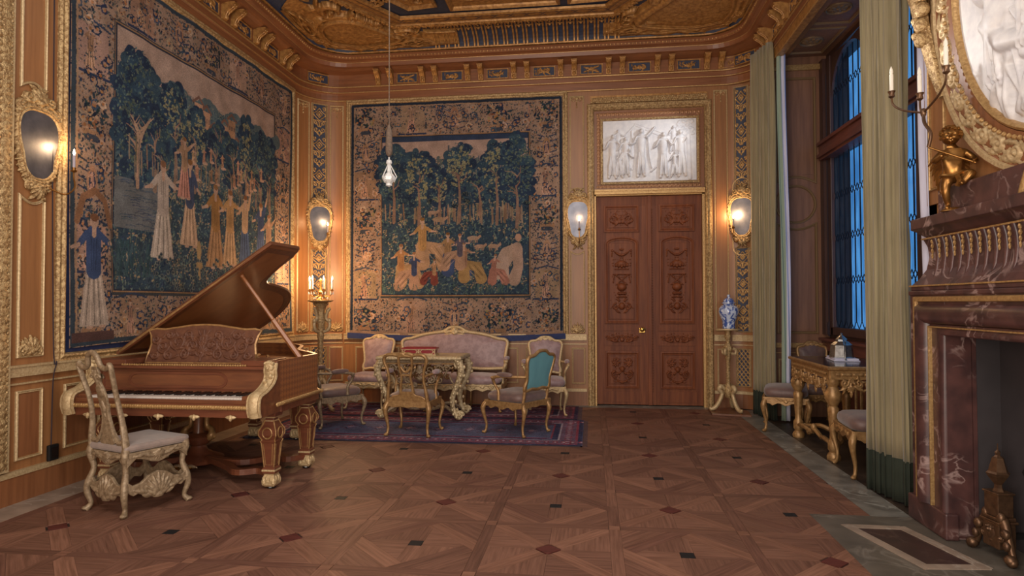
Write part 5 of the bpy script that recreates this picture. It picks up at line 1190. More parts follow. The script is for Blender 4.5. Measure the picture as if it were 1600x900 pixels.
def cab_leg(x, y, zt, ox, oy, r=.022, foot=1.0, kn=.035):
    mb = MB(); P = [(x, y, zt), (x+ox*kn, y+oy*kn, zt*.84), (x+ox*kn*.7, y+oy*kn*.7, zt*.62), (x-ox*.005, y-oy*.005, zt*.3), (x+ox*.004, y+oy*.004, zt*.1), (x+ox*.025*foot, y+oy*.025*foot, .012)]
    P = smoothpath(P, 4); R = lerp_list([r*1.15, r*1.3, r*.95, r*.62, r*.62, r*.95], len(P)); mb.tube(P, R, 8)
    mb.ball((x+ox*.028*foot, y+oy*.028*foot, .016), r*.95, r*.95, .016, 8, 4)
    return mb
def apron_poly(L_, h, drop=.03):
    P = [(-L_/2, h), (L_/2, h)]; k = 16
    for i in range(k+1):
        t = 1-2*i/k; P.append((t*L_/2, -drop*(math.cos(t*PI*1.5)**2)*(1 if abs(t) < .66 else .3)+(.6*h*abs(t)**4)*0))
    return P
def aprons(par, w, d, zt, h, m, carve=None, cm=None, names='seat_rail'):
    mb = MB()
    mb.prism(apron_poly(w, h), (0, d/2-.012, zt-h), (1, 0, 0), (0, 0, 1), -.022)
    mb.prism(apron_poly(w, h, .01), (0, -d/2-.010, zt-h), (1, 0, 0), (0, 0, 1), -.022)
    for s_ in (-1, 1): mb.prism(apron_poly(d, h), (s_*(w/2-.001)+.011, 0, zt-h), (0, 1, 0), (0, 0, 1), -.022)
    o = mb.build(names, m, par, bevel=.004)
    if carve:
        f = HF(w*.8, h*1.5, int(w*200), int(h*330)); f.shell(0, -h*.25, h*.7, .014, 7); f.leaf(.03, -.005, .1, w*.16, .012, .012, .5); f.leaf(w*.15, .01, -.1, w*.16, .012, .012, -.5); f.scroll(w*.3, 0, h*.25, PI, 1.1, 1, .01, .006, .012); f.sym()
        f.mesh('rail_carving', lambda x, y, q: np.stack([-x, d/2+.010+q, zt-h*.55+y], 1), cm or m, par)
    return o
def upholstered(name, label, cat, group, loc, rz, w=.52, d=.48, sh=.44, bh=.95, arms=True, wood='gilt_pale', seatm='damask', backm='damask', rear=None, sw=None):
    t = empty(name, loc, rz, label, cat, group)
    zt = sh-.09; h = .055; rw = sw or w*.84
    for sx in (-1, 1):
        cab_leg(sx*(w/2-.02), d/2-.02, zt, sx*.7, .7).build('leg', wood, t, smooth=True); cab_leg(sx*(rw/2-.02), -d/2+.02, zt, sx*.3, -.8).build('leg', wood, t, smooth=True)
    aprons(t, w-.02, d-.02, sh-.06, .06, wood, True)
    superpill(MB(), (0, .0, sh-.065), w-.01, d-.01, .115, .35).build('seat_cushion', seatm, t, smooth=True)
    tilt = math.radians(11); b0 = Vector((0, -d/2+.01, sh+.02))
    def T(x, o_, z): q = z-sh; return (x, b0.y+.0+o_*math.cos(tilt)-q*math.sin(tilt), sh+q*math.cos(tilt)+o_*math.sin(tilt))
    B = bh/math.cos(tilt)*1.0; bw = w*.86/2
    half = [(0, B+.012), (bw*.28, B+.004), (bw*.55, B-.035), (bw*.86, B-.045), (bw*1.0, B-.085), (bw*.95, B-.17), (bw*.88, (B+sh)/2), (bw*.84, sh+.17), (bw*.92, sh+.10), (bw*.82, sh+.065), (bw*.4, sh+.08), (0, sh+.07)]
    full = half+[(-x, z) for x, z in half[-2:0:-1]]
    sm = [(p.x, p.y) for p in smoothpath([Vector((x, z, 0)) for x, z in full], 3, True)]
    MB().tube([T(x, 0, z) for x, z in sm], .019, 8, closed=True).build('backrest_frame', wood, t, smooth=True)
    MB().tube([T(sx*bw*.86, 0, z) for z in (sh+.12, sh-.07) for sx in (1,)], .018, 6).tube([T(-bw*.86, 0, z) for z in (sh+.12, sh-.07)], .018, 6).build('back_stile', wood, t, smooth=True)
    fillpad(MB(), sm, lambda x, q, z: T(x, q+.004, z), .045, .05).build('back_cushion', backm, t, smooth=True)
    fillpad(MB(), sm, lambda x, q, z: T(x, -q-.004, z), .008, .05).build('back_cover', rear or backm, t, smooth=True)
    f = HF(w*.42, .09, 60, 26); f.shell(0, -.03, .055, .014, 7); f.leaf(.01, -.01, .2, w*.15, .012, .012, -.3); f.scroll(w*.13, -.02, .02, PI, 1, 1, .008, .005, .01); f.sym()
    f.mesh('crest_carving', lambda x, y, q: np.array([T(-a, .016+c_, B+b_-.002) for a, b_, c_ in zip(x, y, q)]), wood, t)
    if arms:
        for sx in (-1, 1):
            P = smoothpath([T(sx*bw*.92, 0, sh+.22), (sx*(w/2+.01), -d/2+.10, sh+.215), (sx*(w/2+.035), -.02, sh+.215), (sx*(w/2+.03), .09, sh+.19), (sx*(w/2-.005), .10, sh+.12), (sx*(w/2-.01), .055, sh+.05), (sx*(w/2-.012), .05, sh-.05)], 5)
            MB().tube(P, lerp_list([.015, .016, .016, .02, .015, .016, .02], len(P)), 8).ball((sx*(w/2+.034), .10, sh+.195), .022, .022, .018, 8, 5).build('arm', wood, t, smooth=True)
            superpill(MB(), (sx*(w/2+.022), -.06, sh+.215), .065, .21, .045, .8).build('arm_pad', seatm, t, smooth=True)
    return t
upholstered('armchair', 'upholstered armchair with bright teal cloth on the outside of its back', 'armchair', 'gilt seats round the salon table', (-.82, 7.04, .012), math.radians(58), w=.56, d=.52, sh=.43, bh=.90, wood='gold_wood', seatm='damask_dark', backm='damask_dark', rear='teal')
upholstered('armchair', 'silver-grey framed armchair with mauve seat beside the piano tail, facing the table', 'armchair', 'gilt seats round the salon table', (-3.05, 7.24, .012), math.radians(-41.7), w=.56, d=.52, sh=.42, bh=.86, wood='silver', seatm='damask_dark')
upholstered('armchair', 'gilt armchair half hidden behind the teal-backed armchair, its back to the end wall', 'armchair', 'gilt seats round the salon table', (-.60, 8.28, .012), math.radians(184), w=.52, d=.48, sh=.43, bh=.95, wood='gilt_pale')
upholstered('side_chair', 'armless gilt chair with mauve damask seat and back left of the sofa', 'chair', 'gilt seats round the salon table', (-3.05, 8.52, .012), math.radians(178), w=.54, d=.50, sh=.43, bh=.95, arms=False, wood='gilt_pale')
# chair in the window bay behind the bay table (only its crest shows over the table)
upholstered('side_chair', 'gilt chair in the window bay, only its curved crest showing behind the carved table', 'chair', None, (2.71, 8.02, 0), math.radians(180), w=.40, d=.40, sh=.42, bh=.93, arms=False, wood='gold_wood', seatm='damask_dark', backm='damask_dark')

# the sofa
def sofa():
    w, d, sh, B = 1.52, .56, .43, 1.0
    t = empty('sofa', (-1.93, 8.50, .012), math.radians(180), 'gilt sofa in mauve damask with arched crest under the end wall tapestry', 'sofa')
    zt = sh-.09
    for sx in (-1, -.36, .36, 1): cab_leg(sx*(w/2-.03), d/2-.02, zt, sx*.5, .7).build('leg', 'gold_wood', t, smooth=True)
    for sx in (-1, -.36, .36, 1): cab_leg(sx*(w/2-.06), -d/2+.03, zt, 0, -.8).build('leg', 'gold_wood', t, smooth=True)
    mb = MB()
    for k in (-1, 0, 1): mb.prism(apron_poly(w/3, .065, .028), (k*w/3, d/2-.012, sh-.13), (1, 0, 0), (0, 0, 1), -.022)
    for s_ in (-1, 1): mb.prism(apron_poly(d, .06), (s_*(w/2-.012)+.011, 0, sh-.125), (0, 1, 0), (0, 0, 1), -.022)
    mb.box(-w/2, w/2, -d/2, -d/2+.02, sh-.12, sh-.06); mb.build('seat_rail', 'gilt_pale', t, bevel=.004)
    f = HF(w*.9, .1, 280, 34)
    for cx in (-w/3, 0, w/3): f.shell(cx, -.02, .045, .014, 7)
    for cx in (-.62, -.38, -.12, .12, .38, .62): f.scroll(cx, 0, .03, 0 if cx > 0 else PI, 1.1, 1, .01, .006, .012); f.leaf(cx, .01, .2, .1, .012, .012, -.4)
    f.sym(); f.mesh('rail_carving', lambda x, y, q: np.stack([-x, d/2+.010+q, sh-.09+y], 1), 'gilt_pale', t)
    superpill(MB(), (0, .02, sh-.07), w-.03, d-.02, .13, .22, n=48).build('seat_cushion', 'damask', t, smooth=True)
    tilt = math.radians(10); y0 = -d/2+.02
    def T(x, o_, z): q = z-sh; return (x, y0+o_*math.cos(tilt)-q*math.sin(tilt), sh+q*math.cos(tilt)+o_*math.sin(tilt))
    half = [(0, B+.10), (.08, B+.09), (.18, B+.035), (.32, B+.015), (.48, B-.015), (.62, B-.06), (.72, B-.075), (.76, B-.12), (.745, B-.22), (.73, sh+.22), (.74, sh+.12), (.70, sh+.095), (.4, sh+.085), (.15, sh+.10), (0, sh+.09)]
    full = half+[(-x, z) for x, z in half[-2:0:-1]]
    sm = [(p.x, p.y) for p in smoothpath([Vector((x, z, 0)) for x, z in full], 4, True)]
    MB().tube([T(x, 0, z) for x, z in sm], .024, 8, closed=True).build('backrest_frame', 'gilt_pale', t, smooth=True)
    inner = [(x*.965, sh+.1+(z-sh-.1)*(.95-.11*max(0, 1-abs(x)/.2)) if z > sh+.3 else z+.015) for x, z in sm]
    fillpad(MB(), inner, lambda x, q, z: T(x, q+.004, z), .05, .0, 7).build('back_cushion', 'damask', t, smooth=True)
    fillpad(MB(), sm, lambda x, q, z: T(x, -q-.004, z), .008, .03).build('back_cover', 'damask', t, smooth=True)
    f = HF(.42, .18, 110, 50); f.shell(0, -.05, .11, .024, 9, 1, .01); f.leaf(.03, -.02, .1, .16, .022, .022, -.35); f.leaf(.03, -.05, -.4, .12, .018, .02, .5); f.scroll(.12, -.02, .03, PI, 1.1, 1, .012, .007, .02); f.blob(0, 0, .03, .045, .03, 0, .01); f.sym()
    f.mesh('crest_carving', lambda x, y, q: np.array([T(-a, .012+c_, B+.055+b_) for a, b_, c_ in zip(x, y, q)]), 'gilt_pale', t)
    for sx in (-1, 1):
        P = smoothpath([T(sx*.735, 0, sh+.24), (sx*.77, -.12, sh+.235), (sx*.80, .04, sh+.23), (sx*.79, .13, sh+.18), (sx*.765, .12, sh+.10), (sx*.75, .08, sh+.0), (sx*.745, .08, sh-.08)], 5)
        MB().tube(P, lerp_list([.018, .02, .02, .024, .018, .02, .024], len(P)), 8).ball((sx*.80, .12, sh+.22), .028, .028, .024, 8, 5).build('arm', 'gilt_pale', t, smooth=True)
        superpill(MB(), (sx*.785, -.05, sh+.235), .07, .22, .045, .8).build('arm_pad', 'damask', t, smooth=True)
        MB().tube([T(sx*.72, 0, sh+.12), T(sx*.72, 0, sh-.08)], .02, 6).build('back_stile', 'gilt_pale', t)
sofa()

# armchair with an open splat back seen from behind
def splat_armchair():
    t = empty('armchair', (-1.955, 6.87, .012), math.radians(-4), 'gilt-wood armchair with an open pierced splat back, turned away before the carved table', 'armchair', 'gilt seats round the salon table')
    w, d, sh = .50, .46, .43; m = 'gold_wood'
    for sx in (-1, 1):
        cab_leg(sx*(w/2-.02), d/2-.02, .34, sx*.7, .7).build('leg', m, t, smooth=True)
        cab_leg(sx*.225, -d/2+.02, .36, sx*.6, -.6, .024).build('leg', m, t, smooth=True)
    aprons(t, w-.02, d-.02, sh-.05, .06, m, True)
    superpill(MB(), (0, .01, sh-.06), w-.02, d-.03, .10, .35).build('seat_cushion', 'damask_dark', t, smooth=True)
    tilt = math.radians(9)
    def T(x, z, o_=0): q = z-sh; return (x, -d/2+.01-q*math.sin(tilt)+o_, sh+q*math.cos(tilt))
    # wide shaped shoe rail
    P = [(-.235, .33), (.235, .33), (.235, .40), (.20, .44), (.15, .46), (.11, .50), (.08, .50), (-.08, .50), (-.11, .50), (-.15, .46), (-.20, .44), (-.235, .40)]
    bot = [(.235, .36), (.235, .33), (.15, .355), (.08, .34), (0, .325), (-.08, .34), (-.15, .355), (-.235, .33), (-.235, .36)]
    poly = [(-.235, .37), (-.235, .33), (-.15, .352), (-.08, .338), (0, .325), (.08, .338), (.15, .352), (.235, .33), (.235, .37), (.22, .40), (.17, .435), (.10, .45), (.06, .485), (-.06, .485), (-.10, .45), (-.17, .435), (-.22, .40)]
    V = [T(x, z, -.012) for x, z in poly]+[T(x, z, .014) for x, z in poly]; n = len(poly)
    MB().add(V, [tuple(range(n)), tuple(range(n, 2*n))]+[(i, (i+1) % n, n+(i+1) % n, n+i) for i in range(n)]).build('back_rail', m, t, bevel=.006)
    for sx in (-1, 1):
        P = smoothpath([T(sx*.225, z) if not isinstance(z, tuple) else T(*z) for z in ()]+[T(sx*a, z) for a, z in ((.225, .35), (.215, .48), (.195, .60), (.205, .72), (.235, .80), (.235, .85), (.20, .885), (.13, .89), (.06, .875), (0, .88))], 5)
        MB().tube(P, lerp_list([.026, .02, .017, .017, .019, .021, .022, .02, .022, .026], len(P)), 8, flat=.9).build('back_stile', m, t, smooth=True)
        P = smoothpath([T(sx*a, z) for a, z in ((.07, .47), (.065, .55), (.05, .64), (.065, .72), (.075, .80), (.07, .88))], 5)
        MB().tube(P, lerp_list([.024, .016, .015, .016, .017, .02], len(P)), 8, flat=.8).build('splat_bar', m, t, smooth=True)
        P = smoothpath([T(sx*.215, .66), (sx*.25, -.13, .665), (sx*.275, -.03, .66), (sx*.275, .07, .64), (sx*.245, .09, .57), (sx*.235, .045, .49), (sx*.24, .04, .38)], 5)
        MB().tube(P, lerp_list([.014, .015, .016, .02, .014, .015, .02], len(P)), 8).build('arm', m, t, smooth=True)
        superpill(MB(), (sx*.27, -.05, .665), .06, .17, .045, .8).build('arm_pad', 'damask', t, smooth=True)
    MB().tube(smoothpath([T(-.055, .76), T(-.03, .715), T(0, .70), T(.03, .715), T(.055, .76)], 4), .014, 8).tube([T(-.055, .665), T(.055, .665)], .013, 8).build('splat_link', m, t, smooth=True)
    MB().tube(smoothpath([T(-.09, .885), T(-.03, .90), T(0, .885), T(.03, .90), T(.09, .885)], 4), .022, 8).build('crest_rail', m, t, smooth=True)
splat_armchair()

# stools in the bay
def stool(loc, rz, label, w=.55, d=.46, sh=.46):
    t = empty('stool', loc, rz, label, 'stool', 'gilt stools of the window bay')
    for sx in (-1, 1):
        for sy in (-1, 1): cab_leg(sx*(w/2-.02), sy*(d/2-.02), sh-.10, sx*.7, sy*.7, .024).build('leg', 'gold_wood', t, smooth=True)
    aprons(t, w-.01, d-.01, sh-.07, .065, 'gold_wood', True)
    f = HF(d*.7, .07, 80, 24); f.shell(0, -.02, .04, .012, 7); f.leaf(.02, 0, .1, .1, .01, .01, .4); f.sym(); f.mesh('rail_carving', lambda x, y, q: np.stack([-(w/2+.006)-q, x, y+sh-.105], 1), 'gold_wood', t)
    superpill(MB(), (0, 0, sh-.075), w, d, .125, .4, n=36).build('seat_cushion', 'damask_dark', t, smooth=True)
stool((2.20, 7.62, 0), math.radians(74), 'long gilt stool with mauve cushion between the vase stand curtain and the bay table')
stool((2.36, 5.76, 0), math.radians(85), 'gilt stool with brown cushion half hidden by the nearer olive curtain')

# silvered chair at the keyboard: tall splat back, arcaded sides with carved stretchers
def silver_chair():
    t = empty('side_chair', (-3.255, 4.235, 0), math.radians(-19), 'tall-backed silver-gilt chair with carved splat and shell stretchers at the piano keyboard', 'chair')
    w, d, sh, m = .42, .46, .46, 'silver'
    for sx in (-1, 1):
        for sy, ox in ((-1, -.3), (1, .5)):
            x, y = sx*(w/2-.02), sy*(d/2-.02)
            if sy > 0: x = sx*(w/2+.01)
            P = smoothpath([(x, y, .45), (x+sx*.004, y+sy*.006, .40), (x-sx*.012, y-sy*.01, .30), (x+sx*.01, y+sy*.012, .20), (x+sx*.016, y+sy*.018, .13), (x+sx*.0, y+sy*.0, .05), (x+sx*.02, y+sy*.022, .012)], 4)
            MB().tube(P, lerp_list([.026, .027, .019, .026, .022, .016, .024], len(P)), 8).ball((x+sx*.022, y+sy*.026, .017), .024, .024, .017, 8, 4).build('leg', m, t, smooth=True)
    def arcade(T, L_, nm, deep):
        # seat rail, with arched spandrels, and a lower stretcher bowed upward with a shell
        up = [(-L_/2, .43), (L_/2, .43)]+[(L_/2*q, z) for q, z in ((1, .33), (.86, .36), (.72, .385), (.45, .37), (.2, .345), (0, .335), (-.2, .345), (-.45, .37), (-.72, .385), (-.86, .36), (-1, .33))]
        lo = [(L_/2*q, z) for q, z in ((-1, .17), (-.8, .135), (-.55, .15), (-.3, .115), (0, .10), (.3, .115), (.55, .15), (.8, .135), (1, .17), (1, .24), (.8, .205), (.55, .215), (.3, .255), (0, .275), (-.3, .255), (-.55, .215), (-.8, .205), (-1, .24))]
        mb = MB()
        for poly in (up, lo):
            n = len(poly); V = [T(x, z, -.012) for x, z in poly]+[T(x, z, .012) for x, z in poly]
            mb.add(V, [tuple(range(n)), tuple(range(n, 2*n))]+[(i, (i+1) % n, n+(i+1) % n, n+i) for i in range(n)])
        mb.build(nm, m, t, bevel=.005)
        f = HF(L_*.95, .20, 110, 56)
        f.shell(0, -.085, .15, .02, 9); f.leaf(.07, -.05, .1, .11, .016, .016, .3); f.leaf(.05, -.08, -.1, .08, .014, .014, .9); f.sym()
        f2 = HF(L_*.9, .09, 110, 30); f2.shell(0, .035, .07, .016, 9, -1); f2.leaf(.03, .0, .1, .12, .014, .014, .5); f2.leaf(.1, .02, -.2, .08, .012, .012, .3); f2.sym()
        f.mesh('shell_carving', lambda x, y, q: np.array([T(a, .195+b_, .012+c_) for a, b_, c_ in zip(x, y, q)]), m, t)
        f2.mesh('rail_carving', lambda x, y, q: np.array([T(a, .385+b_, .012+c_) for a, b_, c_ in zip(x, y, q)]), m, t)
    arcade(lambda x, z, o_: (w/2-.005+o_+.03*(x/d+.5), x, z), d-.03, 'side_rail', 1)
    arcade(lambda x, z, o_: (-(w/2-.005+o_+.03*(x/d+.5)), x, z), d-.03, 'side_rail', 1)
    arcade(lambda x, z, o_: (x, d/2-.02+o_, z), w-.02, 'front_rail', 1)
    arcade(lambda x, z, o_: (x, -(d/2-.02+o_), z), w-.06, 'rear_rail', 1)
    # flat loose seat
    s_ = MB(); s_.prism([(-w/2, -d/2), (w/2, -d/2), (w/2+.03, d/2-.02), (w/2+.01, d/2+.02), (-w/2-.01, d/2+.02), (-w/2-.03, d/2-.02)], (0, 0, .432), (1, 0, 0), (0, 1, 0), .05); s_.build('seat_cushion', mat('grey_silk', c(132, 116, 108), c(148, 130, 120), .55, scale=(20, 20, 20), sheen=.3), t, bevel=.018)
    tilt = math.radians(9)
    def T(x, z, o_=0): q = z-.46; return (x, -d/2+.02-q*math.sin(tilt)*1.0+o_+.03*math.sin(max(0, q)*7)*.6, .46+q)
    for sx in (-1, 1):
        P = smoothpath([T(sx*a, z) for a, z in ((.19, .42), (.185, .52), (.165, .66), (.155, .80), (.17, .94), (.178, 1.03), (.16, 1.045))], 5)
        MB().tube(P, lerp_list([.028, .024, .019, .017, .018, .018, .016], len(P)), 8, flat=.8).build('back_stile', m, t, smooth=True)
        P = smoothpath([T(sx*a, z) for a, z in ((.175, .50), (.12, .495), (.085, .53), (.05, .60), (.03, .70), (.05, .76))], 4)
        MB().tube(P, lerp_list([.018, .02, .016, .013, .012, .01], len(P)), 6).build('splat_bar', m, t, smooth=True)
    P = smoothpath([T(-.175, 1.035), T(-.12, 1.01), T(-.07, 1.03), T(-.05, 1.09), T(0, 1.12), T(.05, 1.09), T(.07, 1.03), T(.12, 1.01), T(.175, 1.035)], 4)
    MB().tube(P, .019, 8, flat=.9).build('crest_rail', m, t, smooth=True)
    prof = [(.045, .47), (.085, .49), (.055, .54), (.04, .64), (.035, .72), (.05, .80), (.04, .86), (.022, .92), (.04, .98), (.03, 1.02)]
    outl = [(x, z) for x, z in prof]+[(-x, z) for x, z in prof[::-1]]; n = len(outl)
    V = [T(x, z, -.009) for x, z in outl]+[T(x, z, .009) for x, z in outl]
    MB().add(V, [tuple(range(n)), tuple(range(n, 2*n))]+[(i, (i+1) % n, n+(i+1) % n, n+i) for i in range(n)]).build('splat', m, t, bevel=.004)
    f = HF(.12, .4, 40, 120); f.blob(0, .05, .035, .05, .014); f.leaf(0, .1, PI/2-.3, .12, .016, .014, .9); f.leaf(0, -.02, -PI/2+.3, .12, .014, .012, -.7); f.scroll(.03, .15, .02, 0, 1, 1, .008, .005, .012); f.sym()
    for s2 in (-1, 1): f.mesh('splat_carving', lambda x, y, q, s2=s2: np.array([T(a, .8+b_, s2*(.009+c_)) for a, b_, c_ in zip(x, y, q)]), m, t)
silver_chair()

# ------------------------------------------------------------------ rugs
def rug(loc, W, D, label, seed, pal):
    t = Cloth(W, D, int(W*110), int(D*110), seed, pal['bg']); r = t.r
    e = .0
    for ins, wd, col in ((0, .05, pal['dark']), (.05, .03, pal['red']), (.08, .16, pal['mid']), (.24, .02, pal['pale']), (.26, .06, pal['dark']), (.32, .02, pal['red'])):
        for a in (ins,): t.rect(a, a+wd, a, D-a, col); t.rect(W-a-wd, W-a, a, D-a, col); t.rect(a, W-a, a, a+wd, col); t.rect(a, W-a, D-a-wd, D-a, col)
    for k in range(int(W/.09)):
        for y_ in (.155, D-.155): t.ell(.1+k*.09, y_, .03, .045, t.jit(pal['red'])); t.ell(.1+k*.09, y_, .014, .022, t.jit(pal['pale']))
    for k in range(int(D/.09)):
        for x_ in (.155, W-.155): t.ell(x_, .1+k*.09, .045, .03, t.jit(pal['red'])); t.ell(x_, .1+k*.09, .022, .014, t.jit(pal['pale']))
    n = int((W-.8)/.34); m = max(1, int((D-.8)/.34))
    for i in range(n):
        for j in range(m):
            cx, cy = .4+(i+.5)*(W-.8)/n, .4+(j+.5)*(D-.8)/m
            for R_, col in ((.15, pal['mid']), (.12, pal['dark']), (.09, pal['pale2']), (.055, pal['red']), (.025, pal['pale'])):
                for q in range(4): t.line([(cx, cy), (cx+R_*math.cos(q*PI/2), cy+R_*math.sin(q*PI/2))], [R_*.55, .006], t.jit(col))
    for _ in range(int(W*D*520)): x_, y_ = r.uniform(0, W), r.uniform(0, D); t.line([(x_, y_), (x_+r.uniform(.01, .05), y_)], .004, t.jit(r.choice([pal['dark'], pal['red'], pal['pale2'], pal['mid']])), .7)
    for k in range(int(D/.035)): t.line([(.38, k*.035), (W-.38, k*.035)], .0035, pal['dark'], .35)
    th = empty('rug', loc, label=label, cat='rug', group='oriental rugs under the seating')
    tapestry_mesh_kind(t, th, W, D)
    fb = MB()
    for k in range(int(D/.022)):
        for sx in (0, W):
            s_ = -1 if sx == 0 else 1; y_ = k*.022+.01; fb.tube([(sx, y_, .006), (sx+s_*.03, y_+r.uniform(-.008, .008), .003), (sx+s_*.05, y_+r.uniform(-.014, .014), .002)], .0022, 3)
    o = fb.build('fringe', mat('fringe_wool', c(96, 74, 76), rough=.95), th); o['kind'] = 'stuff'
    return th
def tapestry_mesh_kind(t, th, W, D):
    X, Y = np.meshgrid(t.x, t.y); ny, nx = t.ny, t.nx; i = np.arange((ny-1)*(nx-1)); j, k = i//(nx-1), i % (nx-1); a = j*nx+k
    Z_ = .010+.0015*np.sin(X*9+Y*4)*np.sin(Y*6); V = np.stack([X, Y, Z_], -1).reshape(-1, 3)
    mesh_np('woven_pile', V, np.stack([a, a+1, a+nx+1, a+nx], 1), 'rugwool', th, col=t.finish().reshape(-1, 3))
    MB().box(0, W, 0, .02, .0, .009).box(0, W, D-.02, D, 0, .009).box(0, .02, 0, D, 0, .009).box(W-.02, W, 0, D, 0, .009).build('rug_edge', 'cord', th)
rug((-3.72, 6.43, 0), 3.62, 1.42, 'nearer blue and red patterned rug under the front armchairs', 31, dict(bg=(104, 104, 132), dark=(64, 64, 92), red=(156, 70, 84), mid=(124, 92, 110), pale=(190, 172, 180), pale2=(126, 138, 168)))
rug((-3.86, 7.88, 0), 3.68, .98, 'farther wine-red patterned rug under the sofa and end wall chairs', 37, dict(bg=(124, 84, 98), dark=(72, 60, 84), red=(156, 76, 88), mid=(118, 80, 94), pale=(180, 156, 164), pale2=(118, 114, 138)))

# ------------------------------------------------------------------ carved table and casket
def salon_table():
    x0, x1, y0, y1, zt = -2.60, -1.57, 7.50, 8.06, .80
    t = empty('carved_table', ((x0+x1)/2, (y0+y1)/2, .012), 0, 'heavily carved silver-gilt table with a pale slab top in front of the sofa', 'table')
    w, d = x1-x0, y1-y0; zt -= .012
    MB().box(-w/2+.03, w/2-.03, -d/2+.03, d/2-.03, zt-.02, zt).build('table_top', 'creamtop', t, bevel=.004)
    V = MB().mould(lambda u, v, q: (u, v, zt-.028+q), rectp(-w/2, w/2, -d/2, d/2), [(.04, .028), (.01, .030), (-.012, .018), (-.016, 0), (-.006, -.016), (.03, -.022)]); V.build('top_edge', 'silver_pale', t)
    f = HF(w, .05, 300, 18)
    for k in range(24): f.leaf(-w/2+k*w/23, -.015, .9, .045, .009, .010, .8); f.blob(-w/2+.02+k*w/23, 0, .012, .014, .010)
    f.mesh('edge_carving', lambda x, y, q: np.stack([x, -d/2-.012-q, zt-.026+y], 1), 'silver_pale', t)
    f = HF(d, .05, 150, 18)
    for k in range(13): f.leaf(-d/2+k*d/12, -.015, .9, .045, .009, .010, .8)
    for s_ in (-1, 1): f.mesh('edge_carving', lambda x, y, q, s_=s_: np.stack([s_*(w/2+.012+q), x, zt-.026+y], 1), 'silver', t)
    # openwork aprons: strapwork, mask and pendant shell
    g = HF(w-.14, .42, 260, 112)
    g.stroke([(-.5*(w-.16), .16), (.5*(w-.16), .16)], .02, .02); g.shell(0, .02, .09, .026, 9); g.shell(0, -.02, .08, .022, 7, -1); g.blob(0, .08, .035, .045, .03)
    for cx, cy, R_, a0, sg in ((.12, .06, .06, PI, 1), (.24, .06, .06, 0, 1), (.34, .08, .045, PI, -1), (.14, -.06, .05, 1, -1), (.25, -.06, .045, 2, 1), (.06, -.13, .035, 0, 1)): g.scroll(cx, cy, R_, a0, 1.3, sg, .014, .008, .022)
    for q in ((.05, .12, .1, .13), (.17, .12, -.1, .14), (.3, .13, -.4, .12), (.1, 0, -.2, .12), (.2, 0, .3, .12), (.3, -.02, .8, .1), (.37, .0, -1.4, .16), (.08, -.1, .2, .13)): g.leaf(q[0], q[1], q[2], q[3], .015, .02, .6)
    g.sym().blur(1)
    for s_ in (-1, 1): g.mesh('apron_carving', lambda x, y, q, s_=s_: np.stack([x, s_*(d/2-.07+q), zt-.23+y], 1), 'gold_wood' if s_ > 0 else 'silver', t)
    for s_ in (-1, 1): MB().box(-w/2+.06, w/2-.06, s_*(d/2-.065)-.008, s_*(d/2-.065)+.008, zt-.10, zt-.03).build('frieze_rail', 'gold_wood', t)
    MB().box(-w/2+.05, -w/2+.066, -d/2+.06, d/2-.06, zt-.10, zt-.03).box(w/2-.066, w/2-.05, -d/2+.06, d/2-.06, zt-.10, zt-.03).build('frieze_rail', 'gold_wood', t)
    for sx in (-1, 1):
        for sy in (-1, 1):
            x, y = sx*(w/2-.07), sy*(d/2-.06); mb = MB()
            P = smoothpath([(x, y, zt-.03), (x+sx*.055, y+sy*.02, zt-.09), (x+sx*.075, y+sy*.03, zt-.20), (x+sx*.02, y+sy*.01, zt-.36), (x-sx*.035, y, zt-.50), (x-sx*.03, y, zt-.62), (x+sx*.02, y, .06), (x+sx*.065, y, .045)], 5)
            mb.tube(P, lerp_list([.04, .048, .044, .034, .036, .03, .034, .02], len(P)), 8, flat=.85)
            for (bx_, bz, R_) in ((x+sx*.05, .075, .052), (x+sx*.03, zt-.10, .05), (x-sx*.01, zt-.44, .03)):
                pts = [(bx_+R_*(1-.7*k/16)*math.cos(k*.62)*sx, y, bz+R_*(1-.7*k/16)*math.sin(k*.62)) for k in range(17)]; mb.tube(pts, lerp_list([.018, .011], 17), 6)
                mb.ball((bx_, y, bz), .02, .045, .02, 8, 5)
            for k in range(16):   # beaded vine climbing the leg
                t_ = k/15; p = P[int(t_*(len(P)-8))+2]; mb.ball((p.x+sx*.012*math.sin(k*1.7), p.y-.045*(1 if sy < 0 else -1), p.z), .018, .018, .02, 6, 4)
                if k % 2: mb.ball((p.x+sx*.045, p.y, p.z), .018, .018, .024, 6, 4)
            mb.build('leg', 'silver_pale', t, smooth=True)
    mb = MB()   # curved stretchers to a centre urn
    for sx in (-1, 1):
        for sy in (-1, 1): mb.tube(smoothpath([(sx*(w/2-.09), sy*(d/2-.07), .10), (sx*.28, sy*.12, .17), (sx*.12, sy*.05, .12), (0, 0, .14)], 5), .022, 6)
    mb.lathe([(.05, .10), (.08, .13), (.05, .17), (.03, .2), (.06, .25), (.065, .29), (.02, .34), (.004, .37)], 14); mb.build('stretcher', 'silver', t, smooth=True)
salon_table()
cs = empty('casket', (-2.125, 7.74, .80), math.radians(2), 'low crimson casket with gilt framing on the carved table', 'box')
MB().box(-.215, .215, -.10, .10, 0, .012).box(-.20, .20, -.088, .088, .012, .075).build('box_body', 'redpanel', cs, bevel=.003)
MB().box(-.215, .215, -.10, .10, .075, .092).box(-.19, .19, -.08, .08, .092, .098).build('lid', 'redpanel', cs, bevel=.004)
mq = lambda u, z, d_: (u, -.088-d_, z)
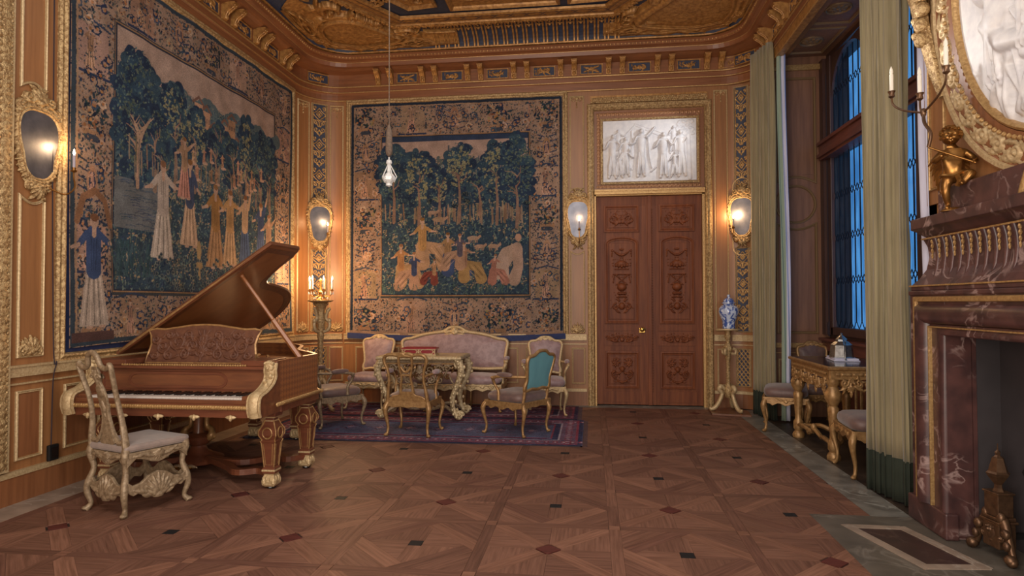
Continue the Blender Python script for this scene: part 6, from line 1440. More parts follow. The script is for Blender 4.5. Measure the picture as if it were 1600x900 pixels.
for a, b_ in ((-.195, -.01), (.01, .195)): MB().mould(mq, [(a+.03, .018), (b_-.03, .018), (b_-.008, .044), (b_-.03, .070), (a+.03, .070), (a+.008, .044)], [(-.006, 0), (-.004, .005), (.004, .005), (.006, 0)]).build('gilt_cartouche', 'gilt_pale', cs)
MB().box(-.218, .218, -.103, .103, .07, .078).box(-.218, .218, -.103, .103, .0, .014).box(-.01, .01, -.094, -.088, .0, .078).box(-.206, -.196, -.096, -.088, 0, .078).box(.196, .206, -.096, -.088, 0, .078).build('gilt_band', 'gilt_pale', cs)
mq2 = lambda u, z, d_: (.2+d_, u, z)
MB().mould(mq2, [(-.06, .02), (.06, .02), (.075, .044), (.06, .07), (-.06, .07), (-.075, .044)], [(-.006, 0), (-.004, .005), (.004, .005), (.006, 0)]).build('gilt_cartouche', 'gilt_pale', cs)
# ------------------------------------------------------------------ grand piano
def piano():
    t = empty('grand_piano', (-3.21, 5.6, 0), 0, 'walnut marquetry grand piano with gilt mounts and its lid propped open', 'piano')
    ox, oy = 3.21, -5.6
    A = MB; T0 = Matrix.Translation((ox, oy, 0))
    def B(): return MB(T0.copy())
    xl, xr, yf, yk = -4.02, -2.42, 4.42, 4.95      # spine, right side, cheek front, lid front
    # plan of the rim beyond the keyboard
    rimp = [(xr, yk), (xr, 5.40), (xr-.10, 5.55), (xr-.26, 5.72), (xr-.42, 5.95), (xr-.53, 6.22), (xr-.66, 6.50), (xr-.88, 6.74), (xr-1.15, 6.86), (xr-1.40, 6.84), (xl+.02, 6.74), (xl, 6.6), (xl, yk)]
    sm = [(xr, 4.72), (xr, 5.0)]+[(p.x, p.y) for p in smoothpath([Vector((a, b_, 0)) for a, b_ in rimp[1:11]], 4)]+[(xl, 6.6), (xl, 4.72)]
    # rim walls as an offset strip
    n = len(sm); th = .035
    def inner(i):
        p0, p1, p2 = Vector(sm[max(0, i-1)]), Vector(sm[i]), Vector(sm[min(n-1, i+1)]); d_ = (p2-p0).normalized(); return p1+Vector((-d_.y, d_.x))*th
    V = []
    for i, (x, y) in enumerate(sm):
        q = inner(i); V += [(x, y, .66), (x, y, 1.0), (q.x, q.y, 1.0), (q.x, q.y, .66)]
    B().add(V, [(0, 1, 2, 3), (4*n-1, 4*n-2, 4*n-3, 4*n-4)]+[(i*4+j, i*4+4+j, i*4+4+(j+1) % 4, i*4+(j+1) % 4) for i in range(n-1) for j in range(4)]).build('case_rim', 'marquetry', t)
    B().prism([tuple(inner(i)) for i in range(n)], (0, 0, .662), (1, 0, 0), (0, 1, 0), .03).build('case_bottom', 'walnut_dark', t)
    V = []
    for i in range(n):
        x, y = sm[i]; q = inner(i); o_ = Vector((x, y))+(Vector((x, y))-q)*.35; q2 = Vector((x, y))
        V += [(o_.x, o_.y, .60), (o_.x, o_.y, .655), (q.x, q.y, .672), (q.x, q.y, .60)]
    B().add(V, [(0, 1, 2, 3), (4*n-1, 4*n-2, 4*n-3, 4*n-4)]+[(i*4+j, i*4+4+j, i*4+4+(j+1) % 4, i*4+(j+1) % 4) for i in range(n-1) for j in range(4)]).build('base_moulding', 'walnut_dark', t)
    V = []
    for i in range(n):
        x, y = sm[i]; q = inner(i); o_ = Vector((x, y))+(Vector((x, y))-q)*.5; V.append((o_.x, o_.y, .668))
    mb = B().tube(V, .014, 6)
    for i in range(0, 40): mb.ball((xr+.017, 4.64+i*.021, .668), .013, .011, .018, 6, 4)
    mb.build('gilt_bead', 'gilt', t, smooth=True)
    # soundboard, iron frame, strings and red felt seen through the opening
    B().prism([(x, y) for x, y in [tuple(inner(i)) for i in range(n)]], (0, 0, .86), (1, 0, 0), (0, 1, 0), .012).build('soundboard', 'lidwood', t)
    mb = B()
    for k in range(5): mb.tube([(xl+.25+k*.27, 5.05, .95), (xl+.18+k*.17, 6.5-.15*k, .93)], .016, 6)
    mb.tube([(xl+.1, 5.12, .94), (xr-.08, 5.12, .94)], .02, 6); mb.build('iron_frame', 'gilt_old', t)
    mb = B()
    for k in range(48): mb.tube([(xl+.1+k*.029, 5.1, .92), (xl+.08+k*.021, 6.55-.018*k, .91)], .0016, 3)
    o = mb.build('strings', 'steel', t); o['kind'] = 'stuff'
    B().tube([(xl+.2, 5.28, .945), (xr-.1, 5.28, .945)], .02, 6).build('felt_strip', 'redfelt', t)
    # cheeks with gilt scroll mounts
    for x0, x1 in ((xl, xl+.09), (xr-.09, xr)):
        prof = [(4.42, .60), (4.72, .60), (4.72, 1.0), (4.67, 1.0), (4.655, .96), (4.66, .90), (4.63, .84), (4.55, .795), (4.44, .76), (4.40, .70)]
        B().prism([(y, z) for y, z in prof], (x0, 0, 0), (0, 1, 0), (0, 0, 1), x1-x0).build('cheek', 'walnut', t, bevel=.004)
        P = smoothpath([(0, 4.66, .985), (0, 4.645, .93), (0, 4.65, .88), (0, 4.61, .83), (0, 4.52, .785), (0, 4.42, .755), (0, 4.40, .68), (0, 4.42, .61)], 5)
        xc = (x0+x1)/2; mb = B().tube([(xc, p.y, p.z) for p in P], lerp_list([.034, .03, .026, .024, .028, .03, .028, .03], len(P)), 8, flat=1.35)
        for s_ in (-1, 1):
            mb.tube([(xc+s_*.045, p.y, p.z) for p in P], .011, 6)
        mb.ball((xc, 4.635, .955), .04, .03, .042, 10, 6).ball((xc-.012, 4.61, .962), .007).ball((xc+.012, 4.61, .962), .007).ball((xc, 4.605, .95), .008, .012, .01)
        for k in range(5): mb.ball((xc+(k-2)*.015, 4.63, .985+.004*(2-abs(k-2))), .014, .02, .016, 6, 4)
        for k in range(4): mb.ball((xc+(-1)**k*.015, 4.62-.03*k, .885-.03*k), .017, .014, .022, 6, 4)
        mb.build('gilt_mount', 'gilt_pale', t, smooth=True)
    # keybed, key slip, keys, fallboard, name ledge
    kx0, kx1 = xl+.09, xr-.09
    B().box(kx0, kx1, 4.43, 4.95, .60, .70).build('keybed', 'walnut_dark', t)
    B().box(kx0, kx1, 4.425, 4.455, .70, .73).build('key_slip', 'walnut', t, bevel=.006)
    mb = B().tube([(kx0-.02, 4.418, .675), (kx1+.02, 4.418, .675)], .017, 8)
    for k in range(70): mb.ball((kx0+.01+k*.0203, 4.41, .675), .010, .012, .017, 6, 4)
    mb.build('gilt_bead', 'gilt', t, smooth=True)
    for k in range(5): B().ball((kx0+.12+k*.29, 4.415, .605), .045, .012, .016, 8, 4).ball((kx0+.12+k*.29, 4.412, .60), .014, .014, .026, 8, 4).build('gilt_drop', 'gilt_pale', t, smooth=True)
    nw = 52; kw = (kx1-kx0-.16)/nw; wk = None; bk = None; xs = kx0+.08
    B().box(kx0, xs-.002, 4.455, 4.70, .70, .755).box(xs+nw*kw+.002, kx1, 4.455, 4.70, .70, .755).build('key_block', 'walnut', t, bevel=.004)
    for k in range(nw):
        if wk is None: wk = B().box(xs+.0006, xs+kw-.0006, 4.47, 4.70, .722, .742).build('white_key', 'ivory', t, bevel=.0012)
        else: o_ = dupe(wk, t, (k*kw, 0, 0))
    for k in range(nw-1):
        if (k+5) % 7 in (2, 6): continue
        if bk is None: bk = B().prism([(4.55, .742), (4.70, .742), (4.70, .754), (4.555, .752)], (xs-.006, 0, 0), (0, 1, 0), (0, 0, 1), .012).build('black_key', 'ebony', t); bk.location.x = (k+1)*kw
        else: dupe(bk, t, ((k+1)*kw, 0, 0))
    B().box(kx0, kx1, 4.70, 4.73, .74, .93).build('fallboard', 'walnut', t, bevel=.003)
    mf = lambda u, z, d_: (u+ox, 4.70-d_+oy, z)
    for a, b_ in ((-3.62, -2.93),):
        q = [(a-.07*math.sin(s_*PI/6)*1.0, .84-.055*math.cos(s_*PI/6)) for s_ in range(7)]+[(b_+.07*math.sin(s_*PI/6), .84+.055*math.cos(s_*PI/6)) for s_ in range(7)]
        MB().mould(mf, q, [(-.012, 0), (-.01, .005), (.01, .005), (.012, 0)]).build('fallboard_inlay', 'walnut_dark', t)
    MB().mould(mf, rectp(kx0+.02, kx1-.02, .765, .915), [(-.008, 0), (-.006, .004), (.006, .004), (.008, 0)]).build('fallboard_inlay', 'walnut_dark', t)
    B().box(kx0, kx1, 4.66, 5.0, .93, .955).build('name_ledge', 'walnut_dark', t, bevel=.006)
    mb = B()
    for k in range(52): mb.ball((kx0+.2+k*.0205, 4.67, .962), .010, .010, .009, 6, 4)
    mb.build('gilt_bead', 'gilt', t, smooth=True)
    for a, b_ in ((kx0, kx0+.22), (kx1-.22, kx1)): B().box(a, b_, 4.68, 5.0, .955, 1.0).build('lid_block', 'walnut_dark', t, bevel=.006)
    # carved music desk, leaning back
    W_, H_ = 1.0, .33
    out = [(-.49, 0), (.49, 0), (.475, .08), (.46, .16), (.475, .23), (.50, .275), (.44, .29), (.36, .285), (.25, .30), (.12, .32), (0, .325), (-.12, .32), (-.25, .30), (-.36, .285), (-.44, .29), (-.50, .275), (-.475, .23), (-.46, .16), (-.475, .08)]
    cxm = -3.205; tl = math.radians(14)
    Tm = lambda x, z, o_: (cxm+ox+x, 4.88+oy+z*math.sin(tl)-o_*math.cos(tl), .955+z*math.cos(tl)+o_*math.sin(tl))
    n_ = len(out); V = [Tm(x, z, 0) for x, z in out]+[Tm(x, z, -.02) for x, z in out]
    MB().add(V, [tuple(range(n_)), tuple(range(n_, 2*n_))]+[(i, (i+1) % n_, n_+(i+1) % n_, n_+i) for i in range(n_)]).build('music_desk', 'walnut_carved', t)
    MB().tube([Tm(x, z, -.008) for x, z in out], .012, 6, closed=True).build('desk_edge', 'gold_wood', t, smooth=True)
    f = HF(.92, .27, 280, 82); R2 = random.Random(4)
    for cx, cy, R_, a0, sg in ((.08, .0, .07, PI, 1), (.22, .03, .07, 0, -1), (.35, -.01, .06, PI, 1), (.15, -.07, .045, 2, 1), (.29, -.08, .04, 1, -1), (.42, .05, .04, 3, 1), (.41, -.08, .035, 0, -1), (.13, .09, .035, 0, 1), (.3, .09, .035, 3, 1)): f.scroll(cx, cy, R_, a0, 1.4, sg, .011, .006, .014)
    for k in range(40): f.leaf(R2.uniform(.0, .42), R2.uniform(-.1, .1), R2.uniform(0, 6.2), R2.uniform(.04, .09), .009, .013, R2.uniform(-1.5, 1.5))
    f.shell(0, -.06, .08, .016, 7); f.rosette(0, .06, .045, .016); f.stroke([(0, -.13), (0, .13)], .01, .012); f.sym()
    f.mesh('desk_carving', lambda x, y, q: np.array([Tm(a, .148+b_, c_+.001) for a, b_, c_ in zip(x, y, q)]), 'walnut_carved', t)
    for s_ in (-.4, .4): B().tube([(cxm+s_, 4.99, .97), (cxm+s_, 4.935, 1.14)], .008, 6).build('desk_strut', 'brass', t)
    # lid, hinged on the spine
    al = math.radians(33.7); ca, sa = math.cos(al), math.sin(al)
    lp = [(0, 4.97), (1.65, 4.97), (1.65, 5.45), (1.60, 5.49), (1.45, 5.51), (1.28, 5.56), (1.15, 5.64), (1.09, 5.78), (1.06, 6.0), (1.0, 6.30), (.90, 6.55), (.72, 6.78), (.48, 6.90), (.25, 6.90), (0, 6.78)]
    sml = lp[:3]+[(p.x, p.y) for p in smoothpath([Vector((a, b_, 0)) for a, b_ in lp[3:]], 3)]
    Tl = lambda s_, y, o_: (-4.0+s_*ca-o_*sa+ox, y+oy, 1.02+s_*sa+o_*ca)
    n_ = len(sml); V = [Tl(s_, y, 0) for s_, y in sml]+[Tl(s_, y, .028) for s_, y in sml]
    MB().add(V, [tuple(range(n_)), tuple(range(n_, 2*n_))]+[(i, (i+1) % n_, n_+(i+1) % n_, n_+i) for i in range(n_)]).build('lid', 'lidwood', t, bevel=.003)
    V = []; pts = [Vector(p) for p in sml]
    MB().tube([Tl(s_, y, .014) for s_, y in sml], .020, 6, closed=True).build('lid_edge', 'walnut', t)
    MB().mould(lambda u, v, q: Tl(u, v, -q), [(a*.93+.04, b_*.93+5.75*.07) for a, b_ in sml], [(-.03, 0), (-.03, .002), (.03, .002), (.03, 0)]).build('lid_banding', 'walnut', t)
    MB().tube([Tl(0.02, 4.965, .014), Tl(1.64, 4.965, .014)], .012, 6).build('lid_bead', 'gold_wood', t)
    # prop stick: lid (378,432) to the right rim (472,557)
    p0 = Tl(1.21, 5.14, -.01); p1 = (-2.44+ox, 5.10+oy, .99)
    B0 = MB().tube([p1, [p1[i]*.55+p0[i]*.45 for i in range(3)]], .024, 6).tube([[p1[i]*.55+p0[i]*.45 for i in range(3)], p0], .016, 6).ball(p0, .02).ball([p1[i]*.55+p0[i]*.45 for i in range(3)], .02, .02, .02); B0.build('prop_stick', 'lidwood', t, smooth=True)
    # legs: square balusters of walnut with gilt edges
    def pleg(x, y):
        L_ = empty('leg', (x+ox, y+oy, 0), parent=t)
        secs = [(.058, .125), (.062, .15), (.058, .165), (.050, .17), (.085, .40), (.088, .42), (.08, .435), (.098, .47), (.098, .52), (.075, .56), (.05, .595), (.075, .605), (.085, .62)]
        def sq(mb, s0, z0, s1, z1, k=4):
            mb.lathe([(s0*1.414, z0), (s1*1.414, z1)], 4)
        mb = MB(Matrix.Rotation(PI/4, 4, 'Z'))
        mb.lathe([(r*1.30 if i not in (0,) else r*1.3, z*.96) for i, (r, z) in enumerate([(.044, .12), (.066, .13), (.066, .17), (.050, .18), (.070, .375), (.078, .39), (.066, .40), (.090, .44), (.090, .475), (.062, .52), (.044, .56), (.044, .585), (.075, .59), (.08, .625)])], 4)
        mb.build('leg_baluster', 'walnut_dark', L_, bevel=.004)
        e = MB()
        for k in range(4):
            a = PI/2*k; ca_, sa_ = math.cos(a+PI/4), math.sin(a+PI/4)
            pr = [(.050, .18), (.070, .375), (.078, .39), (.066, .40), (.090, .44), (.090, .475), (.062, .52), (.044, .56)]
            e.tube([(r*1.30*ca_, r*1.30*sa_, z*.96) for r, z in pr], .0065, 5)
            # raised ring on each face of the bulb
            fx, fy = math.cos(a), math.sin(a); e.tube([(fx*.083-fy*.045*math.cos(q), fy*.083+fx*.045*math.cos(q), .44+.042*math.sin(q)) for q in np.linspace(0, 2*PI, 15)[:-1]], .006, 5, closed=True)
            e.tube([(fx*(.048+.018*q)-fy*s_*(.03+.014*q), fy*(.048+.018*q)+fx*s_*(.03+.014*q), .19+.165*q) for s_ in (-1, 1) for q in ((0, 1) if s_ > 0 else (1, 0))], .0045, 4)
        e.build('gilt_edging', 'gold_wood', L_)
        g = MB(Matrix.Rotation(PI/4, 4, 'Z')); g.lathe([(.082, .135), (.088, .142), (.086, .155), (.078, .16)], 4).lathe([(.06, .52), (.064, .528), (.06, .535)], 4).lathe([(.078, .555), (.092, .565), (.10, .59), (.10, .60)], 4)
        g.lathe([(.06, .02), (.084, .035), (.088, .06), (.08, .09), (.066, .11), (.07, .125)], 4)
        for k in range(4):
            a = PI/2*k; g.ball((.062*math.cos(a), .062*math.sin(a), .06), .026, .026, .035, 8, 5).ball((.07*math.cos(a), .07*math.sin(a), .58), .02, .02, .025, 8, 5)
        for k in range(8): a = PI/4*k+.39; g.ball((.055*math.cos(a), .055*math.sin(a), .075), .018, .018, .03, 6, 4)
        g.build('gilt_mount', 'gilt_pale', L_)
        MB().lathe([(.03, 0), (.045, .012), (.04, .03), (.03, .035)], 12).build('foot', 'ebony', L_)
        L_.scale = (.86, .86, 1); return L_
    L0 = pleg(-2.50, 4.74)
    for x, y in ((-2.50, 5.36), (-3.90, 4.74), (-3.90, 5.36), (-3.12, 6.45), (-3.62, 6.5)): dupe(L0, t, (x+ox, y+oy, 0))
    # central lyre pedestal and the curved floor stretchers
    px, py = -3.45, 5.25
    B().lathe([(.20, .06), (.21, .09), (.17, .11), (.12, .13), (.075, .16), (.06, .20), (.11, .24), (.12, .28), (.08, .31)], 20, (px, py, 0)).build('lyre_foot', 'walnut_dark', t, smooth=True)
    mb = B().lathe([(.055, .30), (.045, .33), (.045, .56), (.06, .60)], 14, (px, py, 0), wob=lambda a, z: 1+.05*math.cos(a*7)); mb.build('lyre_column', 'walnut', t, smooth=True)
    mb = B()
    for s_ in (-1, 1): mb.tube(smoothpath([(px+s_*.08, py, .26), (px+s_*.13, py-.02, .29), (px+s_*.12, py, .34), (px+s_*.075, py, .38), (px+s_*.085, py, .50), (px+s_*.10, py, .59)], 5), lerp_list([.03, .034, .026, .02, .02, .03], 26), 8).ball((px+s_*.13, py-.01, .29), .04, .03, .04, 8, 6)
    mb.build('lyre_scroll', 'gold_wood', t, smooth=True)
    zs = [.100]
    def stretch(P, r=.032):
        zs[0] += .0023; return B().tube(smoothpath([(a, b_, zs[0]) for a, b_ in P], 6), r, 4, flat=1.3)
    stretch([(-2.50, 4.74), (-2.66, 4.86), (-2.82, 4.80), (-2.98, 4.94), (-3.2, 5.1), (px, py)]).build('stretcher', 'walnut_dark', t)
    stretch([(-2.50, 5.36), (-2.62, 5.24), (-2.74, 5.32), (-2.9, 5.12), (-3.1, 5.10), (px, py)]).build('stretcher', 'walnut_dark', t)
    stretch([(-3.90, 4.74), (-3.8, 4.9), (-3.66, 4.95), (px, py)]).build('stretcher', 'walnut_dark', t); stretch([(-3.90, 5.36), (-3.75, 5.4), (px, py)]).build('stretcher', 'walnut_dark', t)
    mb = B()
    for k in (-1, 0, 1): mb.box(px+k*.06-.017, px+k*.06+.017, py-.32, py-.12, .045, .058).ball((px+k*.06, py-.32, .05), .026, .035, .014, 8, 4)
    mb.build('pedal', 'brass', t, bevel=.004)
    f = HF(.24, .1, 60, 26); f.shell(0, -.04, .08, .02, 7); f.leaf(.03, 0, .2, .09, .014, .016, -.5); f.sym(); f.mesh('pedestal_carving', lambda x, y, q: np.stack([x+px+ox, -q+py-.20+oy, y+.06], 1), 'silver', t)
piano()

# ------------------------------------------------------------------ mirrors with candle sconces
def candle(mb_par, p, h=.10, r=.011, lit=True, power=3, wax='wax'):
    o = MB().lathe([(r, 0), (r, h), (r*.5, h+.004)], 10, p).build('candle', wax, mb_par)
    if lit:
        q = (p[0], p[1], p[2]+h); MB().lathe([(.003, .004), (.008, .014), (.0085, .022), (.005, .036), (.0006, .052)], 8, q).build('flame', 'flame', o, smooth=True)
        L_ = light('POINT', (0, 0, 0), power, (1, .62, .30), .012); L_.parent = o; L_.location = (q[0], q[1], q[2]+.075); L_.name = 'candle_light'
    return o
def mirror(loc, rz, label, w=.40, h=.72, cx=0, power=5):
    t = empty('wall_mirror', loc, rz, label, 'mirror', 'gilt sconce mirrors')
    half = [(0, .27), (.08, .262), (.14, .215), (.165, .13), (.158, .04), (.135, -.05), (.122, -.12), (.105, -.185), (.055, -.235), (0, -.245)]
    k = w/.40; half = [(x*k, z) for x, z in half]; full = half+[(-x, z) for x, z in half[-2:0:-1]]
    sm = [(p.x, p.y) for p in smoothpath([Vector((x, z, 0)) for x, z in full], 4, True)]; n = len(sm)
    MB().add([(x, -.022, z) for x, z in sm], [tuple(range(n))]).build('mirror_glass', 'mirror', t)
    MB().prism(sm, (0, -.0, 0), (1, 0, 0), (0, 0, 1), .018).build('back_board', 'oak_dark', t)
    mp = lambda u, z, d: (u, -d, z)
    MB().mould(mp, sm, [(-.034, 0), (-.036, .02), (-.026, .035), (-.012, .03), (-.004, .036), (.006, .024), (.006, .015)]).build('mirror_frame', 'gilt_carved', t)
    f = HF(w*1.25, .96, int(w*1.25/.0046), 208)
    for i in range(0, n, 2):
        x, z = sm[i]; f.blob(x*1.17, z*1.10, .022, .016, .03, math.atan2(z, x)); f.leaf(x*1.13, z*1.06, math.atan2(z, x)+1.1, .045, .010, .026, -.8)
    f.shell(0, .33, .13, .035, 9, 1, .01); f.scroll(.09*k, .36, .045, PI, 1.3, 1, .016, .009, .035); f.scroll(.145*k, .28, .035, PI/2, 1.2, -1, .014, .008, .03); f.leaf(.03, .42, 1.1, .06, .012, .03, -.9); f.leaf(.10*k, .32, -.3, .11, .015, .03, -.7); f.leaf(.02, .31, .1, .13, .014, .03, .3)
    f.shell(0, -.30, .10, .035, 7, -1, .01); f.scroll(.07*k, -.31, .035, PI, 1.2, -1, .014, .008, .03); f.leaf(.02, -.29, -.2, .11, .014, .03, .8); f.leaf(.03, -.37, -1, .06, .012, .026, .5)
    f.scroll(.17*k, -.02, .025, 0, 1, 1, .01, .006, .026); f.leaf(.16*k, .0, 1.3, .07, .010, .024, -.4); f.leaf(.165*k, -.05, -1.3, .07, .010, .024, .4)
    f.sym()
    # cut the carving away where the glass is
    X, Y = np.meshgrid(f.x, f.y); hw = np.interp(Y, [z for x, z in sorted(((abs(x), z) for x, z in sm), key=lambda p: p[1])], [x for x, z in sorted(((abs(x), z) for x, z in sm), key=lambda p: p[1])], left=0, right=0)
    f.H[np.abs(X) < hw] = -1
    f.mesh('frame_carving', lambda x, y, q: np.stack([x, -.006-q, y], 1), 'gilt_carved', t)
    arm = smoothpath([(cx*.4, -.03, -.30), (cx*.9, -.08, -.335), (cx*1.1, -.13, -.28), (cx, -.14, -.20), (cx, -.14, -.15)], 5)
    MB().tube(arm, .006, 6).lathe([(.006, -.16), (.022, -.15), (.024, -.142), (.012, -.14), (.014, -.12)], 10, (cx, -.14, 0)).build('candle_arm', 'bronze', t, smooth=True)
    candle(t, (cx, -.14, -.145), .12, .010, True, power, 'wax_lit')
    return t
mirror((XL+.005, 4.315, 2.64), PI/2, 'large waisted gilt mirror on the long left wall left of the big tapestry', .42, cx=.19, power=3)
mirror((-.185, YB-.005, 2.61), 0, 'gilt cartouche mirror on the pilaster between the end wall tapestry and the door', .36, cx=.02, power=1.5)
a_ = .38/RL; mirror((XL+RL-(RL-.0)*math.sin(a_)+.02, YB-RL+(RL-.0)*math.cos(a_)-.02, 2.60), a_, 'gilt cartouche mirror in the left corner above the candelabrum', .37, cx=.08, power=3)
a_ = .19/RR; mirror((XR-RR+RR*math.sin(a_)-.02, YB-RR+RR*math.cos(a_)-.03, 2.60), -a_, 'gilt cartouche mirror in the right corner beside the olive curtain', .37, cx=-.08, power=8)

# ------------------------------------------------------------------ torchere with candelabrum in the left corner
t = empty('torchere', (-3.60, 8.12, .013), 0, 'tall carved gilt torchere standing in the left corner', 'stand')
mb = MB()
for k in range(3):
    a = 2*PI*k/3-.4; ca, sa = math.cos(a), math.sin(a); P = smoothpath([(.05*ca, .05*sa, .42), (.09*ca, .09*sa, .36), (.10*ca, .10*sa, .26), (.15*ca, .15*sa, .14), (.20*ca, .20*sa, .05), (.25*ca, .25*sa, .03)], 5)
    mb.tube(P, lerp_list([.026, .03, .026, .026, .03, .022], len(P)), 8)
mb.build('tripod_foot', 'gilt_pale', t, smooth=True)
MB().lathe([(.03, .30), (.06, .36), (.07, .42), (.035, .47), (.03, .55), (.045, .60), (.03, .65), (.036, .95), (.05, 1.0), (.035, 1.05), (.05, 1.12), (.065, 1.2), (.045, 1.3), (.06, 1.38), (.1, 1.43), (.07, 1.44)], 14, wob=lambda a, z: 1+.10*math.cos(a*5+z*12)).build('carved_shaft', 'gilt_carved', t, smooth=True)
mb = MB()
for k in range(3):
    a = 2*PI*k/3+.2; ca, sa = math.cos(a), math.sin(a); P = smoothpath([(.04*ca, .04*sa, 1.05), (.10*ca, .10*sa, 1.08), (.12*ca, .12*sa, 1.16), (.07*ca, .07*sa, 1.24), (.10*ca, .10*sa, 1.34), (.13*ca, .13*sa, 1.36)], 5)
    mb.tube(P, lerp_list([.02, .026, .022, .02, .022, .018], len(P)), 8); mb.ball((.115*ca, .115*sa, 1.20), .03, .03, .035, 8, 6)
mb.build('scroll_bracket', 'gilt_pale', t, smooth=True)
MB().lathe([(.03, 1.42), (.13, 1.45), (.165, 1.462), (.165, 1.472), (.05, 1.475)], 24).build('dish', 'gilt_carved', t, smooth=True)
t = empty('candelabrum', (-3.60, 8.12, 1.488), 0, 'lit candelabrum with crystal drops on the torchere in the left corner', 'candelabrum')
MB().lathe([(.10, 0), (.06, .02), (.03, .04), (.02, .08), (.035, .11), (.015, .14), (.012, .24), (.02, .27), (.004, .30)], 14).build('stem', 'bronze', t, smooth=True)
cr = MB(); arms_ = []
for k, (dx, dy) in enumerate(((-.155, .0), (-.07, -.10), (.08, -.09), (.165, -.01), (.0, .10))):
    P = smoothpath([(0, 0, .09), (dx*.4, dy*.4, .05), (dx*.85, dy*.85, .06), (dx, dy, .12)], 5)
    MB().tube(P, .006, 6).lathe([(.006, .115), (.024, .125), (.026, .132), (.01, .135), (.012, .15)], 10, (dx, dy, 0)).build('arm', 'bronze', t, smooth=True)
    candle(t, (dx, dy, .15), .12, .0115, True, 13)
    for q in range(3): a = q*2.1; cr.lathe([(.0008, -.05), (.009, -.03), (.0008, 0)], 5, (dx*.98+.018*math.cos(a), dy*.98+.018*math.sin(a), .118))
    cr.lathe([(.0008, -.04), (.009, -.02), (.0008, 0)], 5, (dx*.6, dy*.6, .045))
o = cr.build('crystal_drops', 'crystal', t)

# ------------------------------------------------------------------ vase on its gilt stand
t = empty('vase_stand', (1.77, 8.62, 0), 0, 'gilt tripod stand on a wooden plinth between the door and the curtain', 'stand')
MB().prism([(-.25, -.22), (.22, -.30), (.26, .05), (.1, .26), (-.22, .24)], (0, 0, 0), (1, 0, 0), (0, 1, 0), .025).build('plinth', 'walnut', t, bevel=.004)
for k in range(3):
    a = 2*PI*k/3-PI/2+.55; ca, sa = math.cos(a), math.sin(a); P = smoothpath([(.04*ca, .04*sa, .30), (.09*ca, .09*sa, .35), (.12*ca, .12*sa, .31), (.08*ca, .08*sa, .25), (.12*ca, .12*sa, .14), (.17*ca, .17*sa, .07), (.22*ca, .22*sa, .05), (.235*ca, .235*sa, .075)], 5)
    MB().tube(P, lerp_list([.02, .028, .03, .026, .028, .03, .026, .016], len(P)), 8).ball((.10*ca, .10*sa, .335), .035, .035, .035, 8, 6).build('foot', 'gilt_pale', t, smooth=True)
MB().lathe([(.03, .20), (.05, .26), (.055, .31), (.035, .36), (.022, .40), (.022, .68), (.035, .70), (.03, .74), (.05, .80), (.06, .85), (.035, .89), (.02, .93), (.03, .96), (.045, 1.0), (.03, 1.04), (.04, 1.08), (.06, 1.085)], 16, wob=lambda a, z: 1+.07*math.cos(a*6)).build('baluster', 'gilt_carved', t, smooth=True)
mb = MB()
for k in range(12): mb.ball((0, 0, .41+k*.022), .028, .028, .010, 10, 4)
for k in range(3): a = 2*PI*k/3; mb.tube(smoothpath([(.03*math.cos(a), .03*math.sin(a), .78), (.09*math.cos(a), .09*math.sin(a), .77), (.10*math.cos(a), .10*math.sin(a), .82), (.06*math.cos(a), .06*math.sin(a), .84)], 5), .018, 6)
mb.build('carved_rings', 'gilt_pale', t, smooth=True)
MB().lathe([(.06, 1.075), (.13, 1.082), (.155, 1.085), (.155, 1.10), (.0, 1.102)], 36, wob=lambda a, z: 1+.06*abs(math.cos(a*9))).build('scalloped_top', 'gilt_pale', t, smooth=True)
t = empty('lidded_vase', (1.785, 8.62, 1.102), 0, 'blue and white porcelain baluster vase with domed lid on the gilt stand', 'vase')
MB().lathe([(.075, 0), (.082, .01), (.078, .05), (.085, .10), (.115, .17), (.128, .22), (.122, .265), (.09, .30), (.07, .312), (.072, .325), (.05, .325)], 32).build('vase_body', 'porcelain', t, smooth=True)
MB().lathe([(.078, .326), (.088, .33), (.088, .34), (.07, .345), (.066, .37), (.045, .395), (.018, .405), (.016, .415), (.024, .425), (.018, .44), (.003, .448)], 28).build('lid', 'porcelain', t, smooth=True)

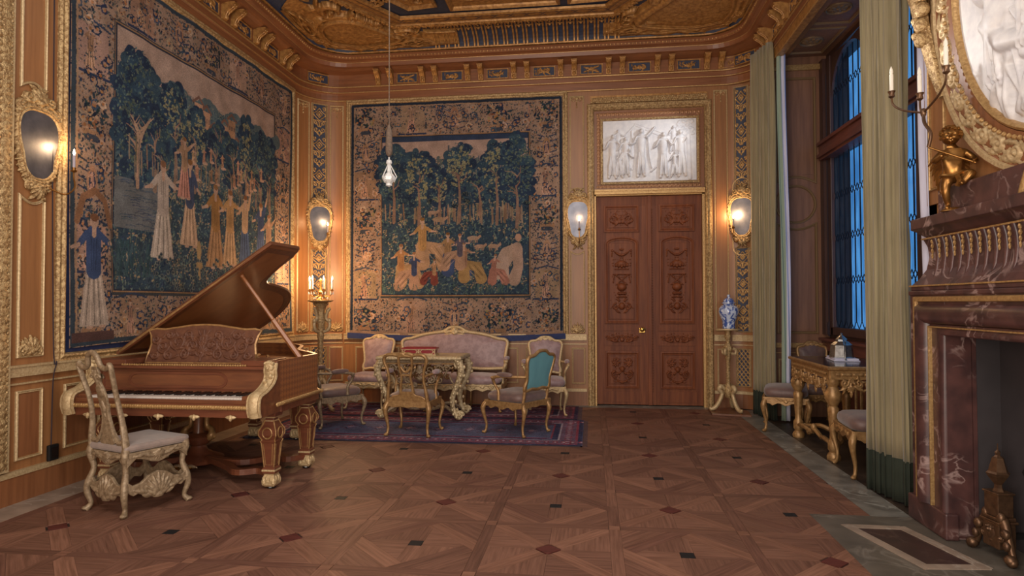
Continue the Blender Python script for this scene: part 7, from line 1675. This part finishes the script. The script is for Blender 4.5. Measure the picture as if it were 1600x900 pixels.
# ------------------------------------------------------------------ bay table, inkstand
def bay_table():
    x0, x1, y0, y1, zt = 2.13, 2.76, 6.10, 7.26, .86
    t = empty('bay_table', ((x0+x1)/2, (y0+y1)/2, 0), 0, 'carved gilt table with dark marble top standing in the window bay', 'table')
    w, d = x1-x0, y1-y0
    MB().box(-w/2+.012, w/2-.012, -d/2+.012, d/2-.012, zt-.02, zt).build('table_top', 'tabletop', t, bevel=.004)
    MB().mould(lambda u, v, q: (u, v, zt-.03+q), rectp(-w/2, w/2, -d/2, d/2), [(.02, .03), (.004, .03), (-.006, .018), (-.002, 0), (.02, -.01), (.03, -.012)]).build('top_edge', 'gold_wood', t)
    for s_ in (-1, 1): MB().box(s_*(w/2-.03)-.012, s_*(w/2-.03)+.012, -d/2+.03, d/2-.03, zt-.12, zt-.03).build('frieze_rail', 'gold_wood', t)
    for s_ in (-1, 1): MB().box(-w/2+.03, w/2-.03, s_*(d/2-.03)-.012, s_*(d/2-.03)+.012, zt-.12, zt-.03).build('frieze_rail', 'gold_wood', t)
    def ap(L_):
        f = HF(L_-.1, .28, int(L_*210), 62); R2 = random.Random(8)
        for k in range(int(L_/.05)): x_ = -L_/2+.07+k*.05; f.blob(x_, .105, .018, .018, .012); f.stroke([(x_+.025, .09), (x_+.025, .12)], .005, .01)
        n_ = int(L_/.22)
        for k in range(n_):
            cx = (k-(n_-1)/2)*.22
            f.shell(cx, .0, .07, .018, 7, -1); f.scroll(cx+.06, .03, .035, PI, 1.2, 1, .012, .007, .018); f.scroll(cx-.06, .03, .035, 0, 1.2, -1, .012, .007, .018); f.rosette(cx, .05, .03, .018)
            f.leaf(cx, -.03, -PI/2, .08, .018, .018); f.leaf(cx+.03, 0, -.9, .1, .014, .016, .8); f.leaf(cx-.03, 0, -PI+.9, .1, .014, .016, -.8)
        for k in range(20): f.leaf(R2.uniform(0, L_/2-.1), R2.uniform(-.04, .07), R2.uniform(0, 6), .06, .010, .014, 1)
        return f.sym().blur(1)
    A = ap(d-.05); A.mesh('apron_carving', lambda x, y, q: np.stack([-(w/2-.018+q), x, y+zt-.18], 1), 'gold_wood', t)
    A = ap(w-.05); A.mesh('apron_carving', lambda x, y, q: np.stack([x, -(d/2-.018+q), y+zt-.18], 1), 'gold_wood', t)
    for sx in (-1, 1):
        for sy in (-1, 1):
            x, y = sx*(w/2-.07), sy*(d/2-.08)
            MB().lathe([(.055, 0), (.06, .03), (.05, .055), (.035, .07), (.05, .10), (.05, .17), (.035, .19), (.032, .24), (.045, .42), (.05, .47), (.035, .49), (.065, .55), (.072, .60), (.05, .65), (.04, .67), (.055, .70), (.055, .76)], 18, (x, y, 0), wob=lambda a, z: 1+.06*math.cos(a*8)).build('turned_leg', 'gold_wood', t, smooth=True)
    mb = MB()
    for sy in (-1, 1): mb.tube(smoothpath([(-(w/2-.07), sy*(d/2-.08), .13), (-.15, sy*(d/2-.18), .14), (-.10, sy*.25, .17), (0, sy*.12, .13), (0, 0, .15)], 5), .024, 6).tube(smoothpath([((w/2-.07), sy*(d/2-.08), .13), (.15, sy*(d/2-.18), .14), (.10, sy*.25, .17), (0, sy*.12, .13)], 5), .024, 6)
    mb.tube(smoothpath([(-(w/2-.07), -(d/2-.08), .13), (-(w/2-.05), -.3, .16), (-(w/2-.09), -.12, .13), (-(w/2-.06), 0, .19), (-(w/2-.09), .12, .13), (-(w/2-.05), .3, .16), (-(w/2-.07), (d/2-.08), .13)], 5), .022, 6)
    mb.ball((-(w/2-.06), 0, .2), .03, .03, .04, 8, 6).ball((0, 0, .18), .05, .05, .06, 10, 6); mb.build('stretcher', 'gold_wood', t, smooth=True)
bay_table()
t = empty('inkstand', (2.50, 6.78, .86), math.radians(-8), 'silvery bell-shaped case on a low tray on the dark table top in the bay', 'inkstand')
MB().box(-.10, .12, -.17, .20, 0, .03).box(-.11, .13, -.18, .21, .0, .012).build('tray', 'lining_white', t, bevel=.006)
MB(Matrix.Translation((0, .0, 0))@Matrix.Rotation(PI/4, 4, 'Z')).lathe([(.12, .03), (.115, .04), (.10, .15), (.102, .155), (.085, .17), (.06, .19), (.055, .21), (.03, .235), (.012, .25), (.014, .262), (.003, .275)], 8).build('bell_case', 'steel', t, bevel=.003)
for y_ in (-.16, .19): MB().lathe([(.02, .012), (.01, .03), (.005, .05), (.004, .18), (.010, .19), (.002, .20)], 8, (.0, y_, 0)).build('finial_rod', 'steel', t, smooth=True)
# dark bell pull hanging at the bay corner
t = MB().tube([(2.93, 8.32, 4.3), (2.93, 8.32, 1.2)], .010, 6).tube(smoothpath([(2.93, 8.32, 1.2), (2.93, 8.33, 1.1), (2.93, 8.32, 1.02)], 4), [.016, .02, .026, .024, .02, .024, .022, .014, .006], 8).build('bell_pull', 'cord'); tag(t, 'dark twisted bell pull hanging in the far corner of the window bay', 'cord')

# ------------------------------------------------------------------ curtains
def curtain(name_label, x, ya, yb, z0, z1, folds, amp, seed, hem=.30, xb=None, gath=1.0, dep=.012):
    t = empty('curtain', (x, (ya+yb)/2, 0), 0, name_label, 'curtain', 'olive curtains of the window bay'); R2 = random.Random(seed); nf = 160; ph = [R2.uniform(-.5, .5) for _ in range(40)]
    def P(u, z):
        g_ = 1 if z < z1-.9 else 1-(1-gath)*((z-(z1-.9))/.9)
        a = (u+.045*math.sin(7*u+seed)+.02*math.sin(17*u))*folds*2*PI+.25*math.sin(z*1.3+u*5); s_ = math.sin(a)
        xx = -amp*(2*abs(math.sin(a/2))**.8-.6+.18*math.sin(1.7*a+z*1.5)); yy = (ya-yb)*(u-.5)*g_+.010*math.sin(3.1*a+z)
        return (xx+((xb-x)*(1-u) if xb is not None else 0), yy, z)
    def sheet(za, zb, nm, m, off=0, u0=0, u1=1):
        nz = max(3, int((zb-za)/.15)); V = []
        for j in range(nz+1):
            z = za+(zb-za)*j/nz
            for i in range(nf+1): p = P(u0+(u1-u0)*i/nf, z); V.append((p[0]+off, p[1], p[2]))
        o = MB().add(V, [(j*(nf+1)+i, j*(nf+1)+i+1, (j+1)*(nf+1)+i+1, (j+1)*(nf+1)+i) for j in range(nz) for i in range(nf)]).build(nm, m, t, smooth=True); 
        s2 = o.modifiers.new('thick', 'SOLIDIFY'); s2.thickness = .006; return o
    sheet(z0+hem, z1, 'curtain_cloth', 'curtain'); sheet(z0, z0+hem+.01, 'hem_band', 'curtain_hem', -.001)
    return t, P
t1, P1_ = curtain('farther olive curtain gathered narrow at the top, beside the gilt vase stand', 2.11, 8.58, 8.06, .01, 4.66, 6, .034, 3, gath=.9, xb=2.225)
# lining turned out along its inner edge
for nm, m, y_a, y_b, xo in (('teal_lining', 'lining_teal', 8.0, 7.99, 2.235), ('pale_lining', 'lining_white', 7.99, 8.0, 2.285)):
    V = []; nz = 34
    for j in range(nz+1):
        z = .02+4.6*j/nz
        for i in range(9): u = i/8; V.append((xo-2.08+u*.055+.012*math.sin(z*1.1), (y_a+(y_b-y_a)*u)-8.31+.012*math.sin(z*1.7+u*7), z))
    o = MB().add(V, [(j*9+i, j*9+i+1, (j+1)*9+i+1, (j+1)*9+i) for j in range(nz) for i in range(8)]).build(nm, m, t1, smooth=True); o.modifiers.new('thick', 'SOLIDIFY').thickness = .006
t2, P2_ = curtain('nearer olive curtain with a broad dark hem beside the marble fireplace', 2.17, 5.31, 4.80, .01, 4.56, 6, .052, 8, xb=2.26)
V = []; nz = 34
for j in range(nz+1):
    z = .9+3.6*j/nz
    for i in range(9): u = i/8; V.append((.10+.012*math.sin(u*9+z), 4.80-5.13-.14*u+.010*math.sin(z*3.1), z))
o = MB().add(V, [(j*9+i, j*9+i+1, (j+1)*9+i+1, (j+1)*9+i) for j in range(nz) for i in range(8)]).build('pale_lining', 'lining_white', t2, smooth=True); o.modifiers.new('thick', 'SOLIDIFY').thickness = .006

# ------------------------------------------------------------------ pendant lamp rope with crystal lantern
t = empty('hanging_pendant', (-1.80, 5.5, 2.49), 0, 'thin grey rope from the ceiling ending in a wrapped sleeve and a small crystal lantern', 'pendant lamp')
MB().tube([(0, 0, .55), (0, 0, 2.73)], .005, 6).build('rope', 'rope', t)
MB().lathe([(.008, .56), (.026, .50), (.030, .40), (.031, .32), (.024, .29), (.008, .275)], 12, wob=lambda a, z: 1+.05*math.cos(a*5)).build('wrapped_sleeve', 'rope', t, smooth=True)
MB().lathe([(.008, .27), (.006, .25), (.022, .24), (.028, .215), (.012, .195), (.016, .17), (.02, .14), (.01, .13)], 8).build('crystal_stem', 'crystal', t)
MB().lathe([(.002, .0), (.03, .012), (.026, .03), (.055, .06), (.062, .085), (.035, .115), (.015, .135)], 7).build('crystal_bowl', 'crystal', t)
for k in range(5):
    a = 2*PI*k/5+.4; MB().tube([(.012*math.cos(a), .012*math.sin(a), .20), (.068*math.cos(a), .068*math.sin(a), .095), (.045*math.cos(a), .045*math.sin(a), .045)], .005, 4).build('crystal_arm', 'crystal', t)

# ------------------------------------------------------------------ fireplace
FX = 2.15; FY0, FY1 = 2.08, 4.62; OY0, OY1, OZ = 2.5, 4.20, 1.24
t = empty('fireplace', (FX, (FY0+FY1)/2, 0), 0, 'veined red marble chimneypiece with gilt mouldings and a fluted hood', 'fireplace')
TF = Matrix.Translation((-FX, -(FY0+FY1)/2, 0))
F = lambda: MB(TF.copy())
yc = (FY0+FY1)/2
mF = lambda u, z, d: (-d, u-yc, z)
for a, b_ in ((OY1, FY1), (FY0, OY0)): F().box(FX, 2.30, a, b_, 0, 1.50).build('jamb', 'marble_red', t, bevel=.004)
F().box(FX, 2.30, OY0, OY1, OZ, 1.50).build('lintel', 'marble_red', t, bevel=.004)
for a, b_ in ((OY1, OY1+.03), (OY0-.03, OY0)): F().box(2.301, 2.325, a, b_, 0, OZ+.03).build('jamb_reveal', 'marble_red', t)
F().box(2.301, 2.325, OY0, OY1, OZ, OZ+.03).build('lintel_reveal', 'marble_red', t)
for a, b_ in ((OY1-.03, FY1+.015), (FY0-.015, OY0+.03)): F().box(FX-.03, FX+.05, a, b_, 0, .16).build('plinth_block', 'marble_red', t, bevel=.01)
def fframe(ins, prof, nm, m, z1=None):
    u0, u1, zt = OY0-ins, OY1+ins, OZ+ins if z1 is None else z1; mb = MB(); V = []; n_ = len(prof)
    for u, z, sx, sz in ((u0, .16, -1, 0), (u0, zt, -1, 1), (u1, zt, 1, 1), (u1, .16, 1, 0)):
        for i_, d in prof: V.append(mF(u-sx*i_*-1, z+sz*i_, d))
    return mb.add(V, [(i*n_+j, (i+1)*n_+j, (i+1)*n_+j+1, i*n_+j+1) for i in range(3) for j in range(n_-1)]).build(nm, m, t, smooth=True)
fframe(.02, [(-.02, 0), (-.012, .02), (0, .024), (.02, .012), (.045, .012)], 'inner_moulding', 'marble_red')
fframe(.155, [(-.006, .0), (-.004, .022), (.004, .022), (.006, 0)], 'gilt_bead', 'gilt', 1.29)
fframe(.24, [(-.065, 0), (-.055, .03), (-.03, .05), (.01, .055), (.04, .042), (.06, .012), (.06, 0)], 'roll_moulding', 'marble_red', 1.37)
fframe(.335, [(-.018, 0), (-.014, .018), (0, .022), (.014, .018), (.018, 0)], 'gilt_moulding', 'gilt', 1.465)
F().box(FX-.012, 2.30, FY0, FY1, 1.49, 1.52).box(FX-.005, 2.30, FY0+.02, FY1-.02, 1.52, 1.55).build('base_course', 'marble_red', t, bevel=.006)
F().box(FX-.012, 2.30, FY0+.01, FY1-.01, 1.548, 1.557).build('gilt_fillet', 'gilt', t)
# concave hood with flutes and gilt husks
prof = [(0.0, 1.556), (-.03, 1.60), (-.055, 1.66), (-.065, 1.74), (-.06, 1.81), (-.045, 1.86)]
V = []
for ins, z in prof: V += [(FX-ins*1.0, FY1+ins*1.6-.02, z), (FX-ins, FY0-ins*1.6+.02, z), (2.30, FY0-ins*1.6+.02, z), (2.30, FY1+ins*1.6-.02, z)]
n_ = len(prof); F().add(V, [(j*4+i, j*4+(i+1) % 4, (j+1)*4+(i+1) % 4, (j+1)*4+i) for j in range(n_-1) for i in range(4)]).build('hood', 'marble_red', t)
gm_ = None
for k in range(27):
    y_ = FY0+.17+k*.0855
    if y_ > FY1-.17: break
    if gm_ is None:
        gm_ = MB().tube([(.034, 0, 1.60), (.057, 0, 1.66), (.067, 0, 1.74), (.062, 0, 1.81), (.048, 0, 1.862)], [.003, .012, .015, .016, .017], 8).build('flute_rib', 'marble_red', t, smooth=True); gm_.location.y = y_-yc
        hk = MB(); [hk.ball((.052, 0, 1.84-.032*q), .012-.0015*q, .011-.0015*q, .018, 6, 4) for q in range(4)]
        hk = hk.build('gilt_husk', 'gilt', t, smooth=True); hk.location = (0, y_-yc+.043, 0)
    else: dupe(gm_, t, (0, y_-yc, 0)); dupe(hk, t, (0, y_-yc+.043, 0))
F().box(FX+.036, 2.30, FY0+.08, FY1-.08, 1.858, 1.868).build('gilt_fillet', 'gilt', t)
V = []
for d_, z in ((-.05, 1.868), (-.03, 1.885), (.0, 1.915), (.02, 1.925)): V += [(FX-d_, FY1+d_-.08, z), (FX-d_, FY0-d_+.03, z), (2.30, FY0-d_+.03, z), (2.30, FY1+d_-.08, z)]
F().add(V, [(j*4+i, j*4+(i+1) % 4, (j+1)*4+(i+1) % 4, (j+1)*4+i) for j in range(3) for i in range(4)]).build('shelf_moulding', 'marble_red', t)
F().box(FX-.02, 2.29, FY0, FY1-.06, 1.925, 1.995).build('mantel_shelf', 'marble_red', t, bevel=.006)
F().box(2.20, 2.29, FY0+.2, 4.35, 1.995, 2.16).build('shelf_upstand', 'marble_red', t, bevel=.005)
# firebox of sooty plates
F().box(2.46, 2.50, OY0-.03, OY1+.03, -.02, 1.5).build('fireback', 'soot', t); F().box(2.325, 2.50, OY0-.04, OY0-.004, 0, 1.3).box(2.325, 2.50, OY1+.004, OY1+.03, 0, 1.3).box(2.30, 2.50, OY0-.04, OY1+.04, 1.24, 1.28).build('firebox_side', 'soot', t)
# hanging fire iron
t = MB(); P = smoothpath([(2.34, 3.42, 1.24), (2.36, 3.56, 1.08), (2.38, 3.72, .82), (2.39, 3.80, .66), (2.39, 3.82, .56)], 5); t.tube(P, .006, 6).tube([(2.39, 3.82, .57), (2.38, 3.86, .50), (2.38, 3.84, .44)], [.012, .018, .006], 8)
t = t.build('fire_iron', 'iron'); tag(t, 'thin black iron chimney pull hanging slantwise inside the fireplace opening', 'fire iron')
# andiron
t = empty('andiron', (2.29, 3.95, 0), math.radians(8), 'bronze andiron with an urn finial standing at the edge of the fireplace', 'andiron')
for sy in (-1, 1):
    P = smoothpath([(0, sy*.02, .20), (-.02, sy*.06, .22), (-.03, sy*.10, .15), (-.03, sy*.13, .05), (-.05, sy*.155, .025), (-.055, sy*.13, .02)], 5); MB().tube(P, lerp_list([.022, .028, .02, .018, .026, .016], len(P)), 8).ball((-.03, sy*.055, .235), .026, .026, .035, 8, 5).ball((-.045, sy*.10, .16), .022, .03, .03, 8, 5).ball((-.05, sy*.115, .10), .02, .022, .028, 8, 5).ball((-.05, sy*.14, .035), .034, .034, .03, 8, 5).build('foot', 'bronze_dark', t, smooth=True)
f = HF(.2, .17, 60, 52); f.blob(0, .01, .045, .06, .04); f.blob(0, .03, .014, .02, .055); f.blob(.018, .045, .01, .008, .05); f.shell(0, -.03, .09, .03, 7); f.scroll(.06, .0, .03, PI, 1.2, 1, .013, .008, .03); f.sym(); f.mesh('mask_carving', lambda x, y, q: np.stack([-.02-q, x, y+.13], 1), 'bronze_dark', t)
MB().box(-.05, .05, -.06, .06, .06, .2).box(-.06, .06, -.07, .07, .20, .215).box(-.052, .052, -.062, .062, .215, .235).box(-.045, .045, -.052, .052, .235, .36).box(-.052, .052, -.06, .06, .36, .372).build('pedestal', 'bronze_dark', t, bevel=.005)
MB(Matrix.Rotation(PI/4, 4, 'Z')).lathe([(.03, .372), (.022, .39), (.02, .41), (.055, .46), (.062, .475), (.05, .485), (.03, .56), (.022, .565), (.012, .575), (.016, .59), (.004, .605), (.002, .64)], 6).build('urn_finial', 'bronze_dark', t)
MB().box(.04, .34, -.012, .012, .10, .13).build('log_bar', 'iron', t)
# ------------------------------------------------------------------ oval relief
t = empty('oval_relief', (XR-.01, 3.35, 3.35), 0, 'large oval white marble relief in a scrolled gilt frame above the mantel', 'relief')
mO = lambda u, z, d: (-d, u, z)
ell = lambda a_, b_, n=72: [(a_*math.cos(q), b_*math.sin(q)) for q in np.linspace(0, 2*PI, n+1)[:-1]]
f = HF(1.7, 2.06, 250, 300, base=0)
def fig(cx, b_, h, **k): relief_fig(f, cx, b_, h, dep=.08, **k)
for k in range(30): R2 = random.Random(k); f.leaf(R2.uniform(-.7, .7), R2.uniform(-.8, .8), R2.uniform(0, 6), .25, .02, .012, R2.uniform(-1, 1))
# a reclining mother leaning over a child, with drapery; x grows away from the camera
fig(.15, -.62, 1.25, lean=-.12, arm=(-.6, -.6), arm2=(-.4, -.8)); fig(.42, -.72, .70, lean=.05, arm=(-.5, .3), arm2=(.3, -.3), bend=-.3)
f.blob(.50, -.12, .11, .13, .11); f.blob(.45, .22, .10, .12, .10); f.blob(.42, -.34, .12, .17, .09, .4); f.stroke([(.45, .15), (.30, -.1), (.1, -.3)], [.06, .08, .1], .08); f.stroke([(.5, -.35), (.35, -.5), (.15, -.55)], [.06, .075, .05], .09)
f.stroke([(.3, .5), (.42, .2), (.46, -.05)], [.05, .045, .03], .09); f.stroke([(.1, .45), (.2, .1), (.32, -.2), (.45, -.42)], [.07, .07, .06, .04], .08)
for k in range(18): R2 = random.Random(k+60); x_ = R2.uniform(-.2, .5); f.stroke([(x_, -.35), (x_+R2.uniform(-.2, .1), -.6), (x_+R2.uniform(-.3, .2), -.9)], .022, .025, .03)
for k in range(14): R2 = random.Random(k+90); f.scroll(.45+R2.uniform(-.09, .09), .27+R2.uniform(-.05, .08), .03, R2.uniform(0, 6), 1, 1, .012, .008, .03, .07)
X, Y = np.meshgrid(f.x, f.y); e0 = (X/.85)**2+(Y/1.03)**2; f.H = np.maximum(f.H, 0)*np.clip((1-e0)/.22, 0, 1)**.6; f.blur(1); f.H[(X/.85)**2+(Y/1.03)**2 > 1.02] = -1
f.mesh('relief_slab', lambda x, y, q: np.stack([-.012-q, x, y], 1), 'marble_white', t)
MB().mould(mO, ell(.86, 1.04), [(-.014, 0), (-.014, .034), (0, .045), (.014, .034), (.022, .015), (.022, 0)]).build('inner_moulding', 'gilt', t, smooth=True)
mb = MB(); n_ = 128
for q in np.linspace(0, 2*PI, n_+1)[:-1]: mb.ball((-.065, .905*math.cos(q), 1.085*math.sin(q)), .013, .013, .015, 6, 4)
o = mb.build('beading', 'gilt', t, smooth=True); o['kind'] = 'stuff'
ring = MB().mould(mO, ell(.88, 1.06), [(.0, 0), (.0, .03), (-.17, .03), (-.19, .045), (-.215, .045), (-.225, .0)]); ring.build('frame_ring', 'oak_dark', t)
mb = MB().mould(mO, ell(1.075, 1.255), [(-.02, .03), (-.012, .05), (.012, .05), (.02, .03)]); mb.build('outer_moulding', 'gilt_pale', t)
f = HF(2.3, 2.66, 330, 380)
for k, q in enumerate(np.linspace(0, 2*PI, 41)[:-1]):
    cx, cy = .985*math.cos(q), 1.165*math.sin(q); f.scroll(cx, cy, .052, q+PI/2, 1.3, 1 if k % 2 else -1, .016, .010, .02); f.leaf(cx, cy, q+PI/2, .16, .020, .018, .9 if k % 2 else -.9); f.leaf(cx*.96, cy*.96, q+PI/2+.2, .15, .014, .016, -.5); f.leaf(cx*1.04, cy*1.04, q+PI/2-.2, .15, .014, .016, .5); f.leaf(cx, cy, q+PI/2-.5, .13, .016, .016, -.9 if k % 2 else .9)
X, Y = np.meshgrid(f.x, f.y); e1 = (X/.92)**2+(Y/1.10)**2; e2 = (X/1.055)**2+(Y/1.235)**2; f.H[(e1 < 1) | (e2 > 1)] = -1
f.mesh('frame_carving', lambda x, y, q: np.stack([-.03-q, x, y], 1), 'gilt_pale', t)
for s_ in (-1, 1):
    mb = MB()
    for k in range(4): pass
    q0 = [(-.06, s_*(1.12-.0), .55), (-.09, s_*1.20, .30), (-.07, s_*1.19, .08), (-.07, s_*1.13, -.12), (-.06, s_*1.05, -.38), (-.05, s_*.98, -.6)]
    P = smoothpath(q0, 5); mb.tube(P, lerp_list([.09, .10, .075, .06, .05, .02], len(P)), 8, flat=.6)
    for k in range(9): z_ = .62-k*.10; y_ = 1.17+.03*math.sin(k)-(.012*k if k > 4 else 0); mb.ball((-.10, s_*y_, z_), .05, .055-.002*k, .05, 8, 6).ball((-.12, s_*(y_+.03), z_+.04), .03, .03, .03, 6, 4)
    mb.build('side_garland', 'gilt_carved', t, smooth=True)
MB().tube(smoothpath([(-.06, .10, -1.15), (-.09, .12, -1.25), (-.09, .17, -1.36), (-.06, .2, -1.40)], 4), .02, 8).ball((-.08, .17, -1.39), .024).tube(smoothpath([(-.06, -.10, -1.15), (-.09, -.12, -1.25), (-.09, -.17, -1.36)], 4), .02, 8).build('lower_clasp', 'gilt', t, smooth=True)
for k in range(2):
    y0 = (4.52, 4.42)[k]
for u0, u1 in ((4.40, 4.58),): panel(mR, wr, rectp(u0, u1, 2.2, 4.35), .016, .012, 'gilt')
# ------------------------------------------------------------------ putto candelabrum on the mantel
def putto():
    t = empty('putto_candelabrum', (2.17, 4.12, 1.995), 0, 'gilt bronze winged putto holding a branch of three white candles on the mantel shelf', 'candelabrum')
    # skeleton: local frame, figure faces the room and the camera (-x, -y)
    F0 = math.radians(-38)    # yaw of the body
    ex = Vector((math.cos(F0), math.sin(F0)*1, 0)); fy = Vector((-.45, -.89, 0)).normalized(); rx = Vector((-fy.y, fy.x, 0))   # facing fy, its left side rx*-1
    def p(x, f_, z): v = rx*x+fy*f_; return Vector((v.x, v.y, z))
    J = {'pel': (0, 0, .20), 'bel': (0, .02, .25), 'che': (0, .005, .325), 'nek': (0, .0, .375), 'hed': (-.005, .012, .415),
         'hpR': (-.035, 0, .195), 'knR': (-.04, .02, .115), 'ankR': (-.025, -.01, .035), 'toeR': (-.035, .035, .012),
         'hpL': (.04, .01, .20), 'knL': (.10, .07, .215), 'ankL': (.05, .075, .16), 'toeL': (.035, .10, .145),
         'shR': (-.062, 0, .352), 'elR': (-.095, .035, .30), 'haR': (-.045, .075, .335),
         'shL': (.062, 0, .352), 'elL': (.105, .02, .30), 'haL': (.11, .075, .275)}
    Rr = {'pel': .050, 'bel': .052, 'che': .048, 'nek': .024, 'hed': .022, 'hpR': .036, 'knR': .026, 'ankR': .016, 'toeR': .012, 'hpL': .036, 'knL': .028, 'ankL': .017, 'toeL': .012, 'shR': .024, 'elR': .020, 'haR': .014, 'shL': .024, 'elL': .020, 'haL': .014}
    E = [('pel', 'bel'), ('bel', 'che'), ('che', 'nek'), ('nek', 'hed'), ('pel', 'hpR'), ('hpR', 'knR'), ('knR', 'ankR'), ('ankR', 'toeR'), ('pel', 'hpL'), ('hpL', 'knL'), ('knL', 'ankL'), ('ankL', 'toeL'), ('che', 'shR'), ('shR', 'elR'), ('elR', 'haR'), ('che', 'shL'), ('shL', 'elL'), ('elL', 'haL')]
    ks = list(J); me = bpy.data.meshes.new('putto_body'); me.from_pydata([p(*J[k]) for k in ks], [(ks.index(a), ks.index(b_)) for a, b_ in E], [])
    me.materials.append(M['bronze']); o = bpy.data.objects.new('body', me); COL.objects.link(o); o.parent = t
    sk = o.modifiers.new('skin', 'SKIN'); ss = o.modifiers.new('sub', 'SUBSURF'); ss.levels = 2; ss.render_levels = 2
    for i, k in enumerate(ks): me.skin_vertices[0].data[i].radius = (Rr[k], Rr[k]); me.skin_vertices[0].data[i].use_root = (k == 'pel')
    sk.use_smooth_shade = True
    # head with face and curls
    H = p(-.008, .018, .452); mb = MB(); hb = []
    n_, m_ = 56, 40; V = []
    for j in range(m_+1):
        ph = PI*j/m_
        for i in range(n_):
            a = 2*PI*i/n_; lx, lf, lz = math.sin(ph)*math.cos(a), math.sin(ph)*math.sin(a), -math.cos(ph)
            r = 1.0
            if lf > .1:   # cheeks, nose, brow, mouth
                for sx in (-1, 1):
                    r += .13*math.exp(-((lx-sx*.42)**2+(lz+.32)**2)/.05); r -= .17*math.exp(-((lx-sx*.33)**2+(lz-.04)**2)/.02); r += .07*math.exp(-((lx-sx*.33)**2+(lz-.04)**2)/.004)
                r += .34*math.exp(-((lx)**2/.014+(lz+.14)**2/.02)); r += .13*math.exp(-((lx)**2/.04+(lz+.43)**2/.005)); r -= .13*math.exp(-((lx)**2/.05+(lz+.53)**2/.003)); r += .10*math.exp(-((lx)**2/.03+(lz+.62)**2/.005)); r += .08*math.exp(-((lx)**2+(lz+.75)**2)/.03)
                r += .04*math.exp(-((lz-.22)**2)/.02)
            v = rx*lx*.050*r+fy*lf*.052*r; V.append((H.x+v.x, H.y+v.y, H.z+lz*.056*(r if lz < 0 else 1)))
    mb.add(V, [(j*n_+i, j*n_+(i+1) % n_, (j+1)*n_+(i+1) % n_, (j+1)*n_+i) for j in range(m_) for i in range(n_)]); mb.build('head', 'bronze', t, smooth=True)
    hr = MB(); R2 = random.Random(2)
    for k in range(60):
        a = R2.uniform(0, 2*PI); z_ = R2.uniform(-.1, 1); q = math.sqrt(max(0, 1-z_*z_)); lx, lf = q*math.cos(a), q*math.sin(a)
        if lf > .45 and z_ < .55: continue
        v = rx*lx*.052+fy*lf*.054; hr.ball((H.x+v.x, H.y+v.y, H.z+z_*.057), .015, .015, .012, 6, 4)
    hr.build('curls', 'bronze', t, smooth=True)
    e = MB()
    for sx in (-1, 1): v = H+rx*sx*.050+fy*-.002; e.ball((v.x, v.y, v.z-.008), .010, .010, .014, 6, 5)
    e.build('ears', 'bronze', t, smooth=True)
    # fingers closed on the branch
    for k, (hx, hf, hz, s_) in enumerate(((-.045, .075, .335, 1), (.11, .075, .275, -1))):
        fg = MB()
        for q in range(4):
            c0 = p(hx+s_*(.004*q-.004), hf+.006, hz+.010-.0065*q); c1 = p(hx+s_*(.004*q+.004), hf+.018, hz+.008-.0065*q); c2 = p(hx+s_*(.004*q+.010), hf+.014-.001*q, hz+.002-.0065*q); fg.tube([c0, c1, c2], [.0042, .0038, .003], 6)
        fg.tube([p(hx, hf+.0, hz+.012), p(hx-s_*.006, hf+.012, hz+.018), p(hx-s_*.002, hf+.02, hz+.012)], [.005, .0042, .0032], 6); fg.build('fingers', 'bronze', t, smooth=True)
    # wings
    for sx in (-1, 1):
        wg = MB()
        for k in range(7): a0 = p(sx*.03, -.045, .33-.008*k); a1 = p(sx*(.10-.006*k), -.085+.004*k, .335-.026*k); a2 = p(sx*(.125-.010*k), -.10+.004*k, .30-.032*k); wg.tube([a0, a1, a2], [.008, .014, .004], 6, flat=.4)
        wg.build('wing', 'bronze', t, smooth=True)
    # drapery sash and rocky mount
    MB().tube(smoothpath([p(-.05, .03, .215), p(0, .06, .205), p(.045, .05, .225), p(.06, .0, .235), p(0, -.05, .22), p(-.055, -.02, .215)], 4, True), .012, 6, closed=True).tube(smoothpath([p(.02, .065, .205), p(.03, .07, .17), p(.02, .062, .14)], 4), .014, 6).build('sash', 'bronze', t, smooth=True)
    MB().lathe([(.06, 0), (.055, .01), (.035, .02), (.002, .024)], 12, wob=lambda a, z: 1+.15*math.sin(a*3)).build('mount', 'bronze', t, smooth=True)
    MB().tube([p(.11, .085, .265), p(-.045, .088, .345), p(-.12, .09, .385)], [.007, .007, .006], 8).build('branch_stem', 'bronze', t, smooth=True)
    # branch of three lights; arms spread in the plane seen from the room
    def w(x, y, z): return Vector((x-2.17, y-4.12, z-1.995))
    hub = w(2.05, 4.20, 2.62)
    MB().tube(smoothpath([p(-.12, .09, .385), w(2.03, 4.08, 2.46), w(2.04, 4.17, 2.55), hub], 5), .010, 8).ball(hub, .018, .018, .03, 8, 6).build('branch_stem', 'bronze_dark', t, smooth=True)
    for tip in ((2.0, 4.50, 2.82), (2.05, 4.24, 2.72), (2.05, 3.94, 2.78)):
        tp = w(*tip); mid = hub.lerp(tp, .6)-Vector((0, 0, .05)); MB().tube(smoothpath([hub, mid, hub.lerp(tp, .95)-Vector((0, 0, .05)), tp], 5), .007, 6).lathe([(.007, -.012), (.020, .0), (.016, .02), (.022, .03), (.024, .036), (.012, .04)], 10, tp).build('candle_arm', 'bronze_dark', t, smooth=True)
        candle(t, (tp.x, tp.y, tp.z+.038), .11, .012, False)
        MB().lathe([(.008, .0), (.012, .012), (.010, .03), (.0008, .055)], 8, (tp.x, tp.y, tp.z+.15)).build('bulb', 'wax', t, smooth=True)
putto()
